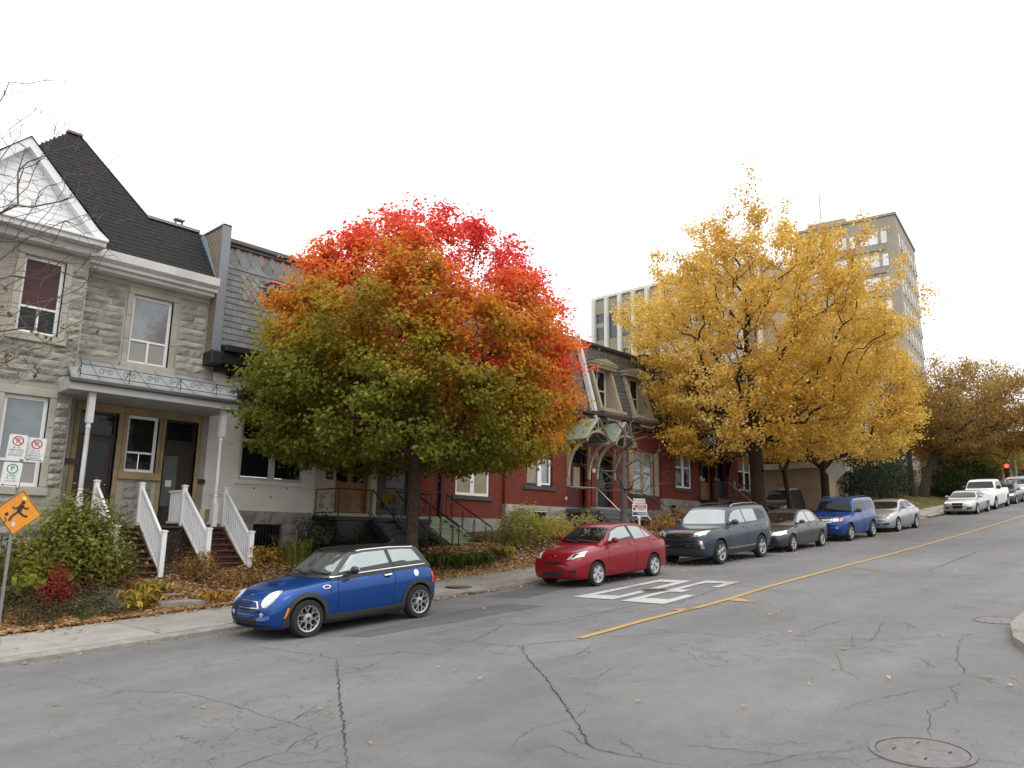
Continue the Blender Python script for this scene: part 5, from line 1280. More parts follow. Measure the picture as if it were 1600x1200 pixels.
class Car:
    def __init__(s, name, label, X, P, col, paintname, glass=(G_SIDE, G_WIND), Y=None, group='cars parked along the kerb', grade=None, cabin_mat=None, roof_mat=None):
        """X: street position of the front axle; P: proportions"""
        s.P = P; s.paint = paint(paintname, col, P.get('flake', .25)); s.glass = glass
        L, hw, r = P['L'], P['W'] / 2, P['r']; s.r = r
        s.ax = (P['fo'], P['fo'] + P['wb'])
        Yc = (11.9 if Y is None else Y) + hw - .02
        xa, xb = X, X + P['wb']; za, zb_ = roadz(xa, Yc), roadz(xb, Yc)
        al = math.atan2(zb_ - za, P['wb'])
        t = thing(name, label, 'car' if 'pickup' not in name else 'truck', (X - P['fo'] * cos(al), Yc, za - P['fo'] * sin(al)), group, world=False)
        t.rotation_euler = (0, -al, 0); s.t = t
        # ---- body shell
        us = np.unique(np.concatenate([np.linspace(0, .02 * L, 5), np.linspace(.02 * L, .12 * L, 9), np.linspace(.12 * L, .88 * L, 34), np.linspace(.88 * L, .985 * L, 9), np.linspace(.985 * L, L, 5)]))
        w = keyed(P['w'], us) ; zb = keyed(P['zb'], us); zs = keyed(P['zs'], us); zt = keyed(P['zt'], us)
        crease = P.get('crease', .012)
        H = []
        for i in range(len(us)):
            a = w[i]; h = zs[i] - zb[i]; dz = zt[i] - zs[i]
            H.append([(0, zb[i]), (.5 * a, zb[i]), (.84 * a, zb[i] + .005), (.93 * a, zb[i] + .035), (.965 * a, zb[i] + .14 * h), (.985 * a, zb[i] + .32 * h), (.998 * a, zb[i] + .52 * h), (a, zb[i] + .70 * h),
                      (a * (1 - crease), zb[i] + .80 * h), (.972 * a, zb[i] + .92 * h), (.945 * a, zs[i]), (.90 * a, zs[i] + .34 * dz), (.80 * a, zs[i] + .62 * dz), (.6 * a, zs[i] + .84 * dz), (.3 * a, zs[i] + .96 * dz), (0, zt[i])])
        fb, rb = P.get('bow', (.16, .10))
        def bow(u, y):
            q = min(1., abs(y) / hw) ** 2.4
            return fb * q * max(0, 1 - u / (.25 * L)) ** 1.5 - rb * q * max(0, 1 - (L - u) / (.2 * L)) ** 1.5
        body = loft(us, H, bow)
        bm_body = mesh_of('body', body, [s.paint, M_WELL], True, 33)
        # wheel arches cut out of the shell
        cut = MB(); ra = r + P.get('arch', .055)
        for ua in s.ax:
            for sd_ in (-1, 1):
                y0, y1 = sd_ * (hw - .30), sd_ * (hw + .25)
                n = 28; vs = []
                for yy in (y0, y1):
                    for k in range(n):
                        a = 2 * pi * k / n; vs.append((ua + ra * cos(a), yy, r + .01 + ra * sin(a)))
                cut.add(vs, [tuple(range(n)), tuple(range(2 * n - 1, n - 1, -1))] + [(i, i + n, (i + 1) % n + n, (i + 1) % n) for i in range(n)], 1)
        cm = mesh_of('cutter', cut, [s.paint, M_WELL])
        co = put('cutter', cm); bo = put('shell', bm_body)
        md = bo.modifiers.new('cut', 'BOOLEAN'); md.object = co; md.operation = 'DIFFERENCE'; md.solver = 'EXACT'
        dg = bpy.context.evaluated_depsgraph_get(); dg.update()
        me = bpy.data.meshes.new_from_object(bo.evaluated_get(dg)); me.name = 'body'
        me.set_sharp_from_angle(angle=radians(33))
        bpy.data.objects.remove(bo); bpy.data.objects.remove(co); bpy.data.meshes.remove(cm)
        s.body = put('body', me, t)
        # ---- cabin
        uc = np.unique(np.concatenate([np.linspace(P['zr'][0][0], P['zr'][-1][0], 46), [k[0] for k in P['zr']]]))
        k_ = np.array(P['zr'], float)
        zr = np.interp(uc, k_[:, 0], k_[:, 1]) if P.get('boxy') else (.35 * np.interp(uc, k_[:, 0], k_[:, 1]) + .65 * pchip(k_[:, 0], k_[:, 1], uc))
        zr_max = zr.max(); bl = keyed(P['belt'], uc); wb_ = keyed(P['wbelt'], uc); wr = P['wroof']
        HC = []
        for i in range(len(uc)):
            top = max(zr[i], bl[i] - .06); tt = np.clip((top - bl[i]) / (zr_max - bl[i]), 0, 1)
            b0 = wb_[i]; wt = b0 + (wr - b0) * tt; e = bl[i] + (top - bl[i])
            c = P.get('crown', .035) * (.4 + .6 * tt)
            def mixp(q):
                return (b0 + (wt - b0) * q, bl[i] + (e - bl[i]) * q)
            HC.append([(0, bl[i] - .16), (b0, bl[i] - .16), (b0 + .004, bl[i] - .02), mixp(.3), mixp(.6), mixp(.86), (wt * .985, e - .012), (wt * .93, e + .012), (wt * .78, e + c * .55), (wt * .4, e + c * .9), (0, e + c)])
        um = .5 * (uc[0] + uc[-1]); cb = P.get('cbow', (.20, .10))
        def bow2(u, y):
            q = (abs(y) / hw) ** 2
            fr = np.clip((um - u) / (um - uc[0]), 0, 1) ** 1.2; re = np.clip((u - um) / (uc[-1] - um), 0, 1) ** 1.2
            return (q - .35) * (cb[0] * fr - cb[1] * re)
        cabin = loft(uc, HC, bow2)
        s.bow2 = bow2
        s.cabin = put('cabin', mesh_of('cabin', cabin, cabin_mat or s.paint, True, 38), t)
        # BVH of the uncut shapes for everything that lies on the skin
        vs = [Vector(v) for v in body.v] + [Vector(v) for v in cabin.v]; o = len(body.v)
        s.bvh = BVHTree.FromPolygons(vs, [tuple(f) for f in body.f] + [tuple(i + o for i in f) for f in cabin.f])
        s.bvh_body = BVHTree.FromPolygons([Vector(v) for v in body.v], [tuple(f) for f in body.f])
        # ---- wheels
        for ua in s.ax:
            for sd_ in (-1, 1):
                s.wheel(ua, sd_, hw)
    # -- patches on the skin
    def hit(s, pr, a, b, side):
        if pr == 'side': o, d = Vector((a, side * 3, b)), Vector((0, -side, 0))
        elif pr == 'front': o, d = Vector((-2, a, b)), Vector((1, 0, 0))
        elif pr == 'rear': o, d = Vector((9, a, b)), Vector((-1, 0, 0))
        else: o, d = Vector((a, b, 4)), Vector((0, 0, -1))
        h = s.bvh.ray_cast(o, d)
        if h[0] is None:
            return None, None
        nrm = h[1]
        if nrm.dot(d) > 0: nrm = -nrm
        return h[0], nrm
    def patch(s, name, A, B, mt, pr='side', side=-1, off=.004, n=14, m_=5, parent=None, skirt=.012, smooth=True):
        """patch between polylines A and B, laid on the skin"""
        def res(P, n):
            P = np.array(P, float); d = np.concatenate([[0], np.cumsum(np.hypot(*np.diff(P, axis=0).T))])
            if d[-1] == 0: return np.repeat(P[:1], n, 0)
            q = np.linspace(0, d[-1], n); return np.stack([np.interp(q, d, P[:, 0]), np.interp(q, d, P[:, 1])], 1)
        A = res(A, n); B = res(B, n); G = []; last = None
        for i in range(n):
            for j in range(m_):
                t = j / (m_ - 1); a, b = A[i] * (1 - t) + B[i] * t
                p, nn = s.hit(pr, a, b, side)
                if p is None:
                    p, nn = (last if last else (Vector((a, 0, b)), Vector((0, 0, 1))))
                last = (p, nn); G.append(p + nn * off)
        N = [G[i] for i in range(len(G))]
        mb = MB(); mb.v = [tuple(p) for p in G]
        for i in range(n - 1):
            for j in range(m_ - 1):
                a = i * m_ + j; mb.f.append((a, a + m_, a + m_ + 1, a + 1)); mb.m.append(0)
        # orient outwards
        c = sum(G, Vector()) / len(G)
        out_ = {'side': Vector((0, side, 0)), 'front': Vector((-1, 0, 0)), 'rear': Vector((1, 0, 0)), 'top': Vector((0, 0, 1))}[pr]
        f = mb.f[len(mb.f) // 2]; nn = (G[f[1]] - G[f[0]]).cross(G[f[2]] - G[f[0]])
        if nn.dot(out_) < 0:
            mb.f = [tuple(reversed(q)) for q in mb.f]
        if skirt:
            loop = [i * m_ for i in range(n)] + [(n - 1) * m_ + j for j in range(1, m_)] + [i * m_ + m_ - 1 for i in range(n - 2, -1, -1)] + [j for j in range(m_ - 2, 0, -1)]
            o = len(mb.v)
            for i in loop:
                p = G[i] - out_ * skirt; mb.v.append(tuple(p))
            for q in range(len(loop)):
                a, b = q, (q + 1) % len(loop)
                mb.f.append((loop[a], loop[b], o + b, o + a)); mb.m.append(0)
        me = mesh_of(name, mb, mt, smooth, 30, fix=False)
        return put(name, me, parent or s.t)
    def line(s, name, pts, w, mt, pr='side', side=-1, off=.003, parent=None, n=None, skirt=.004):
        P = np.array(pts, float); A = []; B = []
        for i in range(len(P)):
            d = P[min(i + 1, len(P) - 1)] - P[max(i - 1, 0)]; d /= (np.hypot(*d) or 1); nn = np.array([-d[1], d[0]]) * w / 2
            A.append(P[i] + nn); B.append(P[i] - nn)
        return s.patch(name, A, B, mt, pr, side, off, n or max(6, 4 * len(P)), 2, parent, skirt)
    def ell(s, name, c, r, mt, pr='front', side=-1, off=.006, rot=0., n=14, m_=6, parent=None):
        A = []; B = []
        for k in range(n):
            a = pi - pi * k / (n - 1)
            for (lst, sg) in ((A, 1), (B, -1)):
                x, y = r[0] * cos(a), r[1] * sin(a) * sg
                lst.append((c[0] + x * cos(rot) - y * sin(rot), c[1] + x * sin(rot) + y * cos(rot)))
        return s.patch(name, A, B, mt, pr, side, off, n, m_, parent)
    def ring(s, name, ua, r0, r1, a0, a1, mt, side, off=.012, n=30):
        A = [(ua + r1 * cos(a), s.r + .01 + r1 * sin(a)) for a in np.linspace(a0, a1, n)]
        B = [(ua + r0 * cos(a), s.r + .01 + r0 * sin(a)) for a in np.linspace(a0, a1, n)]
        return s.patch(name, A, B, mt, 'side', side, off, n, 3, None, .03)
    def mirror(s, u, z, mt, size=(.075, .11, .075), wv=None):
        hw = s.P['W'] / 2; y0 = (wv or keyed(s.P['wbelt'], np.array([u]))[0])
        for sd_ in (-1, 1):
            mb = MB(); yc = sd_ * (y0 + .11)
            mb.ball((u + .02, yc, z + .05), size, 14, 8)
            mb.bar((u, sd_ * (y0 - .06), z - .02), (u + .015, yc, z + .02), .07, .05)
            o = put('wing_mirror', mesh_of('wing_mirror', mb, mt, True, 60), s.t)
            mb = MB(); mb.ball((u + .055, yc, z + .05), (.045, size[1] * .86, size[2] * .82), 12, 6)
            put('mirror_glass', mesh_of('mirror_glass', mb, M_CHROME, True, 60), o)
    def wheel(s, ua, sd_, hw):
        P = s.P; r = s.r; rr = P.get('rim', .66) * r; w = .10
        yo = sd_ * (hw - .015 - P.get('wheel_in', .0)); yi = yo - sd_ * .21; ym = .5 * (yo + yi)
        key = ('wheel', s.P['name'], sd_)
        e = sd_
        if key not in WHEELS:
            mb = MB(); o = -e * 0.0
            mb.lathe([(rr, -.105 * e * -1), (rr + .012, .105 * e), (r * .93, .112 * e), (r * .985, .085 * e), (r, .05 * e), (r, -.05 * e), (r * .985, -.085 * e), (r * .93, -.105 * e), (rr, -.10 * e)], (0, 0, 0), 'y', 36)
            ty = mesh_of('tyre', mb, M_TYRE, True, 30)
            mb = MB(); st = P.get('spokes', (5, .07, .06, 'plain'))
            face = .088 * e
            mb.lathe([(rr + .004, .108 * e), (rr - .018, .100 * e), (rr - .03, .05 * e), (rr - .035, -.08 * e)], (0, 0, 0), 'y', 36)
            mb.lathe([(rr - .03, .015 * e), (.001, .015 * e)], (0, 0, 0), 'y', 24, mi=1)
            mb.lathe([(.105 * r / .31, .03 * e), (.085 * r / .31, face), (.05 * r / .31, face + .008 * e), (.001, face + .010 * e)], (0, 0, 0), 'y', 20)
            mb.lathe([(.030, face + .011 * e), (.026, face + .015 * e), (.001, face + .015 * e)], (0, 0, 0), 'y', 14, mi=1)
            ns, w0, w1, kind = st
            def spoke(a0, a1, r0, r1, wa, wb2):
                p0 = np.array([r0 * cos(a0), r0 * sin(a0)]); p1 = np.array([r1 * cos(a1), r1 * sin(a1)])
                d = p1 - p0; d /= np.hypot(*d); nn = np.array([-d[1], d[0]])
                vs = []
                for (q, ww, yf) in ((p0, wa, face), (p1, wb2, .094 * e)):
                    for sg, dy in ((1, -.006 * e), (.55, .004 * e), (-.55, .004 * e), (-1, -.006 * e)):
                        vs.append((q[0] + nn[0] * ww / 2 * sg, yf + dy, q[1] + nn[1] * ww / 2 * sg))
                    for sg in (-1, 1):
                        vs.append((q[0] + nn[0] * ww / 2 * sg, yf - .05 * e, q[1] + nn[1] * ww / 2 * sg))
                mb.add(vs, [(i, i + 6, (i + 1) % 6 + 6, (i + 1) % 6) for i in range(6)])
            for k in range(ns):
                a = 2 * pi * k / ns + .35
                if kind == 'fork':
                    spoke(a, a, .07, rr * .62, w0, w0 * .85)
                    for q in (-1, 1):
                        spoke(a, a + q * pi / ns * .62, rr * .58, rr - .01, w1, w1)
                elif kind == 'twin':
                    for q in (-1, 1):
                        spoke(a + q * .12, a + q * .16, .06, rr - .012, w0, w1)
                else:
                    spoke(a, a, .05, rr - .012, w0, w1)
            rim = mesh_of('rim', mb, [P.get('rim_mat', M_ALLOY), M_WELL], True, 35)
            WHEELS[key] = (ty, rim)
        ty, rim = WHEELS[key]
        o = put('wheel', ty, s.t); o.location = (ua, ym + sd_ * .0, r)
        q = put('rim', rim, o)
        o.rotation_euler = (0, (ua * 7.3) % 2, 0)
    # -- features shared by most cars
    def seams(s, us, z0, z1, lean=0.):
        for sd_ in (-1, 1):
            for u in us:
                s.line('door_gap', [(u + lean * (z1 - z0), z1), (u, z0 + .1), (u, z0)], .009, M_SEAM, 'side', sd_, n=12)
    def handles(s, us, z, mt, w=.15):
        for sd_ in (-1, 1):
            for u in us:
                s.line('door_handle', [(u, z), (u + w, z + .01)], .028, mt, 'side', sd_, off=.025, n=6, skirt=.03)
    def windows(s, wins, mt):
        for sd_ in (-1, 1):
            for nm, A, B in wins:
                s.patch(nm, A, B, mt, 'side', sd_, off=.004, n=16, m_=5, skirt=.008)
    def windscreen(s, yt, zt_, yb, zb_, mt, sag=.02):
        A = [(-yt, zt_ - sag), (-yt * .6, zt_), (0, zt_ + .006), (yt * .6, zt_), (yt, zt_ - sag)]; B = [(-yb, zb_ + .012), (-yb * .6, zb_), (0, zb_), (yb * .6, zb_), (yb, zb_ + .012)]
        w = s.patch('windscreen', A, B, mt, 'front', n=20, m_=9, off=.005, skirt=.01)
        return w
    def wipers(s, y0, z0, y1, z1):
        for d in (0, 1):
            s.line('wiper', [(y0 + d * (y1 - y0) * .9, z0), (y1 + d * (y1 - y0) * .75, z1)], .022, M_TRIM, 'front', off=.02, n=8, skirt=.015)
WHEELS = {}

# ---------------------------------------------------------------- proportions
MINI = dict(name='mini', L=3.80, W=1.70, r=.312, wb=2.467, fo=.74, rim=.69, arch=.035, spokes=(7, .030, .024, 'fork'), flake=.45, wheel_in=-.012, crease=.004,
    w=[(0, .66), (.03, .71), (.10, .755), (.25, .795), (.5, .82), (1.1, .835), (2.5, .84), (3.1, .835), (3.45, .81), (3.66, .765), (3.77, .71), (3.80, .64)],
    zb=[(0, .33), (.03, .25), (.10, .19), (.3, .165), (.9, .17), (3.1, .18), (3.58, .21), (3.76, .28), (3.80, .36)],
    zs=[(0, .46), (.04, .53), (.11, .60), (.25, .70), (.5, .77), (.92, .835), (1.42, .875), (2.62, .925), (3.32, .945), (3.64, .90), (3.76, .78), (3.80, .62)],
    zt=[(0, .50), (.03, .57), (.08, .66), (.16, .745), (.34, .815), (.7, .885), (1.07, .935), (1.37, .965), (2.62, .985), (3.42, .985), (3.66, .94), (3.77, .80), (3.80, .64)],
    zr=[(1.14, .93), (1.34, 1.03), (1.57, 1.19), (1.78, 1.335), (1.92, 1.378), (2.22, 1.392), (2.82, 1.388), (3.17, 1.372), (3.32, 1.345), (3.46, 1.20), (3.64, .95)],
    belt=[(1.12, .895), (2.32, .935), (3.64, .975)], wbelt=[(1.12, .765), (1.52, .785), (2.92, .785), (3.37, .76), (3.64, .71)], wroof=.60, crown=.03, bow=(.20, .10), cbow=(.22, .14))
def sedan(name, L, W, H, wb, fo, r, cowl, zc, wtop, rtop, deck, zd, hood, **k):
    """three-box proportions from a few measures"""
    hw = W / 2
    d = dict(name=name, L=L, W=W, r=r, wb=wb, fo=fo,
        w=[(0, hw * .70), (.03, hw * .77), (.10, hw * .85), (.25, hw * .92), (.5, hw * .965), (1.1, hw * .985), (L * .6, hw * .99), (L - .75, hw * .975), (L - .3, hw * .92), (L - .08, hw * .82), (L, hw * .70)],
        zb=[(0, .34), (.03, .26), (.12, .20), (.4, .18), (1., .185), (L - 1., .19), (L - .3, .22), (L - .06, .30), (L, .40)],
        zs=[(0, hood - .26), (.04, hood - .20), (.14, hood - .12), (.35, hood - .04), (.8, hood + .05), (cowl + .2, zc - .10), (L * .55, zc - .045), (deck, zd - .09), (L - .35, zd - .10), (L - .08, zd - .17), (L, zd - .38)],
        zt=[(0, hood - .20), (.03, hood - .14), (.09, hood - .05), (.2, hood + .02), (.45, hood + .09), (.8, hood + .16), (cowl, zc), (L * .5, zc + .02), (deck, zd - .01), (L - .25, zd), (L - .07, zd - .05), (L - .02, zd - .16), (L, zd - .32)],
        zr=[(cowl - .02, zc - .04), (cowl + .2, zc + .10), (wtop - .18, H - .14), (wtop, H - .05), (wtop + .3, H - .012), (.5 * (wtop + rtop) + .1, H), (rtop, H - .045), (rtop + .2, H - .11), (deck - .1, zd + .05), (deck + .05, zd - .04)],
        belt=[(cowl, zc - .075), (L * .5, zc - .035), (deck, zd - .055)], wbelt=[(cowl, hw * .89), (cowl + .5, hw * .915), (L * .6, hw * .915), (deck, hw * .84)], wroof=hw * .70)
    d.update(k); return d
def suv(name, L, W, H, wb, fo, r, cowl, zc, wtop, rtop, hood, **k):
    hw = W / 2
    d = dict(name=name, L=L, W=W, r=r, wb=wb, fo=fo,
        w=[(0, hw * .78), (.03, hw * .84), (.10, hw * .89), (.25, hw * .94), (.5, hw * .97), (1.1, hw * .985), (L * .6, hw * .99), (L - .6, hw * .98), (L - .2, hw * .93), (L - .05, hw * .88), (L, hw * .80)],
        zb=[(0, .48), (.03, .38), (.12, .30), (.4, .25), (1., .25), (L - 1., .26), (L - .3, .32), (L - .06, .40), (L, .48)],
        zs=[(0, hood - .30), (.04, hood - .20), (.12, hood - .10), (.35, hood), (.8, hood + .05), (cowl + .2, zc - .08), (L * .6, zc - .01), (L - .4, zc + .02), (L - .08, zc - .05), (L, zc - .3)],
        zt=[(0, hood - .24), (.03, hood - .13), (.08, hood - .02), (.2, hood + .06), (.5, hood + .11), (.9, hood + .15), (cowl, zc + .01), (L * .6, zc + .04), (L - .3, zc + .06), (L - .06, zc), (L, zc - .25)],
        zr=[(cowl - .02, zc - .04), (cowl + .2, zc + .12), (wtop - .15, H - .13), (wtop, H - .05), (wtop + .3, H - .015), (.5 * (wtop + rtop), H), (rtop - .1, H - .02), (rtop, H - .06), (rtop + .14, H - .22), (L - .06, zc - .02)],
        belt=[(cowl, zc - .065), (L * .5, zc - .01), (L - .1, zc + .02)], wbelt=[(cowl, hw * .90), (cowl + .5, hw * .925), (L * .7, hw * .925), (L - .1, hw * .86)], wroof=hw * .76, crown=.04, arch=.06)
    d.update(k); return d
YARIS = sedan('yaris', 4.30, 1.69, 1.455, 2.55, .80, .30, 1.02, .99, 1.86, 3.0, 3.72, 1.045, .80, rim=.69, spokes=(5, .10, .125, 'plain'), rim_mat=M_HUBCAP, flake=.08, arch=.045)
HIGH = suv('high', 4.785, 1.91, 1.735, 2.79, .95, .37, 1.32, 1.16, 2.05, 4.42, 1.00, rim=.65, spokes=(5, .055, .075, 'twin'), flake=.3)
CIVIC = sedan('civic', 4.46, 1.715, 1.43, 2.62, .86, .305, 1.12, .95, 1.98, 3.05, 3.72, 1.0, .74, rim=.66, spokes=(7, .045, .06, 'plain'), flake=.35, arch=.045)
ESC = suv('esc', 4.44, 1.80, 1.71, 2.62, .88, .355, 1.36, 1.09, 1.90, 4.2, .94, rim=.64, spokes=(5, .075, .085, 'plain'), flake=.25, arch=.06)
TL = sedan('tl', 4.93, 1.88, 1.445, 2.775, 1.0, .335, 1.4, 1.0, 2.25, 3.3, 4.25, 1.06, .80, rim=.70, spokes=(5, .05, .06, 'twin'), flake=.55, arch=.04)
AUDI = sedan('audi', 4.65, 1.85, 1.38, 2.75, .87, .335, 1.3, .95, 2.1, 3.1, 4.05, 1.0, .76, rim=.70, spokes=(7, .045, .055, 'plain'), flake=.55, arch=.04)

# ---------------------------------------------------------------- the blue hatchback
c = Car('hatchback_car', 'small blue hatchback with black roof nearest the camera', 7.6, MINI, (.004, .052, .235), 'paint_blue', cabin_mat=M_GLOSSBLK)
for sd_ in (-1, 1):
    c.patch('front_quarter_glass', [(1.48, 1.0), (1.52, 1.04)], [(1.46, .96), (1.58, .965)], M_TRIM, 'side', sd_, n=4, m_=3)
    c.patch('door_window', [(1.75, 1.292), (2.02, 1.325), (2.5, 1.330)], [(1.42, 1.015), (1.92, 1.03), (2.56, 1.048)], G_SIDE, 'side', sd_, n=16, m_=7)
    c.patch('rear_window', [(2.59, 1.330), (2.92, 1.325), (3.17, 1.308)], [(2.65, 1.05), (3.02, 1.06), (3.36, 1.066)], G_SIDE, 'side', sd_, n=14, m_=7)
    c.patch('door_top_interior', [(1.44, 1.02), (1.92, 1.06), (2.55, 1.10)], [(1.41, .98), (1.92, 1.0), (2.57, 1.02)], G_INT, 'side', sd_, n=14, m_=4, off=.0065)
    c.patch('rear_sill_interior', [(2.62, 1.10), (2.92, 1.12), (2.97, 1.085), (3.32, 1.09)], [(2.65, 1.02), (2.92, 1.03), (3.36, 1.045)], G_INT, 'side', sd_, n=14, m_=4, off=.0065)
    c.line('belt_trim', [(1.24, .945), (1.72, .972), (2.52, .995), (3.42, 1.012)], .016, M_CHROME, 'side', sd_, off=.012, n=30)
    c.line('roof_gutter', [(1.74, 1.345), (2.02, 1.372), (2.62, 1.378), (3.22, 1.352)], .012, M_CHROME, 'side', sd_, off=.006, n=24)
    for ua in c.ax:
        c.ring('wheel_arch', ua, .35, .425, -.32 if ua < 1 else -.10, pi + .10 if ua < 1 else pi + .3, M_TRIM, sd_, off=.014)
    c.patch('sill', [(1.12, .335), (1.92, .325), (2.84, .335)], [(1.12, .19), (1.92, .185), (2.84, .20)], M_TRIM, 'side', sd_, n=18, m_=4, off=.02, skirt=.05)
    c.patch('front_bumper_corner', [(0.34, .52), (0.39, .50)], [(0.28, .22), (0.42, .22)], M_TRIM, 'side', sd_, n=5, m_=6, off=.01)
    c.patch('marker_lamp', [(0.365, .53), (0.405, .53)], [(0.305, .37), (0.335, .37)], M_AMBER, 'side', sd_, n=4, m_=5, off=.018)
    c.ell('side_badge', (1.12, .80), (.085, .032), M_CHROME, 'side', sd_, off=.012)
    c.ell('badge_inset', (1.12, .80), (.055, .018), M_TRIM, 'side', sd_, off=.019)
    c.patch('tail_lamp', [(3.56, .86), (3.67, .84)], [(3.58, .64), (3.7, .62)], M_REDLENS, 'side', sd_, n=5, m_=6, off=.012)
    # headlamps
    h = c.ell('headlamp', (sd_ * .535, .672), (.112, .132), M_CHROME, 'front', off=.008, rot=sd_ * -.42, n=18, m_=9)
    c.ell('lens', (sd_ * .535, .672), (.096, .115), M_LENS, 'front', off=.018, rot=sd_ * -.42, n=18, m_=9, parent=h)
    c.ell('fog_lamp', (sd_ * .47, .425), (.048, .046), M_CHROME, 'front', off=.014)
    c.ell('fog_lens', (sd_ * .47, .425), (.034, .032), M_LENS, 'front', off=.022)
    c.patch('air_inlet', [(sd_ * .42, .335), (sd_ * .56, .335)], [(sd_ * .43, .275), (sd_ * .53, .285)], M_WELL, 'front', n=6, m_=4, off=.006)
c.ell('fuel_cap', (3.14, .86), (.062, .062), M_CHROME, 'side', 1, off=.012)
c.ell('fuel_cap', (3.14, .86), (.062, .062), M_CHROME, 'side', -1, off=.012)
c.windscreen(.50, 1.318, .66, .985, G_WIND, .03)
c.patch('upper_grille', [(-.30, .632), (0, .645), (.30, .632)], [(-.40, .525), (0, .515), (.40, .525)], M_CHROME, 'front', n=20, m_=4, off=.012)
g_ = c.patch('grille_opening', [(-.275, .618), (0, .630), (.275, .618)], [(-.36, .538), (0, .530), (.36, .538)], M_WELL, 'front', n=20, m_=4, off=.018)
for z_ in (.553, .578, .603):
    q = .37 - (z_ - .53) * 1.0
    c.line('grille_bar', [(-q, z_), (0, z_ - .004), (q, z_)], .013, paint('paint_blue', (0, 0, 0)), 'front', off=.026, parent=g_, n=16)
c.patch('lower_grille', [(-.33, .482), (0, .478), (.33, .482)], [(-.30, .405), (0, .400), (.30, .405)], M_CHROME, 'front', n=20, m_=4, off=.012)
c.patch('lower_grille_opening', [(-.33, .489), (0, .485), (.33, .489)], [(-.285, .422), (0, .417), (.285, .422)], paint('paint_blue', (0, 0, 0)), 'front', n=20, m_=4, off=.018)
c.patch('bumper_intake', [(-.36, .365), (0, .365), (.36, .365)], [(-.34, .255), (0, .25), (.34, .255)], M_WELL, 'front', n=20, m_=4, off=.010)
c.patch('bumper_lip', [(-.62, .25), (-.4, .235), (0, .23), (.4, .235), (.62, .25)], [(-.58, .16), (0, .15), (.58, .16)], M_TRIM, 'front', n=24, m_=4, off=.02)
c.line('bumper_seam', [(-.66, .500), (-.4, .508), (.4, .508), (.66, .500)], .010, M_SEAM, 'front', n=26)
c.patch('hood_scoop', [(0.55, -.17), (0.55, .17)], [(0.7, -.15), (0.7, .15)], paint('paint_blue', (0, 0, 0)), 'top', n=10, m_=4, off=.035, skirt=.05)
c.patch('scoop_mouth', [(0.525, -.15), (0.525, .15)], [(0.552, -.155), (0.552, .155)], M_WELL, 'top', n=10, m_=3, off=.02, skirt=.02)
c.ell('wing_emblem', (0, .72), (.055, .014), M_CHROME, 'front', off=.012)
c.line('hood_gap', [(0.42, -.56), (0.72, -.66), (1.12, -.70), (1.32, -.66)], .010, M_SEAM, 'top', n=24)
c.line('hood_gap', [(0.42, .56), (0.72, .66), (1.12, .70), (1.32, .66)], .010, M_SEAM, 'top', n=24)
c.line('door_gap', [(1.41, .95), (1.35, .80), (1.34, .35)], .010, M_SEAM, 'side', -1, n=14)
c.line('door_gap', [(2.59, 1.01), (2.64, .85), (2.58, .55), (2.56, .35)], .010, M_SEAM, 'side', -1, n=14)
c.line('door_gap', [(1.24, .94), (1.2, .72), (1.22, .70)], .008, M_SEAM, 'side', -1, n=10)
c.ell('handle_recess', (2.45, .875), (.075, .045), M_SEAM, 'side', -1, off=.004)
c.line('door_handle', [(2.37, .878), (2.54, .885)], .026, M_CHROME, 'side', -1, off=.03, skirt=.03)
c.mirror(1.62, .995, M_GLOSSBLK, (.065, .115, .072), .80)
c.line('wiper', [(-.62, .99), (-.05, 1.04)], .02, M_TRIM, 'front', off=.025, n=10)
c.line('wiper', [(-.05, .99), (.45, 1.04)], .02, M_TRIM, 'front', off=.025, n=10)
mb = MB(); mb.tube([(3.07, 0, 1.39), (3.24, 0, 1.47)], .008, 5); put('aerial', mesh_of('aerial', mb, M_TRIM), c.t)

def emblem(c, z, w, h, off=.012, mt=M_CHROME):
    for (dy, rw, rh) in ((0, w, h), (0, w * .38, h * .92)):
        A = []; n = 20
        for k in range(n):
            a = 2 * pi * k / n; A.append((dy + rw * cos(a), z + rh * sin(a)))
        A.append(A[0]); A.append(A[1])
        c.line('emblem', A, .010, mt, 'front', off=off, n=40)
    c.line('emblem', [(-w * .75, z + h * .35), (0, z + h * .12), (w * .75, z + h * .35)], .010, mt, 'front', off=off, n=10)

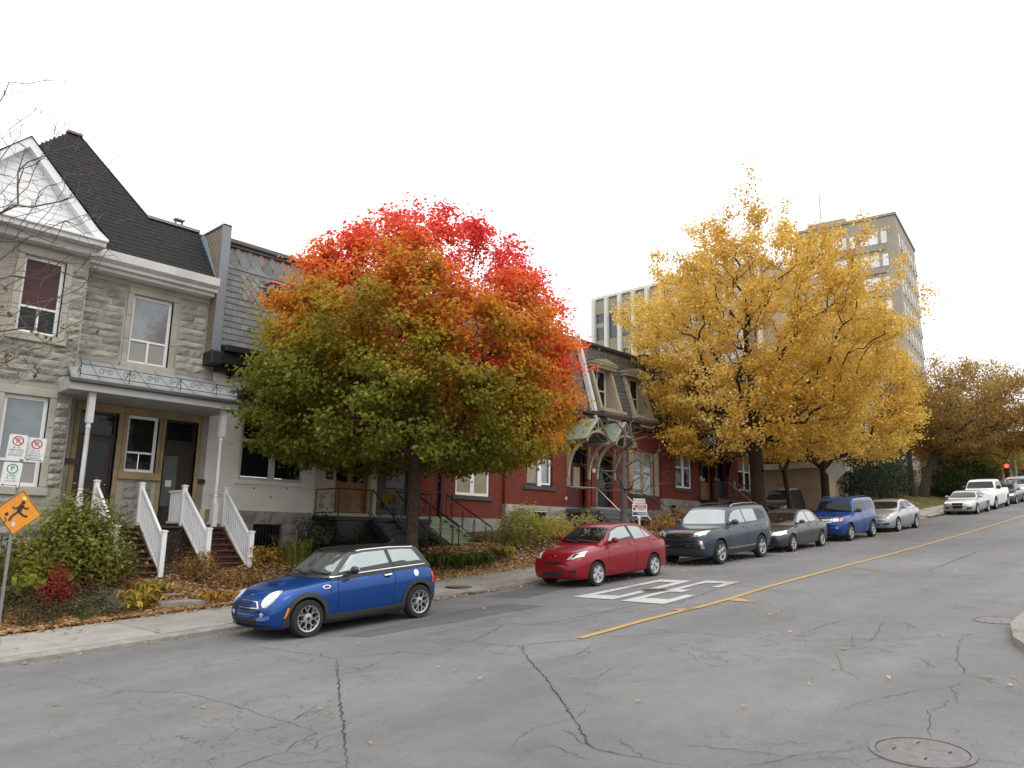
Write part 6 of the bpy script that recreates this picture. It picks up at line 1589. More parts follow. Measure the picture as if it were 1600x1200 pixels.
# ---------------------------------------------------------------- the red sedan
c = Car('sedan_car', 'red four door sedan parked behind the blue hatchback', 15.8, YARIS, (.215, .003, .010), 'paint_red', (G_SIDE, G_DARK))
c.windows([('front_door_window', [(1.66, 1.285), (1.95, 1.375), (2.30, 1.395)], [(1.36, 1.035), (1.9, 1.035), (2.46, 1.05)]), ('rear_door_window', [(2.42, 1.395), (2.75, 1.375), (2.95, 1.33)], [(2.56, 1.055), (2.9, 1.06), (3.10, 1.065)]), ('rear_quarter_glass', [(2.99, 1.315), (3.10, 1.265), (3.22, 1.20)], [(3.14, 1.07), (3.25, 1.075), (3.40, 1.085)])], G_SIDE)
for sd_ in (-1, 1):
    c.line('window_seal', [(1.33, 1.02), (1.62, 1.29), (1.92, 1.392), (2.36, 1.412), (2.85, 1.385), (3.14, 1.28), (3.42, 1.085)], .020, M_TRIM, 'side', sd_, off=.003, n=50)
    c.patch('pillar', [(2.31, 1.40), (2.41, 1.40)], [(2.47, 1.045), (2.555, 1.05)], M_TRIM, 'side', sd_, n=4, m_=6)
    c.patch('lower_shade', [(1.37, 1.06), (1.9, 1.09), (2.45, 1.13)], [(1.36, 1.03), (1.9, 1.03), (2.46, 1.045)], G_INT, 'side', sd_, n=12, m_=3, off=.0065)
    h = c.patch('headlamp', [(sd_ * .50, .80), (sd_ * .60, .855), (sd_ * .70, .865)], [(sd_ * .42, .68), (sd_ * .58, .69), (sd_ * .74, .745)], M_LENS, 'front', n=12, m_=7, off=.010)
    c.ell('lamp_bulb', (sd_ * .58, .765), (.045, .045), M_CHROME, 'front', off=.016, parent=h)
    c.patch('indicator', [(sd_ * .60, .715), (sd_ * .71, .755)], [(sd_ * .60, .70), (sd_ * .72, .735)], M_AMBER, 'front', n=6, m_=3, off=.016, parent=h)
    c.patch('fog_recess', [(sd_ * .50, .42), (sd_ * .66, .44)], [(sd_ * .48, .37), (sd_ * .68, .36)], M_WELL, 'front', n=6, m_=4, off=.005)
    c.patch('tail_lamp', [(4.05, .96), (4.20, .93)], [(4.06, .80), (4.22, .78)], M_REDLENS, 'side', sd_, n=5, m_=5, off=.008)
c.windscreen(.56, 1.375, .70, 1.035, G_DARK, .035)
c.patch('grille_slot', [(-.40, .685), (0, .66), (.40, .685)], [(-.26, .605), (0, .60), (.26, .605)], M_WELL, 'front', n=16, m_=4, off=.006)
c.line('grille_bar', [(-.34, .648), (0, .628), (.34, .648)], .030, paint('paint_red', (0, 0, 0)), 'front', off=.016, n=16)
c.patch('bumper_intake', [(-.36, .40), (0, .395), (.36, .40)], [(-.33, .31), (0, .305), (.33, .31)], M_WELL, 'front', n=16, m_=4, off=.006)
emblem(c, .735, .062, .042)
c.line('hood_gap', [(.33, -.50), (.6, -.62), (1.0, -.70)], .009, M_SEAM, 'top', n=20)
c.line('hood_gap', [(.33, .50), (.6, .62), (1.0, .70)], .009, M_SEAM, 'top', n=20)
c.seams([1.30], .28, 1.02); c.seams([2.52], .28, 1.04); c.seams([3.30], .60, 1.05, -.05)
c.handles([2.28, 3.12], .93, paint('paint_red', (0, 0, 0)))
for sd_ in (-1, 1):
    c.line('character_line', [(1.45, .86), (2.4, .90), (3.6, .95)], .012, paint('paint_red', (0, 0, 0)), 'side', sd_, off=.008, n=24)
c.mirror(1.48, 1.03, paint('paint_red', (0, 0, 0)), (.075, .115, .075))
c.line('wiper', [(-.60, 1.035), (-.02, 1.075)], .022, M_TRIM, 'front', off=.03, n=10)
c.line('wiper', [(-.05, 1.035), (.42, 1.07)], .022, M_TRIM, 'front', off=.03, n=10)

# ---------------------------------------------------------------- the navy SUV
c = Car('suv_car', 'large slate blue sport utility vehicle with roof rails behind the red sedan', 22.1, HIGH, (.038, .050, .072), 'paint_slate', (G_SIDE, G_WIND))
c.windows([('front_door_window', [(1.93, 1.50), (2.2, 1.60), (2.62, 1.625)], [(1.62, 1.20), (2.1, 1.205), (2.72, 1.215)]), ('rear_door_window', [(2.70, 1.625), (3.2, 1.625), (3.55, 1.61)], [(2.80, 1.22), (3.2, 1.225), (3.62, 1.235)])], G_SIDE)
c.windows([('rear_quarter_glass', [(3.64, 1.605), (4.0, 1.585), (4.25, 1.53)], [(3.70, 1.24), (4.1, 1.26), (4.36, 1.29)])], G_DARK)
for sd_ in (-1, 1):
    h = c.patch('headlamp', [(sd_ * .52, .985), (sd_ * .70, 1.03), (sd_ * .84, 1.05)], [(sd_ * .48, .87), (sd_ * .66, .885), (sd_ * .82, .945)], M_LENS, 'front', n=12, m_=6, off=.010)
    c.ell('lamp_bulb', (sd_ * .62, .945), (.05, .045), M_CHROME, 'front', off=.018, parent=h)
    c.patch('fog_surround', [(sd_ * .66, .74), (sd_ * .76, .76)], [(sd_ * .64, .53), (sd_ * .80, .52)], M_CHROME, 'front', n=7, m_=7, off=.012)
    c.ell('fog_lamp', (sd_ * .71, .66), (.045, .05), M_LENS, 'front', off=.022)
    c.line('side_moulding', [(1.42, .46), (2.4, .46), (3.3, .48)], .035, M_CHROME, 'side', sd_, off=.012, n=20)
    c.patch('sill', [(1.42, .40), (2.4, .40), (3.3, .41)], [(1.42, .28), (2.4, .27), (3.3, .28)], M_TRIM, 'side', sd_, n=16, m_=3, off=.006)
    mb = MB(); y_ = sd_ * .63
    mb.tube([(2.25, y_, 1.72), (2.4, y_, 1.79), (3.2, y_, 1.815), (4.0, y_, 1.80), (4.2, y_, 1.73)], .018, 6)
    put('roof_rail', mesh_of('roof_rail', mb, M_ALLOY if sd_ < 0 else M_TRIM, True), c.t)
    c.patch('tail_lamp', [(4.46, 1.15), (4.66, 1.12)], [(4.50, .92), (4.68, .9)], M_REDLENS, 'side', sd_, n=5, m_=5, off=.008)
c.windscreen(.64, 1.635, .80, 1.205, car_glass('windscreen_glass_pale', (.22, .25, .25), .6), .03)
c.patch('grille', [(-.50, .975), (0, .985), (.50, .975)], [(-.44, .83), (0, .82), (.44, .83)], M_CHROME, 'front', n=18, m_=5, off=.012)
g_ = c.patch('grille_opening', [(-.44, .955), (0, .963), (.44, .955)], [(-.39, .855), (0, .848), (.39, .855)], M_WELL, 'front', n=18, m_=4, off=.018)
c.line('grille_bar', [(-.42, .905), (.42, .905)], .02, M_CHROME, 'front', off=.026, parent=g_, n=14)
emblem(c, .905, .08, .055, .034)
c.patch('bumper_intake', [(-.52, .68), (0, .675), (.52, .68)], [(-.50, .44), (0, .43), (.50, .44)], M_WELL, 'front', n=18, m_=4, off=.006)
c.line('intake_bar', [(-.50, .60), (0, .595), (.50, .60)], .028, M_CHROME, 'front', off=.02, n=14)
c.patch('skid_plate', [(-.60, .44), (0, .43), (.60, .44)], [(-.52, .34), (0, .33), (.52, .34)], M_TRIM, 'front', n=18, m_=4, off=.012)
c.seams([1.52], .42, 1.17); c.seams([2.76], .42, 1.20); c.seams([3.72], .75, 1.22, .0)
c.handles([2.48, 3.42], 1.06, paint('paint_slate', (0, 0, 0)), .17)
c.mirror(1.80, 1.20, paint('paint_slate', (0, 0, 0)), (.085, .13, .09))
c.line('hood_gap', [(.30, -.62), (.7, -.76), (1.25, -.80)], .009, M_SEAM, 'top', n=20)

# ---------------------------------------------------------------- the grey sedan
c = Car('sedan_car', 'dark grey sedan parked between the two sport utility vehicles', 27.35, CIVIC, (.05, .051, .05), 'paint_grey', (G_SIDE, G_DARK))
c.windows([('front_door_window', [(1.78, 1.25), (2.05, 1.345), (2.36, 1.365)], [(1.45, .995), (1.9, .995), (2.50, 1.0)]), ('rear_door_window', [(2.44, 1.365), (2.8, 1.345), (3.02, 1.30)], [(2.57, 1.0), (2.9, 1.01), (3.22, 1.02)])], G_SIDE)
for sd_ in (-1, 1):
    c.patch('headlamp', [(sd_ * .44, .70), (sd_ * .62, .74), (sd_ * .76, .77)], [(sd_ * .40, .61), (sd_ * .6, .60), (sd_ * .80, .64)], M_LENS, 'front', n=12, m_=6, off=.010)
    c.line('side_moulding', [(1.4, .58), (2.4, .60), (3.3, .61)], .035, M_TRIM, 'side', sd_, off=.01, n=18)
c.windscreen(.56, 1.345, .70, .995, G_DARK, .03)
c.patch('grille', [(-.33, .665), (0, .67), (.33, .665)], [(-.3, .60), (0, .595), (.3, .60)], M_WELL, 'front', n=14, m_=4, off=.008)
c.patch('bumper_intake', [(-.40, .42), (0, .42), (.40, .42)], [(-.34, .33), (0, .33), (.34, .33)], M_WELL, 'front', n=14, m_=4, off=.006)
c.seams([1.38], .28, .97); c.seams([2.54], .28, .99)
c.handles([2.3, 3.12], .85, paint('paint_grey', (0, 0, 0)))
c.mirror(1.58, .985, paint('paint_grey', (0, 0, 0)), (.07, .11, .07))

# ---------------------------------------------------------------- the bright blue SUV
c = Car('suv_car', 'bright blue boxy sport utility vehicle with square chrome grille', 33.0, ESC, (.005, .045, .20), 'paint_bright_blue', (G_DARK, G_DARK))
c.windows([('front_door_window', [(1.84, 1.46), (2.05, 1.575), (2.34, 1.60)], [(1.62, 1.15), (1.95, 1.155), (2.40, 1.16)]), ('rear_door_window', [(2.42, 1.60), (2.8, 1.60), (3.1, 1.59)], [(2.50, 1.165), (2.8, 1.17), (3.2, 1.18)]), ('rear_quarter_glass', [(3.25, 1.585), (3.7, 1.57), (4.0, 1.54)], [(3.32, 1.19), (3.7, 1.20), (4.1, 1.22)])], G_DARK)
for sd_ in (-1, 1):
    c.patch('headlamp', [(sd_ * .46, .96), (sd_ * .66, .97)], [(sd_ * .46, .82), (sd_ * .68, .83)], M_LENS, 'front', n=8, m_=5, off=.012)
    c.patch('indicator', [(sd_ * .70, .96), (sd_ * .79, .95)], [(sd_ * .71, .83), (sd_ * .80, .84)], M_AMBER, 'front', n=5, m_=5, off=.012)
    c.ell('fog_lamp', (sd_ * .62, .58), (.05, .05), M_LENS, 'front', off=.012)
    mb = MB(); y_ = sd_ * .60
    mb.tube([(1.95, y_, 1.69), (2.1, y_, 1.77), (3.6, y_, 1.78), (3.8, y_, 1.70)], .017, 6); put('roof_rail', mesh_of('roof_rail', mb, M_TRIM, True), c.t)
    for ua in c.ax:
        c.ring('wheel_arch', ua, .415, .455, 0, pi, paint('paint_bright_blue', (0, 0, 0)), sd_, off=.02)
c.windscreen(.60, 1.60, .74, 1.15, G_DARK, .02)
c.patch('grille', [(-.42, .965), (0, .97), (.42, .965)], [(-.42, .79), (0, .785), (.42, .79)], M_CHROME, 'front', n=14, m_=5, off=.014)
g_ = c.patch('grille_opening', [(-.385, .94), (.385, .94)], [(-.385, .815), (.385, .815)], M_WELL, 'front', n=14, m_=4, off=.02)
c.line('grille_bar', [(-.38, .878), (.38, .878)], .03, M_CHROME, 'front', off=.028, parent=g_, n=12)
c.patch('bumper_intake', [(-.36, .60), (.36, .60)], [(-.34, .48), (.34, .48)], M_WELL, 'front', n=12, m_=4, off=.008)
c.seams([1.52], .40, 1.13); c.seams([2.46], .40, 1.14); c.seams([3.28], .8, 1.16)
c.handles([2.2, 3.0], 1.0, paint('paint_bright_blue', (0, 0, 0)), .14)
c.mirror(1.78, 1.16, M_TRIM, (.08, .12, .09))

# ---------------------------------------------------------------- the silver sedan
c = Car('sedan_car', 'silver sports sedan with dark windscreen before the driveway', 39.1, TL, (.34, .35, .36), 'paint_silver', (G_DARK, G_DARK))
c.windows([('front_door_window', [(1.98, 1.24), (2.3, 1.35), (2.65, 1.375)], [(1.72, 1.035), (2.2, 1.04), (2.78, 1.06)]), ('rear_door_window', [(2.74, 1.375), (3.1, 1.355), (3.4, 1.29)], [(2.86, 1.065), (3.2, 1.075), (3.62, 1.095)])], G_DARK)
for sd_ in (-1, 1):
    c.patch('headlamp', [(sd_ * .56, .77), (sd_ * .74, .82), (sd_ * .85, .84)], [(sd_ * .54, .70), (sd_ * .74, .71), (sd_ * .86, .77)], M_LENS, 'front', n=10, m_=5, off=.010)
    c.patch('headlamp_shade', [(sd_ * .58, .765), (sd_ * .74, .80)], [(sd_ * .60, .735), (sd_ * .76, .76)], M_WELL, 'front', n=6, m_=3, off=.016)
    c.patch('fog_recess', [(sd_ * .50, .42), (sd_ * .78, .46)], [(sd_ * .52, .36), (sd_ * .74, .37)], M_WELL, 'front', n=8, m_=4, off=.008)
c.windscreen(.60, 1.36, .78, 1.045, G_DARK, .03)
c.patch('grille', [(-.36, .73), (0, .70), (.36, .73)], [(-.28, .63), (0, .57), (.28, .63)], M_CHROME, 'front', n=14, m_=4, off=.010)
c.patch('grille_opening', [(-.33, .69), (0, .655), (.33, .69)], [(-.27, .63), (0, .575), (.27, .63)], M_WELL, 'front', n=14, m_=4, off=.016)
c.patch('bumper_intake', [(-.40, .40), (.40, .40)], [(-.36, .32), (.36, .32)], M_WELL, 'front', n=12, m_=4, off=.006)
c.seams([1.62], .30, 1.02); c.seams([2.84], .30, 1.05); c.handles([2.58, 3.5], .92, paint('paint_silver', (0, 0, 0)))
c.mirror(1.86, 1.04, paint('paint_silver', (0, 0, 0)), (.07, .12, .07))

# ---------------------------------------------------------------- cars further up the hill
c = Car('sedan_car', 'silver coupe with black hexagonal grille at the head of the uphill row', 54.2, AUDI, (.40, .40, .39), 'paint_silver_warm', (G_DARK, G_DARK))
c.windows([('front_door_window', [(1.85, 1.20), (2.2, 1.30), (2.55, 1.315)], [(1.6, .985), (2.1, .99), (2.7, 1.0)]), ('rear_door_window', [(2.65, 1.315), (2.95, 1.295), (3.2, 1.24)], [(2.78, 1.005), (3.1, 1.015), (3.45, 1.03)])], G_DARK)
for sd_ in (-1, 1):
    c.patch('headlamp', [(sd_ * .46, .745), (sd_ * .66, .77), (sd_ * .82, .785)], [(sd_ * .44, .67), (sd_ * .66, .67), (sd_ * .84, .70)], M_LENS, 'front', n=10, m_=5, off=.010)
    c.patch('fog_recess', [(sd_ * .46, .46), (sd_ * .76, .48)], [(sd_ * .48, .36), (sd_ * .72, .37)], M_WELL, 'front', n=8, m_=4, off=.006)
c.windscreen(.60, 1.295, .76, .99, G_DARK, .02)
c.patch('grille', [(-.33, .73), (0, .735), (.33, .73)], [(-.26, .38), (0, .375), (.26, .38)], M_CHROME, 'front', n=12, m_=6, off=.008)
c.patch('grille_opening', [(-.31, .715), (0, .72), (.31, .715)], [(-.245, .395), (0, .39), (.245, .395)], M_WELL, 'front', n=12, m_=6, off=.014)
c.seams([1.5], .3, .97); c.mirror(1.72, 1.0, paint('paint_silver_warm', (0, 0, 0)), (.07, .11, .07))

PICK = suv('pick', 5.7, 2.02, 1.93, 3.65, .95, .41, 1.45, 1.30, 2.15, 3.45, 1.18, rim=.6, spokes=(6, .08, .09, 'plain'), flake=.02, arch=.07,
    zs=[(0, .88), (.04, 1.0), (.12, 1.10), (.35, 1.18), (.8, 1.22), (1.6, 1.25), (3.6, 1.28), (5.3, 1.28), (5.62, 1.25), (5.7, 1.0)],
    zt=[(0, .95), (.03, 1.06), (.08, 1.17), (.2, 1.24), (.5, 1.28), (.9, 1.31), (1.45, 1.34), (3.4, 1.34), (3.6, 1.31), (5.4, 1.31), (5.64, 1.29), (5.7, 1.05)],
    zr=[(1.42, 1.28), (1.62, 1.40), (2.0, 1.78), (2.15, 1.87), (2.45, 1.915), (2.9, 1.925), (3.45, 1.90), (3.62, 1.84), (3.74, 1.5), (3.8, 1.24)],
    belt=[(1.42, 1.24), (3.8, 1.26)], wbelt=[(1.42, .88), (2.0, .92), (3.4, .92), (3.8, .88)], wroof=.76)
c = Car('pickup_truck', 'tall white pickup truck behind the silver coupe', 59.2, PICK, (.72, .72, .72), 'paint_white', (G_DARK, G_DARK))
c.windows([('front_door_window', [(2.12, 1.70), (2.4, 1.80), (2.75, 1.81)], [(1.85, 1.36), (2.3, 1.36), (2.8, 1.36)]), ('rear_door_window', [(2.85, 1.81), (3.2, 1.81), (3.5, 1.79)], [(2.9, 1.36), (3.2, 1.36), (3.55, 1.36)])], G_DARK)
for sd_ in (-1, 1):
    c.patch('headlamp', [(sd_ * .62, 1.08), (sd_ * .86, 1.08)], [(sd_ * .62, .88), (sd_ * .86, .90)], M_LENS, 'front', n=6, m_=5, off=.012)
    c.patch('fog_recess', [(sd_ * .60, .62), (sd_ * .80, .62)], [(sd_ * .60, .52), (sd_ * .80, .52)], M_WELL, 'front', n=6, m_=4, off=.01)
    for ua in c.ax:
        c.ring('wheel_arch', ua, .485, .55, 0, pi, paint('paint_white', (0, 0, 0)), sd_, off=.03)
c.windscreen(.70, 1.82, .84, 1.37, G_DARK, .01)
c.patch('grille', [(-.56, 1.08), (.56, 1.08)], [(-.56, .82), (.56, .82)], M_TRIM, 'front', n=12, m_=5, off=.014)
for z_ in (.88, .95, 1.02):
    c.line('grille_bar', [(-.55, z_), (.55, z_)], .03, M_CHROME, 'front', off=.024, n=10)
c.seams([1.75], .45, 1.3); c.seams([2.84], .45, 1.3); c.mirror(2.0, 1.38, M_TRIM, (.09, .14, .14))
DK = dict(AUDI, name='dark'); DK['L'] = 4.65
c = Car('sedan_car', 'dark grey sedan squeezed behind the white pickup truck', 65.6, CIVIC, (.05, .052, .055), 'paint_charcoal', (G_DARK, G_DARK))
c.windows([('front_door_window', [(1.78, 1.25), (2.05, 1.345), (2.36, 1.365)], [(1.45, .995), (1.9, .995), (2.50, 1.0)]), ('rear_door_window', [(2.44, 1.365), (2.8, 1.345), (3.02, 1.30)], [(2.57, 1.0), (2.9, 1.01), (3.22, 1.02)])], G_DARK)
c.windscreen(.56, 1.345, .70, .995, G_DARK, .03)
for sd_ in (-1, 1):
    c.patch('headlamp', [(sd_ * .44, .70), (sd_ * .76, .77)], [(sd_ * .40, .61), (sd_ * .80, .64)], M_LENS, 'front', n=8, m_=4, off=.010)
c.mirror(1.58, .985, M_TRIM, (.07, .11, .07))
c = Car('suv_car', 'white sport utility vehicle second from the far end of the row', 70.6, HIGH, (.70, .70, .70), 'paint_white', (G_DARK, G_DARK))
c.windows([('front_door_window', [(1.93, 1.50), (2.2, 1.60), (2.62, 1.625)], [(1.62, 1.20), (2.1, 1.205), (2.72, 1.215)]), ('rear_door_window', [(2.70, 1.625), (3.2, 1.625), (3.55, 1.61)], [(2.80, 1.22), (3.2, 1.225), (3.62, 1.235)])], G_DARK)
c.windscreen(.64, 1.635, .80, 1.205, G_WIND, .03)
for sd_ in (-1, 1):
    c.patch('headlamp', [(sd_ * .52, .985), (sd_ * .84, 1.05)], [(sd_ * .48, .87), (sd_ * .82, .945)], M_LENS, 'front', n=8, m_=4, off=.010)
c.patch('grille', [(-.50, .975), (.50, .975)], [(-.44, .83), (.44, .83)], M_TRIM, 'front', n=10, m_=4, off=.012)
c.mirror(1.80, 1.20, M_TRIM, (.085, .13, .09))
c = Car('suv_car', 'dark green wagon at the far right end of the row', 76.4, ESC, (.05, .06, .06), 'paint_dark_green', (G_DARK, G_DARK))
c.windscreen(.60, 1.60, .74, 1.15, G_WIND, .02)
for sd_ in (-1, 1):
    c.patch('headlamp', [(sd_ * .46, .96), (sd_ * .68, .97)], [(sd_ * .46, .82), (sd_ * .70, .83)], M_LENS, 'front', n=6, m_=4, off=.012)
c.mirror(1.78, 1.16, M_TRIM, (.08, .12, .09))
# station wagon standing in the yard beyond the grey sedan
c = Car('wagon_car', 'dark wagon with loaded roof rack standing in the yard behind the trees', 43.6, ESC, (.05, .052, .055), 'paint_charcoal', (G_DARK, G_DARK), Y=19.2, group='cars standing off the street')
c.t.location.z += .18
mb = MB()
for x in (2.1, 2.7, 3.4):
    mb.bar((x, -.7, 1.77), (x, .7, 1.77), .03, .03)
put('roof_rack', mesh_of('roof_rack', mb, M_ALLOY), c.t)
mb = MB(); mb.box(1.7, 3.7, -.5, -.1, 1.79, 1.87); mb.box(1.9, 3.6, -.05, .35, 1.79, 1.86, 1)
put('roof_load', mesh_of('roof_load', mb, [mat('pale_boards', (.55, .53, .48), .7), mat('ochre_boards', (.42, .26, .08), .7)]), c.t)

# ================================================================== trees and plants
M_LEAF = leaf_mat('leaf')
M_LEAF_THICK = leaf_mat('needle_leaf', .12)
M_BARK = mat('grey_brown_bark', (.075, .055, .042), .95, var=.35, vs=9, bump=.8, bs=22, spec=.15, coords='object')
M_BARK_DK = mat('dark_bark', (.040, .030, .024), .95, var=.35, vs=9, bump=.8, bs=22, spec=.15, coords='object')
M_BARK_G = mat('grey_bark', (.115, .10, .088), .95, var=.3, vs=9, bump=.6, bs=30, spec=.15, coords='object')
M_TWIG = mat('pale_twig', (.13, .105, .09), .9, var=.3, vs=12, spec=.15, coords='object')

def grow(points, root, trunk, bias=.45, jit=.12, seed=0, sag=0.):
    """joins points to a branching skeleton starting with the trunk polyline; returns nodes, parents"""
    R = np.random.default_rng(seed)
    nodes = [np.array(p, float) for p in trunk]; par = [-1] + list(range(len(trunk) - 1))
    plen = [0.]
    for i in range(1, len(trunk)):
        plen.append(plen[-1] + np.linalg.norm(nodes[i] - nodes[i - 1]))
    start = max(0, len(trunk) - 3)
    P = np.array(points); order = np.argsort(np.linalg.norm(P - nodes[-1], axis=1) + R.normal(0, .3, len(P)))
    cap = len(trunk) + 4 * len(P) + 10; NB = np.zeros((cap, 3)); NL = np.zeros(cap)
    for i, q in enumerate(nodes): NB[i] = q; NL[i] = plen[i]
    n = len(nodes)
    NL[:start] = 1e6
    for k in order:
        p = P[k]; d = np.linalg.norm(NB[:n] - p, axis=1); c_ = d + bias * NL[:n]
        # branches should not run downwards far
        c_ = c_ + .6 * np.maximum(NB[:n, 2] - p[2], 0)
        j = int(np.argmin(c_)); a = NB[j]; L_ = d[j]
        m_ = max(1, min(3, int(L_ / .6) + 1)); last = j
        for t in range(1, m_ + 1):
            f = t / m_; q = a + (p - a) * f
            if t < m_: q = q + R.normal(0, jit * L_ * .5, 3) + np.array([0, 0, .10 * L_ * sin(pi * f)]) - np.array([0, 0, sag * L_])
            NB[n] = q; NL[n] = NL[last] + np.linalg.norm(q - NB[last]) if NL[last] < 1e5 else np.linalg.norm(q - NB[last]); par.append(last); last = n; n += 1
    return NB[:n].copy(), np.array(par)
def radii(nodes, par, r0, rtip=.006, p=2.3, trunk_n=0):
    n = len(nodes); cnt = np.zeros(n); kids = np.zeros(n, int)
    for i in range(n - 1, 0, -1):
        if kids[i] == 0: cnt[i] += 1
        cnt[par[i]] += cnt[i]; kids[par[i]] += 1
    r = np.power(np.maximum(cnt, 1), 1 / p); r = rtip + (r0 - rtip) * (r - 1) / max(r[0] - 1, 1e-6)
    return r, kids
def wood(nodes, par, r, org_, n=6, minr=0., flare=1.35):
    V = []; Fc = []
    for i in range(1, len(nodes)):
        if r[i] < minr: continue
        a, b = nodes[par[i]], nodes[i]; d = b - a; L_ = np.linalg.norm(d)
        if L_ < 1e-6: continue
        d = d / L_; ref = np.array([0, 0, 1.]) if abs(d[2]) < .9 else np.array([1., 0, 0])
        u = np.cross(d, ref); u /= np.linalg.norm(u); v = np.cross(d, u)
        ra = r[par[i]] if par[i] == i - 1 else min(r[par[i]], r[i] * 1.25)
        k = n if r[i] > .03 else 4 if r[i] > .012 else 3
        o = len(V)
        for (c_, rr) in ((a, ra), (b + d * r[i] * .3, r[i])):
            for q in range(k):
                an = 2 * pi * q / k; V.append(tuple(c_ + (u * cos(an) + v * sin(an)) * rr - org_))
        for q in range(k):
            Fc.append((o + q, o + (q + 1) % k, o + k + (q + 1) % k, o + k + q))
    return V, Fc
def leaf_mesh(name, P, N, size, col, mt, aspect=.75, fold=.25, rs=None):
    """P positions, N normals, col per leaf; each leaf a folded four-cornered blade"""
    n = len(P); R = np.random.default_rng(5 if rs is None else rs)
    N = N / (np.linalg.norm(N, axis=1, keepdims=True) + 1e-9)
    T = R.normal(0, 1, (n, 3)); T -= N * np.sum(T * N, 1, keepdims=True); T /= (np.linalg.norm(T, axis=1, keepdims=True) + 1e-9)
    B_ = np.cross(N, T); s = (np.asarray(size) * R.uniform(.65, 1.25, n))[:, None]
    v = np.empty((n, 4, 3)); v[:, 0] = P - T * s * .5; v[:, 2] = P + T * s * .5
    v[:, 1] = P + B_ * s * aspect * .5 + N * s * fold; v[:, 3] = P - B_ * s * aspect * .5 + N * s * fold
    me = bpy.data.meshes.new(name); me.vertices.add(4 * n); me.loops.add(4 * n); me.polygons.add(n)
    me.vertices.foreach_set('co', v.reshape(-1).astype(np.float32))
    me.loops.foreach_set('vertex_index', np.arange(4 * n, dtype=np.int32))
    me.polygons.foreach_set('loop_start', np.arange(0, 4 * n, 4, dtype=np.int32))
    me.update(calc_edges=True)
    at = me.color_attributes.new('leaf_colour', 'FLOAT_COLOR', 'POINT')
    c4 = np.ones((n, 4, 4), np.float32); c4[:, :, :3] = np.clip(col, 0, 1)[:, None, :]
    at.data.foreach_set('color', c4.reshape(-1))
    me.materials.append(mt); me.update()
    return me
def vnoise(P, f, seed=0):
    """cheap smooth noise from a few random waves, about -1..1"""
    R = np.random.default_rng(seed); s = np.zeros(len(P))
    for k in range(6):
        d = R.normal(0, 1, 3); d /= np.linalg.norm(d); s += np.sin(P @ d * f * R.uniform(.6, 1.6) + R.uniform(0, 6.3))
    return s / 2.6
def tree(name, label, base, r0, trunk, pts, leaves_fn, bark=M_BARK, leaf=None, seed=0, group=None, bias=.45, jit=.12, minr=0., cat='tree', wood_n=7, rtip=.006, aspect=.75, p=2.3, sag=0.):
    t = thing(name, label, cat, base, group)
    b = np.array(base, float)
    nodes, par = grow(pts, base, trunk, bias, jit, seed, sag)
    r, kids = radii(nodes, par, r0, rtip, p)
    r[0] *= 1.45
    V, Fc = wood(nodes, par, r, b, wood_n, minr)
    mb = MB(); mb.v = V; mb.f = Fc; mb.m = [0] * len(Fc)
    me = mesh_of('trunk', mb, bark, True, 180, fix=False); put('trunk', me, t)
    if leaves_fn:
        P, N, s, c_ = leaves_fn(nodes, par, r, kids)
        put('crown', leaf_mesh('crown', P - b, N, s, c_, leaf or M_LEAF, aspect, rs=seed), t)
    return t, nodes, par, r

def spray(nodes, par, r, kids, per, spread, R, rmax=.03, along=True):
    """leaf positions scattered round the thin shoots"""
    idx = np.where(r < rmax)[0]; idx = idx[idx > 0]
    n = len(idx) * per; k = np.repeat(idx, per); t = R.uniform(0, 1.15, n)[:, None]
    P = nodes[par[k]] * (1 - t) + nodes[k] * t + R.normal(0, 1, (n, 3)) * (np.array([spread[0], spread[0], spread[1]]) if isinstance(spread, tuple) else np.array([spread, spread, spread * .6]))
    return P, k

# ---------------------------------------------------------------- the red and green maple
def envelope_points(n, c, prof, R, shell=.55, squash=1., lump=.22, seed=0):
    """points in a body of revolution: prof (z, r); denser towards the skin, with lumps"""
    zz = np.array([p[0] for p in prof]); rr = np.array([p[1] for p in prof]); out_ = []
    w = rr ** 2 + .15; cz = np.linspace(zz[0], zz[-1], 200); cw = np.interp(cz, zz, w); cw /= cw.sum()
    z = R.choice(cz, n * 2, p=cw) + R.uniform(-.05, .05, n * 2); a = R.uniform(0, 2 * pi, n * 2)
    q = np.where(R.uniform(0, 1, n * 2) < shell, R.uniform(.72, 1.0, n * 2), np.sqrt(R.uniform(.02, .8, n * 2)))
    rad = np.interp(z, zz, rr) * q
    P = np.stack([c[0] + rad * np.cos(a), c[1] + rad * np.sin(a) * squash, z], 1)
    l = 1 + lump * vnoise(np.stack([np.cos(a) * 3, np.sin(a) * 3, z * .8], 1), 1.0, seed)
    P[:, 0] = c[0] + (P[:, 0] - c[0]) * l; P[:, 1] = c[1] + (P[:, 1] - c[1]) * l
    return P[:n]
R = np.random.default_rng(21)
mb_ = (14.1, 17.15, F(gz(14.1, 17.15)) - .1)
prof = [(1.85, 3.4), (2.2, 4.6), (3.0, 5.05), (4.2, 5.15), (5.4, 4.95), (6.6, 4.4), (7.6, 3.6), (8.4, 2.8), (9.05, 2.0), (9.5, .9)]
pts = envelope_points(1150, mb_, prof, R, .62, 1., .06, 3)
tr_ = [mb_, (14.1, 17.15, mb_[2] + .9), (14.08, 17.13, .9), (14.12, 17.15, 1.7), (14.1, 17.2, 2.6), (14.2, 17.2, 4.0)]
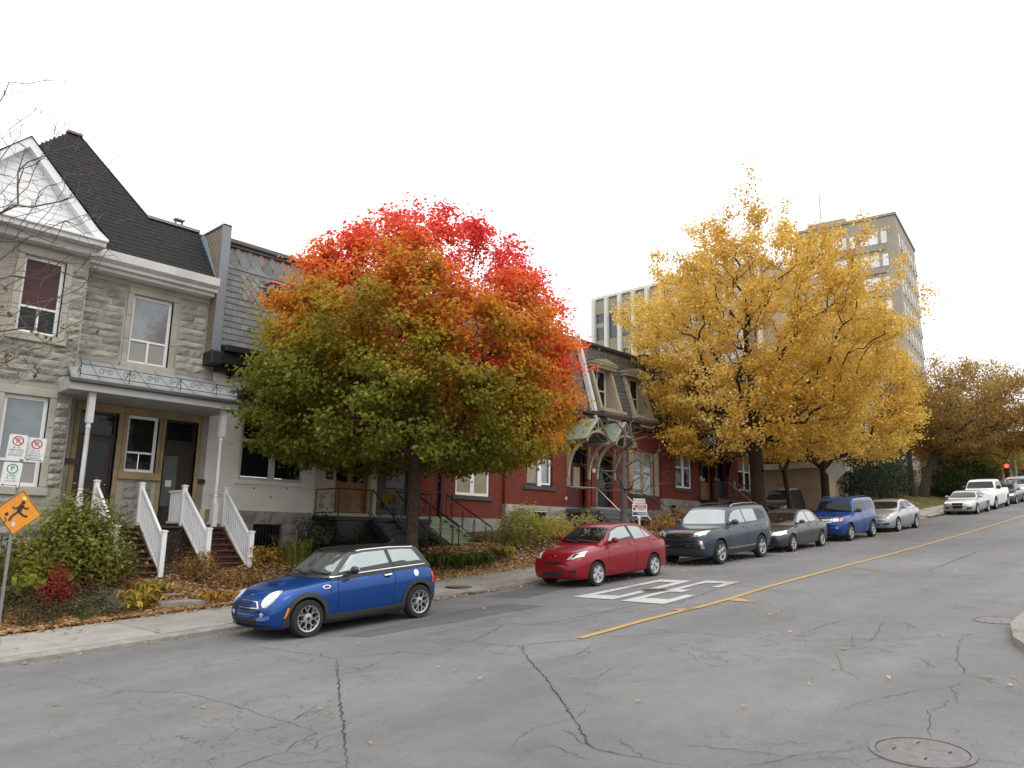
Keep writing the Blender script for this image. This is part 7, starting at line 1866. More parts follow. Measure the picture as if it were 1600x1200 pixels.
# direction of the camera's right, to place the colour turn on the tree as it grows there
CR = np.array([sin(yaw), -cos(yaw), 0.])
def maple_leaves(nodes, par, r, kids):
    P, k = spray(nodes, par, r, kids, 84, (.225, .115), R, .022)
    c0 = np.array([mb_[0], mb_[1], 4.5]); d = P - c0
    h = d @ CR; z = P[:, 2]; dep = d[:, 0] * cos(yaw) + d[:, 1] * sin(yaw)
    nz = vnoise(P, 1.1, 8) * .75 + vnoise(P, 3.0, 9) * .45 + R.normal(0, .35, len(P))
    # autumn runs from the top and the right-hand side down to the green skirt
    s = (z - 4.75) * .72 + h * .22 + dep * .20 + nz * .72
    cols = np.array([[.20, .215, .028], [.285, .255, .030], [.42, .30, .032], [.64, .27, .032], [.80, .19, .050], [.81, .125, .062], [.75, .075, .062]])
    x = np.clip((s + 1.6) / 3.7, 0, .999) * 6; i = np.minimum(x.astype(int), 5); f = (x - i)[:, None]
    c_ = cols[i] * (1 - f) + cols[i + 1] * f
    c_ *= R.uniform(.72, 1.3, (len(P), 1))
    out_ = d / (np.linalg.norm(d, axis=1, keepdims=True) + 1e-6)
    N = out_ * .55 + np.array([0, 0, .75]) + R.normal(0, .55, P.shape)
    return P, N, np.full(len(P), .122), c_
tree('maple_tree', 'round maple tree turning from green to bright red beside the blue hatchback', mb_, .19, tr_, pts, maple_leaves, M_BARK, seed=4, bias=.5, jit=.10, minr=.004)

# ---------------------------------------------------------------- the yellow trees
def yellow_leaves(cols, per, spread, size, rmax, Rr):
    cols = np.array(cols)
    def fn(nodes, par, r, kids):
        P, k = spray(nodes, par, r, kids, per, spread, Rr, rmax)
        zc = P[:, 2]; keep = Rr.uniform(0, 1, len(P)) < np.clip(1.2 - .9 * sm(zc.max() - 6, zc.max(), zc), .2, 1)
        P = P[keep]
        t = np.clip(.5 + .35 * vnoise(P, .9, 4) + Rr.normal(0, .22, len(P)), 0, .999) * (len(cols) - 1); i = t.astype(int); f = (t - i)[:, None]
        c_ = (cols[i] * (1 - f) + cols[np.minimum(i + 1, len(cols) - 1)] * f) * Rr.uniform(.75, 1.25, (len(P), 1))
        N = np.array([0, 0, .6]) + Rr.normal(0, .7, P.shape)
        return P, N, np.full(len(P), size), c_
    return fn
YC = [[.56, .33, .055], [.72, .47, .085], [.79, .55, .125], [.83, .62, .22]]
R2 = np.random.default_rng(33)
yb = (35.5, 17.1, F(gz(35.5, 17.1)) - .1)
prof = [(3.9, 4.4), (4.8, 5.4), (6.5, 5.9), (8.5, 6.0), (10.5, 5.8), (12.3, 5.2), (13.9, 4.0), (15.2, 2.6), (16.3, 1.4), (18.0, .7), (19.6, .2)]
pts = envelope_points(1400, yb, prof, R2, .5, 1., .16, 5)
# long shoots beyond the skin
sh = pts[R2.choice(len(pts), 330)]; d = sh - np.array([35.5, 17.1, 7.5]); d[:, 2] = np.abs(d[:, 2]) * .8 + 3.5; d /= np.linalg.norm(d, axis=1, keepdims=True)
far_ = (np.linalg.norm(sh - np.array([35.5, 17.1, 8.5]), axis=1) > 4.4) & (sh[:, 2] > 9.0)
pts = np.concatenate([pts, sh[far_] + d[far_] * R2.uniform(.5, 1.9, (far_.sum(), 1))])
tr_ = [yb, (35.5, 17.1, 1.6), (35.45, 17.1, 3.2), (35.3, 17.1, 4.6), (35.25, 17.15, 6.2), (35.2, 17.1, 8.0)]
tree('yellow_tree', 'broad golden yellow tree with thick trunk in front of the red end house', yb, .34, tr_, pts, yellow_leaves(YC, 50, .225, .12, .022, R2), M_BARK_DK, seed=6, bias=.42, jit=.10, minr=.004, aspect=1.0)
R3 = np.random.default_rng(34)
y2 = (44.6, 17.4, F(gz(44.6, 17.4)) - .1)
prof = [(4.6, 3.4), (5.4, 5.0), (7.0, 5.3), (9.0, 5.2), (11.0, 4.6), (12.8, 3.4), (14.2, 2.4), (15.4, .8)]
pts = envelope_points(750, (45.6, 17.0, 0), prof, R3, .5, 1., .18, 7)
tr_ = [y2, (44.6, 17.4, 2.4), (44.6, 17.4, 4.0), (44.7, 17.4, 5.5), (45.0, 17.3, 7.2)]
tree('yellow_tree', 'second golden yellow tree, its dark trunk behind the bright blue car', y2, .24, tr_, pts, yellow_leaves(YC, 46, .26, .13, .022, R3), M_BARK_DK, seed=7, bias=.42, jit=.10, minr=.006, aspect=1.0)
R4 = np.random.default_rng(35)
y3 = (41.2, 18.0, F(rz(41.2)) + .2)
pts = envelope_points(60, (41.2, 18.0, 0), [(4.6, .8), (5.6, 1.6), (7, 1.4)], R4)
tr_ = [y3, (41.0, 18.0, 2.2), (40.7, 18.05, 3.6), (41.3, 18.0, 4.4), (41.9, 17.9, 5.0)]
tree('young_tree', 'thin crooked trunk under the yellow crown before the buff wall', y3, .13, tr_, pts, yellow_leaves(YC, 26, .25, .12, .02, R4), M_BARK_DK, seed=8, aspect=1.0)

# ---------------------------------------------------------------- bare trees
R5 = np.random.default_rng(41)
bt_ = (1.55, 16.9, F(gz(1.55, 16.9)) - .1)
pts = []
for i in range(900):
    z = R5.uniform(2.6, 8.6); w_ = np.interp(z, [2.6, 4, 6, 7.5, 9, 10], [2.3, 3.6, 4.0, 3.6, 2.2, 1.2])
    pts.append((1.55 + R5.uniform(.15, 1.) * w_, 16.9 + R5.uniform(-1.3, 1.3), z + R5.uniform(-.2, .4)))
tr_ = [bt_, (1.55, 16.9, -.4), (1.6, 16.9, 1.2), (1.65, 16.85, 2.8), (1.8, 16.8, 4.6)]
def few_leaves(n, cols, size, RR, zlim=99):
    cols = np.array(cols)
    def fn(nodes, par, r, kids):
        k = np.where((r < .02) & (nodes[:, 2] < zlim))[0]; k = RR.choice(k, n); P = nodes[k] + RR.normal(0, .06, (n, 3))
        return P, RR.normal(0, 1, (n, 3)), np.full(n, size), cols[RR.integers(0, len(cols), n)] * RR.uniform(.7, 1.3, (n, 1))
    return fn
tree('bare_tree', 'leafless tree reaching in at the left edge before the stone house', bt_, .055, tr_, np.array(pts), few_leaves(160, [[.16, .13, .03], [.20, .10, .03], [.10, .11, .03]], .10, R5, 4.2), M_TWIG, seed=9, bias=.3, jit=.16, rtip=.0042, p=2.4)
R6 = np.random.default_rng(42)
sb = (25.0, 17.6, F(gz(25.0, 17.6)) - .1)
pts = []
for i in range(150):
    a = R6.uniform(0, 2 * pi); z = R6.uniform(1.7, 4.9); rad = R6.uniform(.4, 1) * np.interp(z, [1.7, 3, 4, 5], [1.9, 2.1, 1.5, .5]); pts.append((25.0 + rad * cos(a), 17.6 + rad * sin(a), z))
tr_ = [sb, (25.0, 17.6, .8), (25.02, 17.6, 1.9), (25.05, 17.6, 2.7), (25.1, 17.62, 3.4)]
tree('bare_sapling', 'small leafless grey tree in front of the arched canopies', sb, .14, tr_, np.array(pts), None, M_BARK_G, seed=10, bias=.35, jit=.2, rtip=.006, p=2.0)

# ---------------------------------------------------------------- trees beyond the driveway
def soft_tree(name, label, base, r0, trunk, c, prof, n, cols, per, spread, size, seed, bark=M_BARK_DK, group=None, shell=.5, lump=.2, leaf=None, aspect=.8, minr=.01):
    Rr = np.random.default_rng(seed); pts = envelope_points(n, c, prof, Rr, shell, 1., lump, seed)
    return tree(name, label, base, r0, trunk, pts, yellow_leaves(cols, per, spread, size, .03, Rr), bark, leaf, seed, group, .42, .12, minr, aspect=aspect)
b_ = (67.5, 18.6, F(gz(67.5, 18.6)) - .2); z_ = b_[2]
soft_tree('brown_tree', 'russet brown tree with a leaning trunk beyond the driveway', b_, .34, [b_, (68.4, 18.4, z_ + 2.0), (70.0, 18.0, z_ + 4.0), (72.5, 17.4, z_ + 5.4), (75, 17.0, z_ + 6.5)], (74.5, 17.4, 0),
          [(z_ + 3.4, 3.5), (z_ + 4.6, 6.6), (z_ + 6.5, 7.6), (z_ + 8.5, 6.8), (z_ + 10.5, 5.0), (z_ + 12, 2.8), (z_ + 13, .8)], 620, [[.20, .11, .035], [.32, .18, .05], [.42, .25, .07], [.42, .31, .09]], 50, .38, .18, 51)
b_ = (66.2, 19.0, F(gz(66.2, 19.0)) - .2); z_ = b_[2]
soft_tree('brown_tree', 'straight dark trunked tree between the evergreens and the leaning tree', b_, .2, [b_, (66.2, 19.0, z_ + 2.5), (66.3, 19.0, z_ + 4.5), (66.5, 19.0, z_ + 6)], (66.8, 19.0, 0), [(z_ + 4.5, 2.2), (z_ + 6.5, 3.2), (z_ + 8.5, 2.6), (z_ + 10, 1)], 200, [[.10, .06, .02], [.2, .12, .03], [.30, .19, .04]], 30, .34, .16, 52)
b_ = (92., 21, F(rz(92.)) + .2); z_ = b_[2]
soft_tree('yellow_tree', 'pale yellow tree in the distance at the right edge', b_, .25, [b_, (92, 21, z_ + 2), (92, 21, z_ + 4)], (92, 21, 0), [(z_ + 2.2, 3.5), (z_ + 4, 5), (z_ + 7, 5), (z_ + 10, 3.4), (z_ + 12, 1)], 260, [[.26, .19, .06], [.34, .26, .09], [.40, .30, .12]], 34, .45, .22, 53)
b_ = (85., 17.6, F(rz(85.)) + .2); z_ = b_[2]
soft_tree('yellow_tree', 'olive yellow low tree behind the white pickup truck', b_, .18, [b_, (85, 17.6, z_ + 1.4), (85, 17.6, z_ + 2.6)], (85, 17.6, 0), [(z_ + 1.6, 2.6), (z_ + 2.8, 3.6), (z_ + 4.4, 3.0), (z_ + 5.6, 1.2)], 180, [[.20, .17, .02], [.30, .25, .03], [.36, .27, .04]], 36, .4, .19, 54)
for i, (x, y, h, w, lab) in enumerate(((49.6, 18.3, 6.4, 1.9, 'dark green evergreen nearest the buff parking wall'), (54.2, 18.6, 7.6, 2.3, 'tallest dark evergreen in the evergreen clump'), (58.6, 18.9, 7.0, 2.2, 'dark evergreen right of the tallest evergreen'), (63.0, 19.6, 6.2, 2.0, 'dark evergreen beside the straight dark trunk'))):
    b_ = (x, y, F(gz(x, y)) - .2); z_ = b_[2]
    soft_tree('evergreen_tree', lab, b_, .16, [b_, (x, y, z_ + 1.2), (x, y, z_ + 3), (x, y, z_ + h * .8)], (x, y, 0), [(z_ + .5, w * .8), (z_ + 1.4, w), (z_ + 3.2, w * .92), (z_ + h * .75, w * .6), (z_ + h, .2)], 260, [[.012, .024, .012], [.022, .036, .016], [.034, .046, .020]], 44, .24, .13, 60 + i, leaf=M_LEAF_THICK, group='evergreens beyond the driveway', aspect=.4, lump=.25)
for i, (x, y, h, w, lab) in enumerate(((70.5, 17.0, 3.6, 2.4, 'dark green bush at the foot of the leaning tree'), (74.8, 17.6, 4.2, 2.6, 'rounded green bush behind the silver coupe'), (79.0, 18.0, 3.8, 2.4, 'green bush behind the white pickup truck'))):
    b_ = (x, y, F(gz(x, y)) - .1); z_ = b_[2]
    soft_tree('green_bush', lab, b_, .09, [b_, (x, y, z_ + .5), (x, y, z_ + 1)], (x, y, 0), [(z_ + .3, w * .8), (z_ + 1.2, w), (z_ + h * .6, w * .9), (z_ + h, .4)], 150, [[.020, .038, .014], [.034, .056, .018], [.055, .075, .022]], 40, .26, .15, 70 + i, group='bushes beyond the driveway')
for i, (x, y, h, w, c_) in enumerate(((118, 24, 11, 6.5, 0), (128, 34, 13, 7, 1), (112, 36, 12, 6, 0), (140, 22, 10, 6, 1))):
    b_ = (x, y, F(rz(x)) - .2); z_ = b_[2]
    soft_tree('distant_tree', ['hazy ochre tree far behind the traffic signal', 'tall faded brown tree far up the hill', 'ochre tree far behind the leaning tree', 'brown tree at the far top of the street'][i], b_, .3, [b_, (x, y, z_ + 2), (x, y, z_ + 4)], (x, y, 0), [(z_ + 2, w * .7), (z_ + 4, w), (z_ + h * .7, w * .8), (z_ + h, .5)], 200, [[[.20, .15, .07], [.28, .21, .10]], [[.14, .09, .06], [.20, .13, .08]]][c_], 30, .6, .34, 80 + i, group='trees far up the hill')

# ================================================================== garden plants
def shrub(name, label, x, y, rx, h, n, cols, size, seed, aspect=.6, z=None, up=.4, hollow=.45, stems=5, group='garden shrubs', flat=1., dens=1., thick=False, cat='shrub', stem_col=M_BARK):
    Rr = np.random.default_rng(seed); cols = np.array(cols, float)
    z = F(gz(x, y)) - .03 if z is None else z
    t = thing(name, label, cat, (x, y, z), group)
    # clumps spread through the volume, leaves round each clump
    nc = max(8, int(n / 40)); a = Rr.uniform(0, 2 * pi, nc); q = np.where(Rr.uniform(0, 1, nc) < .6, Rr.uniform(.7, 1., nc), np.sqrt(Rr.uniform(.05, .7, nc))); el = np.arcsin(Rr.uniform(-.1, 1, nc))
    Cc = np.stack([rx * q * np.cos(a) * np.cos(el), rx * q * np.sin(a) * np.cos(el) * flat, h * .12 + h * .85 * q * np.clip(np.sin(el), 0, 1)], 1)
    k = Rr.integers(0, nc, n); sp = .30 * (rx * h) ** .5 * .55
    P = Cc[k] + Rr.normal(0, 1, (n, 3)) * np.array([sp, sp * flat, sp * .8]); P[:, 2] = np.abs(P[:, 2])
    tt = np.clip(.5 + .3 * vnoise(P + np.array([x, y, 0]), 3., seed) + .25 * (P[:, 2] / h - .5) + Rr.normal(0, .2, n), 0, .999) * (len(cols) - 1); i = tt.astype(int); f = (tt - i)[:, None]
    c_ = (cols[i] * (1 - f) + cols[np.minimum(i + 1, len(cols) - 1)] * f) * Rr.uniform(.75, 1.3, (n, 1))
    N = np.array([0, 0, up]) + P / (rx + .01) * .5 + Rr.normal(0, .6, P.shape)
    put('foliage', leaf_mesh('foliage', P, N, np.full(n, size), c_, M_LEAF_THICK if thick else M_LEAF, aspect, .2, seed), t)
    mb = MB()
    for s_ in range(stems):
        e = Cc[Rr.integers(0, nc)]; mb.tube([(0, 0, 0), tuple(e * np.array([.3, .3, .5])), tuple(e)], [.018, .012, .005], 4)
    put('stem', mesh_of('stem', mb, stem_col, True, 180), t)
    return t
def blades(name, label, x, y, rx, h, n, cols, w, seed, droop=.6, z=None, group='leafy border plants', cat='plant'):
    """tuft of arching strap leaves"""
    Rr = np.random.default_rng(seed); cols = np.array(cols, float); z = F(gz(x, y)) - .02 if z is None else z
    t = thing(name, label, cat, (x, y, z), group); V = []; Fc = []; Cl = []
    for i in range(n):
        a = Rr.uniform(0, 2 * pi); L_ = Rr.uniform(.55, 1.1); b0 = Rr.normal(0, rx * .35, 2); ww = w * Rr.uniform(.7, 1.2); c_ = cols[Rr.integers(0, len(cols))] * Rr.uniform(.7, 1.3)
        px, py = -sin(a), cos(a); o = len(V)
        for s_ in range(5):
            f = s_ / 4; rr_ = rx * L_ * f ** 1.1 * .8; zz = h * L_ * (1.9 * f - (1. + droop) * f * f) ; wv = ww * (1 - abs(f - .45) * 1.5) * .5 + .003
            for q in (-1, 1):
                V.append((b0[0] + cos(a) * rr_ + px * wv * q, b0[1] + sin(a) * rr_ + py * wv * q, max(zz, .01) + .3 * wv * (q * q))); Cl.append((*c_, 1))
        for s_ in range(4): Fc.append((o + 2 * s_, o + 2 * s_ + 1, o + 2 * s_ + 3, o + 2 * s_ + 2))
    me = bpy.data.meshes.new('leaves'); me.from_pydata(V, [], Fc); at = me.color_attributes.new('leaf_colour', 'FLOAT_COLOR', 'POINT'); at.data.foreach_set('color', np.clip(np.array(Cl, np.float32), 0, 1).reshape(-1)); me.materials.append(M_LEAF); me.update()
    put('leaves', me, t)
    return t
GREEN = [[.12, .145, .028], [.20, .22, .042], [.33, .31, .07]]; OLIVE = [[.10, .10, .02], [.19, .17, .03], [.28, .22, .04]]
YELG = [[.20, .22, .03], [.32, .32, .05], [.40, .36, .07]]; GOLD = [[.36, .20, .03], [.52, .32, .05], [.60, .42, .10]]
RUST = [[.15, .065, .022], [.24, .11, .035], [.33, .17, .06]]; REDS = [[.22, .025, .025], [.34, .04, .035], [.40, .07, .05]]
GREYG = [[.10, .12, .095], [.16, .18, .145], [.21, .23, .19]]; DARKG = [[.018, .032, .012], [.03, .05, .018], [.05, .07, .025]]
shrub('green_shrub', 'large leafy green shrub left of the white stair railings', 5.98, 18.5, .95, 1.85, 8000, GREEN, .105, 101, up=.5, stems=9)
shrub('yellow_shrub', 'yellow green big leaved shrub below the large green shrub', 5.45, 18.45, .62, .85, 520, YELG, .19, 102, aspect=.8)
shrub('yellow_shrub', 'yellow olive shrub behind the sign post', 4.75, 18.6, .8, 1.15, 900, OLIVE + YELG[:1], .13, 103, aspect=.7)
shrub('red_shrub', 'small crimson shrub beside the sign post', 5.25, 17.45, .36, .86, 1100, REDS, .055, 104)
shrub('dried_fern', 'rust brown dried fern right of the crimson shrub', 6.05, 17.95, .65, .62, 1300, RUST, .06, 105, aspect=.35)
shrub('low_shrub', 'low grey olive shrub in front of the dried fern', 5.75, 17.25, .55, .55, 1300, [[.06, .07, .035], [.10, .105, .06], [.15, .13, .07]], .06, 106, aspect=.4)
shrub('lavender_shrub', 'silvery grey lavender mound near the sidewalk edge', 6.12, 16.85, .42, .55, 1300, GREYG, .06, 107, aspect=.25, up=.9)
shrub('low_shrub', 'dark green low shrub at the lower left corner', 4.35, 17.35, .75, .6, 1700, [[.04, .05, .025], [.075, .085, .04], [.13, .11, .05]], .06, 108, aspect=.45)
shrub('low_shrub', 'olive groundcover in front of the crimson shrub', 4.95, 16.95, .5, .36, 900, [[.06, .06, .03], [.11, .10, .045], [.17, .12, .05]], .055, 109, aspect=.5)
blades('hosta_plant', 'golden hosta clump next to the lavender mound', 6.85, 17.2, .5, .5, 70, GOLD + [[.30, .26, .05]], .10, 110)
blades('hosta_plant', 'yellow and green hosta clump before the stone steps', 7.1, 17.55, .45, .45, 50, GOLD + YELG, .10, 111)
shrub('dried_fern', 'rust brown dried fern between the two wooden stairs', 8.35, 17.95, .62, .75, 1500, RUST, .06, 112, aspect=.3)
shrub('dried_fern', 'low brown fern just behind the hood of the blue hatchback', 9.3, 17.5, .6, .5, 1000, RUST, .06, 113, aspect=.3)
blades('hosta_plant', 'golden hosta clump by the headlamp of the blue hatchback', 8.35, 16.85, .42, .4, 46, GOLD, .10, 114)
shrub('yellow_shrub', 'bright yellow green leaves under the left of the large green shrub', 5.0, 17.9, .5, .6, 500, YELG, .14, 140, aspect=.8)
shrub('dried_fern', 'rust coloured fern at the foot of the first wooden stairs', 6.75, 18.0, .5, .5, 1100, RUST, .06, 141, aspect=.3)
blades('hosta_plant', 'yellow green hosta left of the lowest stone step', 6.55, 16.95, .42, .34, 44, GOLD + YELG, .10, 142)
shrub('low_shrub', 'green low shrub between the crimson shrub and the lavender mound', 5.7, 17.0, .45, .34, 800, [[.08, .10, .03], [.14, .15, .05], [.20, .19, .07]], .055, 143)
shrub('yellow_shrub', 'amber perennials between the white railings', 8.6, 18.35, .5, .55, 700, GOLD + RUST[:1], .07, 144, aspect=.5)
shrub('twiggy_shrub', 'leafless twiggy shrub between the white railings', 8.3, 18.7, .45, 1.35, 60, RUST, .05, 115, stems=26)
shrub('gold_shrub', 'orange gold leaves behind the right white railing', 10.35, 18.35, .42, .75, 600, GOLD, .08, 116)
blades('tall_grass', 'tall green grass behind the blue hatchback', 11.0, 18.2, .55, 1.0, 90, [[.10, .13, .02], [.18, .20, .03], [.28, .26, .05]], .025, 117, droop=.25)
shrub('ivy', 'dark ivy bush under the black landing', 12.7, 19.6, .7, 1.15, 1500, DARKG, .075, 118)
shrub('ivy', 'dark climbing shrub beside the black stairs', 13.6, 18.9, .6, .85, 900, DARKG, .075, 119)
shrub('ivy', 'dark shrub behind the maple trunk', 15.9, 18.9, .55, .95, 900, DARKG + [[.06, .07, .02]], .075, 120)
for i, (x, y, lab) in enumerate(((15.1, 17.35, 'leftmost green strap leaved plant beside the maple trunk'), (15.9, 17.2, 'green strap leaved plant in the middle of the row'), (16.75, 17.15, 'green strap leaved plant at the foot of the green steps'))):
    blades('daylily_plant', lab, x, y, .62, .62, 110, [[.05, .09, .015], [.09, .14, .02], [.16, .19, .03]], .05, 121 + i)
blades('hosta_plant', 'yellow hosta clump beside the green steps', 18.0, 17.5, .55, .5, 70, GOLD + YELG, .11, 125)
shrub('flower_bed', 'straw coloured perennials right of the green steps', 18.9, 18.2, .9, .75, 1300, [[.16, .14, .04], [.30, .24, .08], [.42, .33, .12]], .07, 126, aspect=.4)
shrub('hydrangea', 'yellow green hydrangea below the basement window', 19.9, 18.3, .95, 1.25, 1700, YELG + [[.33, .20, .10]], .11, 127)
shrub('hydrangea', 'golden hydrangea near the windscreen of the red sedan', 21.4, 18.1, .95, 1.05, 1500, [[.28, .22, .04], [.42, .34, .07], [.50, .40, .14]], .11, 128)
shrub('hydrangea', 'pale yellow hydrangea heads before the grey stoop', 23.2, 18.2, .8, 1.0, 1000, [[.25, .22, .05], [.42, .36, .09], [.50, .42, .16]], .11, 129)
shrub('vine', 'bare reddish vine on the stone base of the red house', 22.3, 20.55, .9, 1.3, 260, [[.14, .05, .04], [.22, .09, .07]], .05, 130, stems=26, flat=.25, z=.0)
shrub('small_evergreen', 'small dark evergreen in front of the grey stoop', 24.6, 19.2, .75, 1.3, 1600, DARKG, .06, 131, aspect=.3, thick=True)
shrub('rust_shrub', 'orange brown shrub behind the hood of the slate blue car', 28.2, 18.1, .75, .95, 1000, [[.24, .12, .03], [.36, .20, .06], [.42, .28, .10]], .09, 132)
shrub('rust_shrub', 'second orange brown shrub beside the iron stair railing', 30.2, 18.3, .7, .8, 800, [[.24, .12, .03], [.36, .20, .06], [.42, .28, .10]], .09, 133)
shrub('ivy', 'dark planting under the dark stoop', 34.5, 19.0, 1.2, .8, 900, DARKG, .09, 134)
fl = shrub('flowers', 'yellow chrysanthemums in the planter on the landing rail', *FLOWER_SPOT[:2], .34, .34, 500, [[.42, .30, .03], [.55, .42, .05], [.30, .30, .05]], .06, 135, z=FLOWER_SPOT[2], group='potted flowers', cat='flowers')
shrub('potted_plant', 'bushy potted plant on the green steps', 18.2, 18.8, .28, .45, 350, OLIVE, .06, 136, z=-.4, group='potted flowers', cat='plant')

# ================================================================== fallen leaves
Rl = np.random.default_rng(77); LP = []
def scatter(n, x0, x1, y0, y1, zf, dz=.012, ypow=1.):
    x = Rl.uniform(x0, x1, n); y = y0 + (y1 - y0) * Rl.uniform(0, 1, n) ** ypow
    LP.append(np.stack([x, y, zf(x, y) + dz + Rl.uniform(0, .025, n)], 1))
gzf = lambda x, y: gardenz(x, y)
swf = lambda x, y: rz(x) + .092
rdf = lambda x, y: rz(x) - .002 * np.minimum(np.abs(y - 8.4), 7)
scatter(15000, 1.5, 10, 16.42, 18.3, gzf, ypow=1.7); scatter(7000, 9, 18.5, 16.42, 18.5, gzf, ypow=1.3); scatter(6000, 16, 30, 16.42, 19, gzf, ypow=1.4); scatter(3000, 28, 46, 16.42, 19, gzf); scatter(1000, 1.5, 20, 18, 20.6, gzf)
scatter(260, 1.5, 12, 15.9, 16.42, swf, ypow=.4); scatter(60, 1.5, 12, 14, 16.3, swf); scatter(900, 11.2, 20, 15.7, 16.42, swf, ypow=.5); scatter(260, 10, 46, 14, 16.4, swf)
scatter(60, 2, 8, 13.35, 13.73, rdf, ypow=.5); scatter(330, 11, 16, 13.3, 13.73, rdf, ypow=.4); scatter(700, 16, 46, 12.2, 13.73, rdf, ypow=.5); scatter(260, 17, 44, 10.6, 12.6, rdf, ypow=.5)
scatter(75, 3, 40, 3.2, 12, rdf); scatter(22, 10.4, 12.6, 1.2, 2.6, rdf); scatter(2600, 50, 62, 16.45, 19.5, lambda x, y: gz(x, y) + .6 * sm(18, 28, y)); scatter(500, 49, 60, 13.2, 16.4, lambda x, y: swf(x, y))
P = np.concatenate(LP)
cols = np.array([[.52, .31, .15], [.62, .43, .26], [.38, .21, .10], [.74, .58, .40], [.58, .31, .12], [.28, .15, .08], [.70, .53, .22]])
cf = cols[Rl.integers(0, len(cols), len(P))] * Rl.uniform(.7, 1.25, (len(P), 1))
onroad = P[:, 1] < 13.8; cf[onroad] = cf[onroad] * .5 + np.array([.55, .45, .28]) * .5 * Rl.uniform(.6, 1.2, (onroad.sum(), 1))
N = np.array([0, 0, 1.]) + Rl.normal(0, .33, P.shape)
me = leaf_mesh('fallen_leaves', P, N, np.where(onroad, .07, .10), cf, M_LEAF, .8, .12, 78)
o = put('fallen_leaves', me); tag(o, 'tan and orange fallen leaves strewn over garden, gutter and street', None, kind='stuff')

# ================================================================== signs
M_SIGNW = mat('sign_white', (.62, .62, .60), .5, var=.08, vs=9); M_SIGNR = mat('sign_red', (.42, .02, .03), .5, var=.1); M_SIGNB = mat('sign_black', (.02, .02, .02), .6, var=.1); M_SIGNG = mat('sign_green', (.03, .22, .13), .5, var=.1)
M_SIGNO = mat('sign_orange', (.68, .26, .015), .5, var=.1, vs=6); M_POLE = mat('galvanised_pole', (.22, .23, .23), .5, metal=.5, var=.15, vs=4)
M_SIGNNAVY = mat('sign_navy', (.02, .03, .12), .5, var=.1)
class Plate:
    """flat sign face with its own right/up frame, built in world coordinates"""
    def __init__(s, parent, c, nrm, name, w, h, mt, rot=0., th=.006, rad=.03, edge=None):
        n = Vector(nrm).normalized(); r_ = Vector((0, 0, 1)).cross(n).normalized(); u_ = n.cross(r_)
        s.r = r_ * cos(rot) + u_ * sin(rot); s.u = u_ * cos(rot) - r_ * sin(rot); s.n = n; s.c = Vector(c)
        P = []
        for (sx, sy) in ((1, 1), (-1, 1), (-1, -1), (1, -1)):
            cx, cy = sx * (w / 2 - rad), sy * (h / 2 - rad); a0 = {(1, 1): 0, (-1, 1): 90, (-1, -1): 180, (1, -1): 270}[(sx, sy)]
            for k in range(4): P.append((cx + rad * cos(radians(a0 + 30 * k)), cy + rad * sin(radians(a0 + 30 * k))))
        s.o = s.shape(name, P, mt, parent, th, -th)
    def pt(s, x, y, d=0.):
        return s.c + s.r * x + s.u * y + s.n * d
    def shape(s, name, P, mt, parent=None, th=.0015, base=0.):
        mb = MB(); n = len(P); mb.add([s.pt(x, y, base + th) for x, y in P] + [s.pt(x, y, base) for x, y in P], [tuple(range(n)), tuple(range(2 * n - 1, n - 1, -1))] + [(i, i + n, (i + 1) % n + n, (i + 1) % n) for i in range(n)])
        return link(name, mb, mt, parent if parent is not None else s.o)
    def rect(s, x0, x1, y0, y1, mt, name='printed_line', th=.0015):
        return s.shape(name, [(x0, y0), (x1, y0), (x1, y1), (x0, y1)], mt, None, th)
    def ring(s, x, y, r0, r1, mt, name='ring', n=28):
        mb = MB(); V = []
        for k in range(n):
            a = 2 * pi * k / n
            for rr_ in (r0, r1): V += [s.pt(x + rr_ * cos(a), y + rr_ * sin(a), .0022)]
        mb.add(V, [(2 * k, 2 * k + 1, 2 * ((k + 1) % n) + 1, 2 * ((k + 1) % n)) for k in range(n)]); return link(name, mb, mt, s.o, fix=False)
    def text(s, body, x, y, size, mt):
        return text_mesh('lettering', body, size, mt, s.o, frame(s.pt(x, y, .001) - org(s.o), s.r, s.u), .001)
    def disc(s, x, y, r_, mt, name='disc', n=20):
        return s.shape(name, [(x + r_ * cos(2 * pi * k / n), y + r_ * sin(2 * pi * k / n)) for k in range(n)], mt)
    def line(s, x0, y0, x1, y1, w, mt, name='stroke', th=.003):
        d = Vector((x1 - x0, y1 - y0)); d.normalize(); nx, ny = -d.y * w / 2, d.x * w / 2
        return s.shape(name, [(x0 + nx, y0 + ny), (x0 - nx, y0 - ny), (x1 - nx, y1 - ny), (x1 + nx, y1 + ny)], mt, None, th)
sp = thing('sign_post', 'steel post with parking signs and an orange diamond sign at the left', 'sign post', (4.16, 16.55, F(gz(4.16, 16.55))))
mb = MB(); mb.box(4.13, 4.18, 16.54, 16.575, F(gz(4.16, 16.55)) - .2, 1.72); link('post', mb, M_POLE, sp)
fn = (-.30, -.95, 0)
def no_parking(c, lines, arrow):
    p = Plate(sp, c, fn, 'no_parking_sign', .30, .45, M_SIGNW, rot=-.05)
    p.ring(0, .105, .072, .092, M_SIGNR); p.text('P', 0, .105, .13, M_SIGNB); p.line(-.058, .155, .058, .055, .018, M_SIGNR, th=.004)
    for i, (b, sz) in enumerate(lines): p.text(b, 0, -.02 - i * .048, sz, M_SIGNB)
    if arrow:
        p.rect(-.10, .10, -.203, -.193, M_SIGNB, 'arrow')
        for q in (-1, 1): p.shape('arrow_head', [(q * .13, -.198), (q * .095, -.18), (q * .095, -.216)], M_SIGNB)
no_parking((4.04, 16.50, 1.46), [('8h - 9h', .042), ('MERCREDI', .048), ('1 AVR - 30 NOV', .034), ('ENTRETIEN', .046)], False)
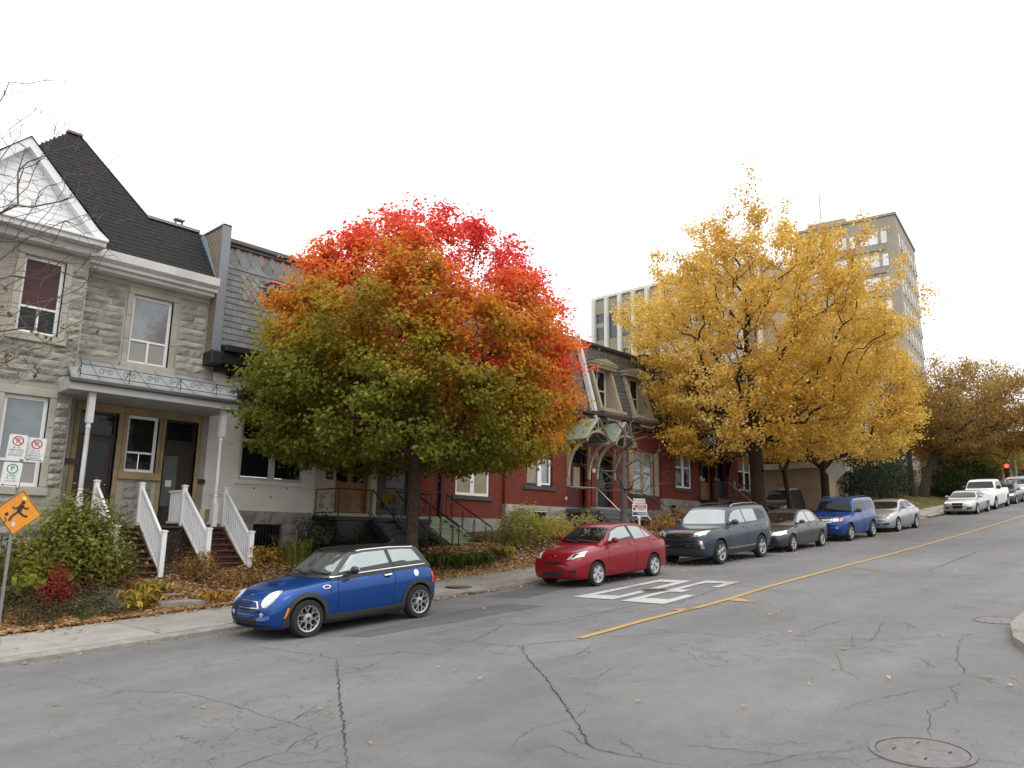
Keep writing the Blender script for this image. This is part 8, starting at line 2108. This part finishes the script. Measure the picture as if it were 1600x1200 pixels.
no_parking((4.36, 16.52, 1.43), [('23h - 7h', .04), ('SAUF LES', .038), ('DETENTEURS', .036), ('DE PERMIS', .036)], True)
p = Plate(sp, (4.01, 16.50, .94), fn, 'parking_sign', .30, .45, M_SIGNW, rot=-.05)
p.ring(0, .105, .072, .092, M_SIGNG); p.text('P', 0, .105, .13, M_SIGNB)
for i, (b, sz) in enumerate((('2 HRES', .046), ('9h - 23h', .044), ('LUN A VEN', .036))): p.text(b, 0, -.02 - i * .05, sz, M_SIGNB)
p.rect(-.10, .10, -.203, -.193, M_SIGNB, 'arrow')
for q in (-1, 1): p.shape('arrow_head', [(q * .13, -.198), (q * .095, -.18), (q * .095, -.216)], M_SIGNB)
d = Plate(sp, (4.20, 16.49, .25), (-.62, -.78, 0), 'warning_sign', .60, .60, M_SIGNO, rot=pi / 4 - .10, rad=.04)
dr = -(pi / 4 - .10)
def dp(x, y): return (x * cos(dr) - y * sin(dr), x * sin(dr) + y * cos(dr))
for sgn in ((-.285, -.285, .285, -.285), (.285, -.285, .285, .285), (.285, .285, -.285, .285), (-.285, .285, -.285, -.285)): d.line(*sgn, .012, M_SIGNB, 'border')
def fig(pts, w):
    for (a, b) in zip(pts[:-1], pts[1:]): d.line(*dp(*a), *dp(*b), w, M_SIGNB, 'figure_limb')
d.disc(*dp(.07, .185), .036, M_SIGNB, 'figure_head')
fig([(.06, .15), (.01, .02)], .085); fig([(.04, .12), (-.06, .07), (-.11, .10)], .03); fig([(.06, .12), (.14, .06), (.17, .10)], .03)
fig([(.01, .02), (-.09, -.06), (-.14, -.15)], .04); fig([(.01, .02), (.10, -.06), (.17, -.07)], .04)
d.disc(*dp(-.19, -.03), .034, M_SIGNB, 'ball'); fig([(-.22, -.08), (-.18, -.14), (-.23, -.20)], .016)
d.shape('sticker', [dp(.05, .30), dp(.12, .28), dp(.11, .23), dp(.04, .25)], mat('sticker_yellow', (.6, .6, .2), .6)); d.shape('sticker', [dp(-.08, -.17), dp(-.03, -.17), dp(-.03, -.25), dp(-.08, -.25)], M_SIGNW)

# rental sign in the garden of the red house
x, y = 25.9, 17.5; zb_ = F(gz(x, y))
rs = thing('rental_sign', 'white rental sign with red and navy bands in front of bare sapling', 'sign', (x, y, zb_))
mb = MB(); mb.box(x - .045, x + .045, y - .02, y + .02, zb_ - .1, .80); mb.box(x - .12, x + .12, y - .018, y + .018, .74, .81); link('post', mb, M_SIGNW, rs)
fn2 = (-.45, -.89, 0)
p = Plate(rs, (x, y - .03, 1.06), fn2, 'sign_board', .66, .50, M_SIGNW, rad=.04)
p.rect(-.17, .29, .075, .21, M_SIGNR, 'red_band'); p.rect(-.31, .29, -.20, -.085, M_SIGNNAVY, 'navy_band')
for i, (a, b, yy, hh) in enumerate(((-.09, .24, .155, .024), (-.12, .22, .105, .02), (-.10, .26, .035, .02), (-.05, .20, -.005, .014))): p.rect(a, b, yy, yy + hh, M_SIGNW if i < 2 else M_SIGNB, 'printed_line', .003)
for i in range(9): p.rect(-.09 + i * .042, -.062 + i * .042, -.165, -.12, M_SIGNW, 'printed_digit', .003)
p.shape('balloon', [(-.30, .10), (-.17, .10), (-.17, .06), (-.215, -.03), (-.255, -.03), (-.30, .06)], M_SIGNNAVY); p.rect(-.295, -.175, .085, .125, M_SIGNW, 'balloon_band', .003); p.rect(-.295, -.175, .128, .175, M_SIGNR, 'balloon_top', .002); p.text('RE/MAX', -.235, .105, .036, M_SIGNNAVY)
p2 = Plate(rs, (x - .02, y - .03, 1.42), fn2, 'top_board', .54, .18, M_SIGNW, rad=.02); p2.text('A LOUER', 0, 0, .125, M_SIGNB)

# back of a diamond sign beyond the blue car
x, y = 43.1, 16.2; zb_ = F(rz(x)) + .1
t = thing('sign_post', 'grey back of a diamond road sign beyond the bright blue car', 'sign post', (x, y, zb_))
mb = MB(); mb.tube([(x, y, zb_), (x, y, 4.4)], .03, 8); link('post', mb, M_POLE, t)
Plate(t, (x - .05, y - .02, 3.75), (-.72, -.69, 0), 'sign_plate', .82, .82, mat('sign_back', (.20, .185, .17), .6, metal=.3, var=.15), rot=pi / 4, rad=.05)
# iron fence along the yard
t = thing('iron_fence', 'low black iron fence before the buff parking wall', 'fence', (46, 17.0, F(rz(46)) + .1))
for i in range(34):
    x = 44.0 + i * .17; mb = MB(); mb.tube([(x, 17.0 + i * .02, F(rz(x)) + .1), (x, 17.0 + i * .02, F(rz(x)) + 1.2)], .013, 4); link('picket', mb, M_IRONP, t)
for dz in (.25, 1.05):
    mb = MB(); mb.tube([(44.0, 17.0, F(rz(44.0)) + dz), (49.7, 17.68, F(rz(49.7)) + dz)], .018, 5); link('rail', mb, M_IRONP, t)
# stair rail beyond the evergreens
t = thing('concrete_ramp', 'pale concrete ramp wall with black railing beyond the evergreens', 'ramp', (64, 21.5, F(gz(64, 21.5))))
z_ = F(gz(64, 21.5)); mb = MB(); mb.prism([(60, z_ - .3), (72, z_ - .3), (72, z_ + 1.6), (60, z_ + 3.4)], 21.4, 21.8, 'xz'); link('wall', mb, mat('pale_concrete', (.36, .35, .33), .9, var=.15), t)
for i in range(24):
    f = i / 23; mb = MB(); mb.tube([(60 + 12 * f, 21.6, z_ + 3.4 - 1.8 * f), (60 + 12 * f, 21.6, z_ + 4.5 - 1.8 * f)], .03, 4); link('baluster', mb, M_IRONP, t)
mb = MB(); mb.tube([(60, 21.6, z_ + 4.5), (72, 21.6, z_ + 2.7)], .05, 5); link('handrail', mb, M_WHITEP, t)

# traffic signal far up the street
x, y = 76.5, 14.25; zb_ = F(rz(x)) + .09
t = thing('traffic_signal', 'traffic signal showing a red light at the right edge', 'traffic light', (x, y, zb_))
mb = MB(); mb.tube([(x, y, zb_), (x, y, 7.0)], .09, 8); link('pole', mb, M_POLE, t, smooth=True)
mb = MB(); mb.box(x - .55, x - .15, y - .2, y + .2, 5.2, 6.75); o = link('housing', mb, mat('signal_housing', (.05, .05, .05), .6), t, bevel=.03)
for i, mt in enumerate((mat('signal_red_lit', (1., .045, .02), .4, emis=6.), mat('signal_amber', (.12, .07, .01), .4), mat('signal_green', (.01, .06, .03), .4))):
    mb = MB(); zc = 6.45 - i * .48; mb.lathe([(.17, 0), (.13, -.04), (.001, -.06)], (x - .55, y, zc), 'x', 16); link('lamp', mb, mt, o, smooth=True)
    mb = MB(); mb.lathe([(.19, .0), (.19, -.16)], (x - .55, y, zc), 'x', 16); link('visor', mb, mat('signal_housing', (0, 0, 0)), o, smooth=True)
x, y = 80.0, 14.4; zb_ = F(rz(x)) + .09
t = thing('utility_pole', 'pale wooden utility pole behind the traffic signal', 'utility pole', (x, y, zb_))
mb = MB(); mb.tube([(x, y, zb_), (x, y, 9.5)], [.17, .13], 10); link('shaft', mb, mat('weathered_pole', (.30, .26, .20), .9, var=.2), t, smooth=True)
mb = MB(); mb.box(x - .05, x + .05, y - .9, y + .9, 8.7, 8.82); link('crossarm', mb, mat('weathered_pole', (0, 0, 0)), t)
# low brick building at the top of the street
t = thing('brick_building', 'low orange brick building far up the street at the right edge', 'building', (112, 20, F(rz(112))), world=False)
mb = MB(); mb.box(0, 22, -2, 10, 0, 3.4); put('wall', mesh_of('wall', mb, mat('orange_brick_far', (.34, .14, .07), .9, var=.12)), t)
mb = MB(); mb.box(-.3, 22.3, -2.3, 10.3, 3.4, 3.8); put('roof', mesh_of('roof', mb, M_METAL), t)
for i in range(4):
    mb = MB(); mb.box(-.05, .02, -1 + i * 2.6, .4 + i * 2.6, 1.0, 2.5); put('window', mesh_of('window', mb, M_DKGLASS), t)
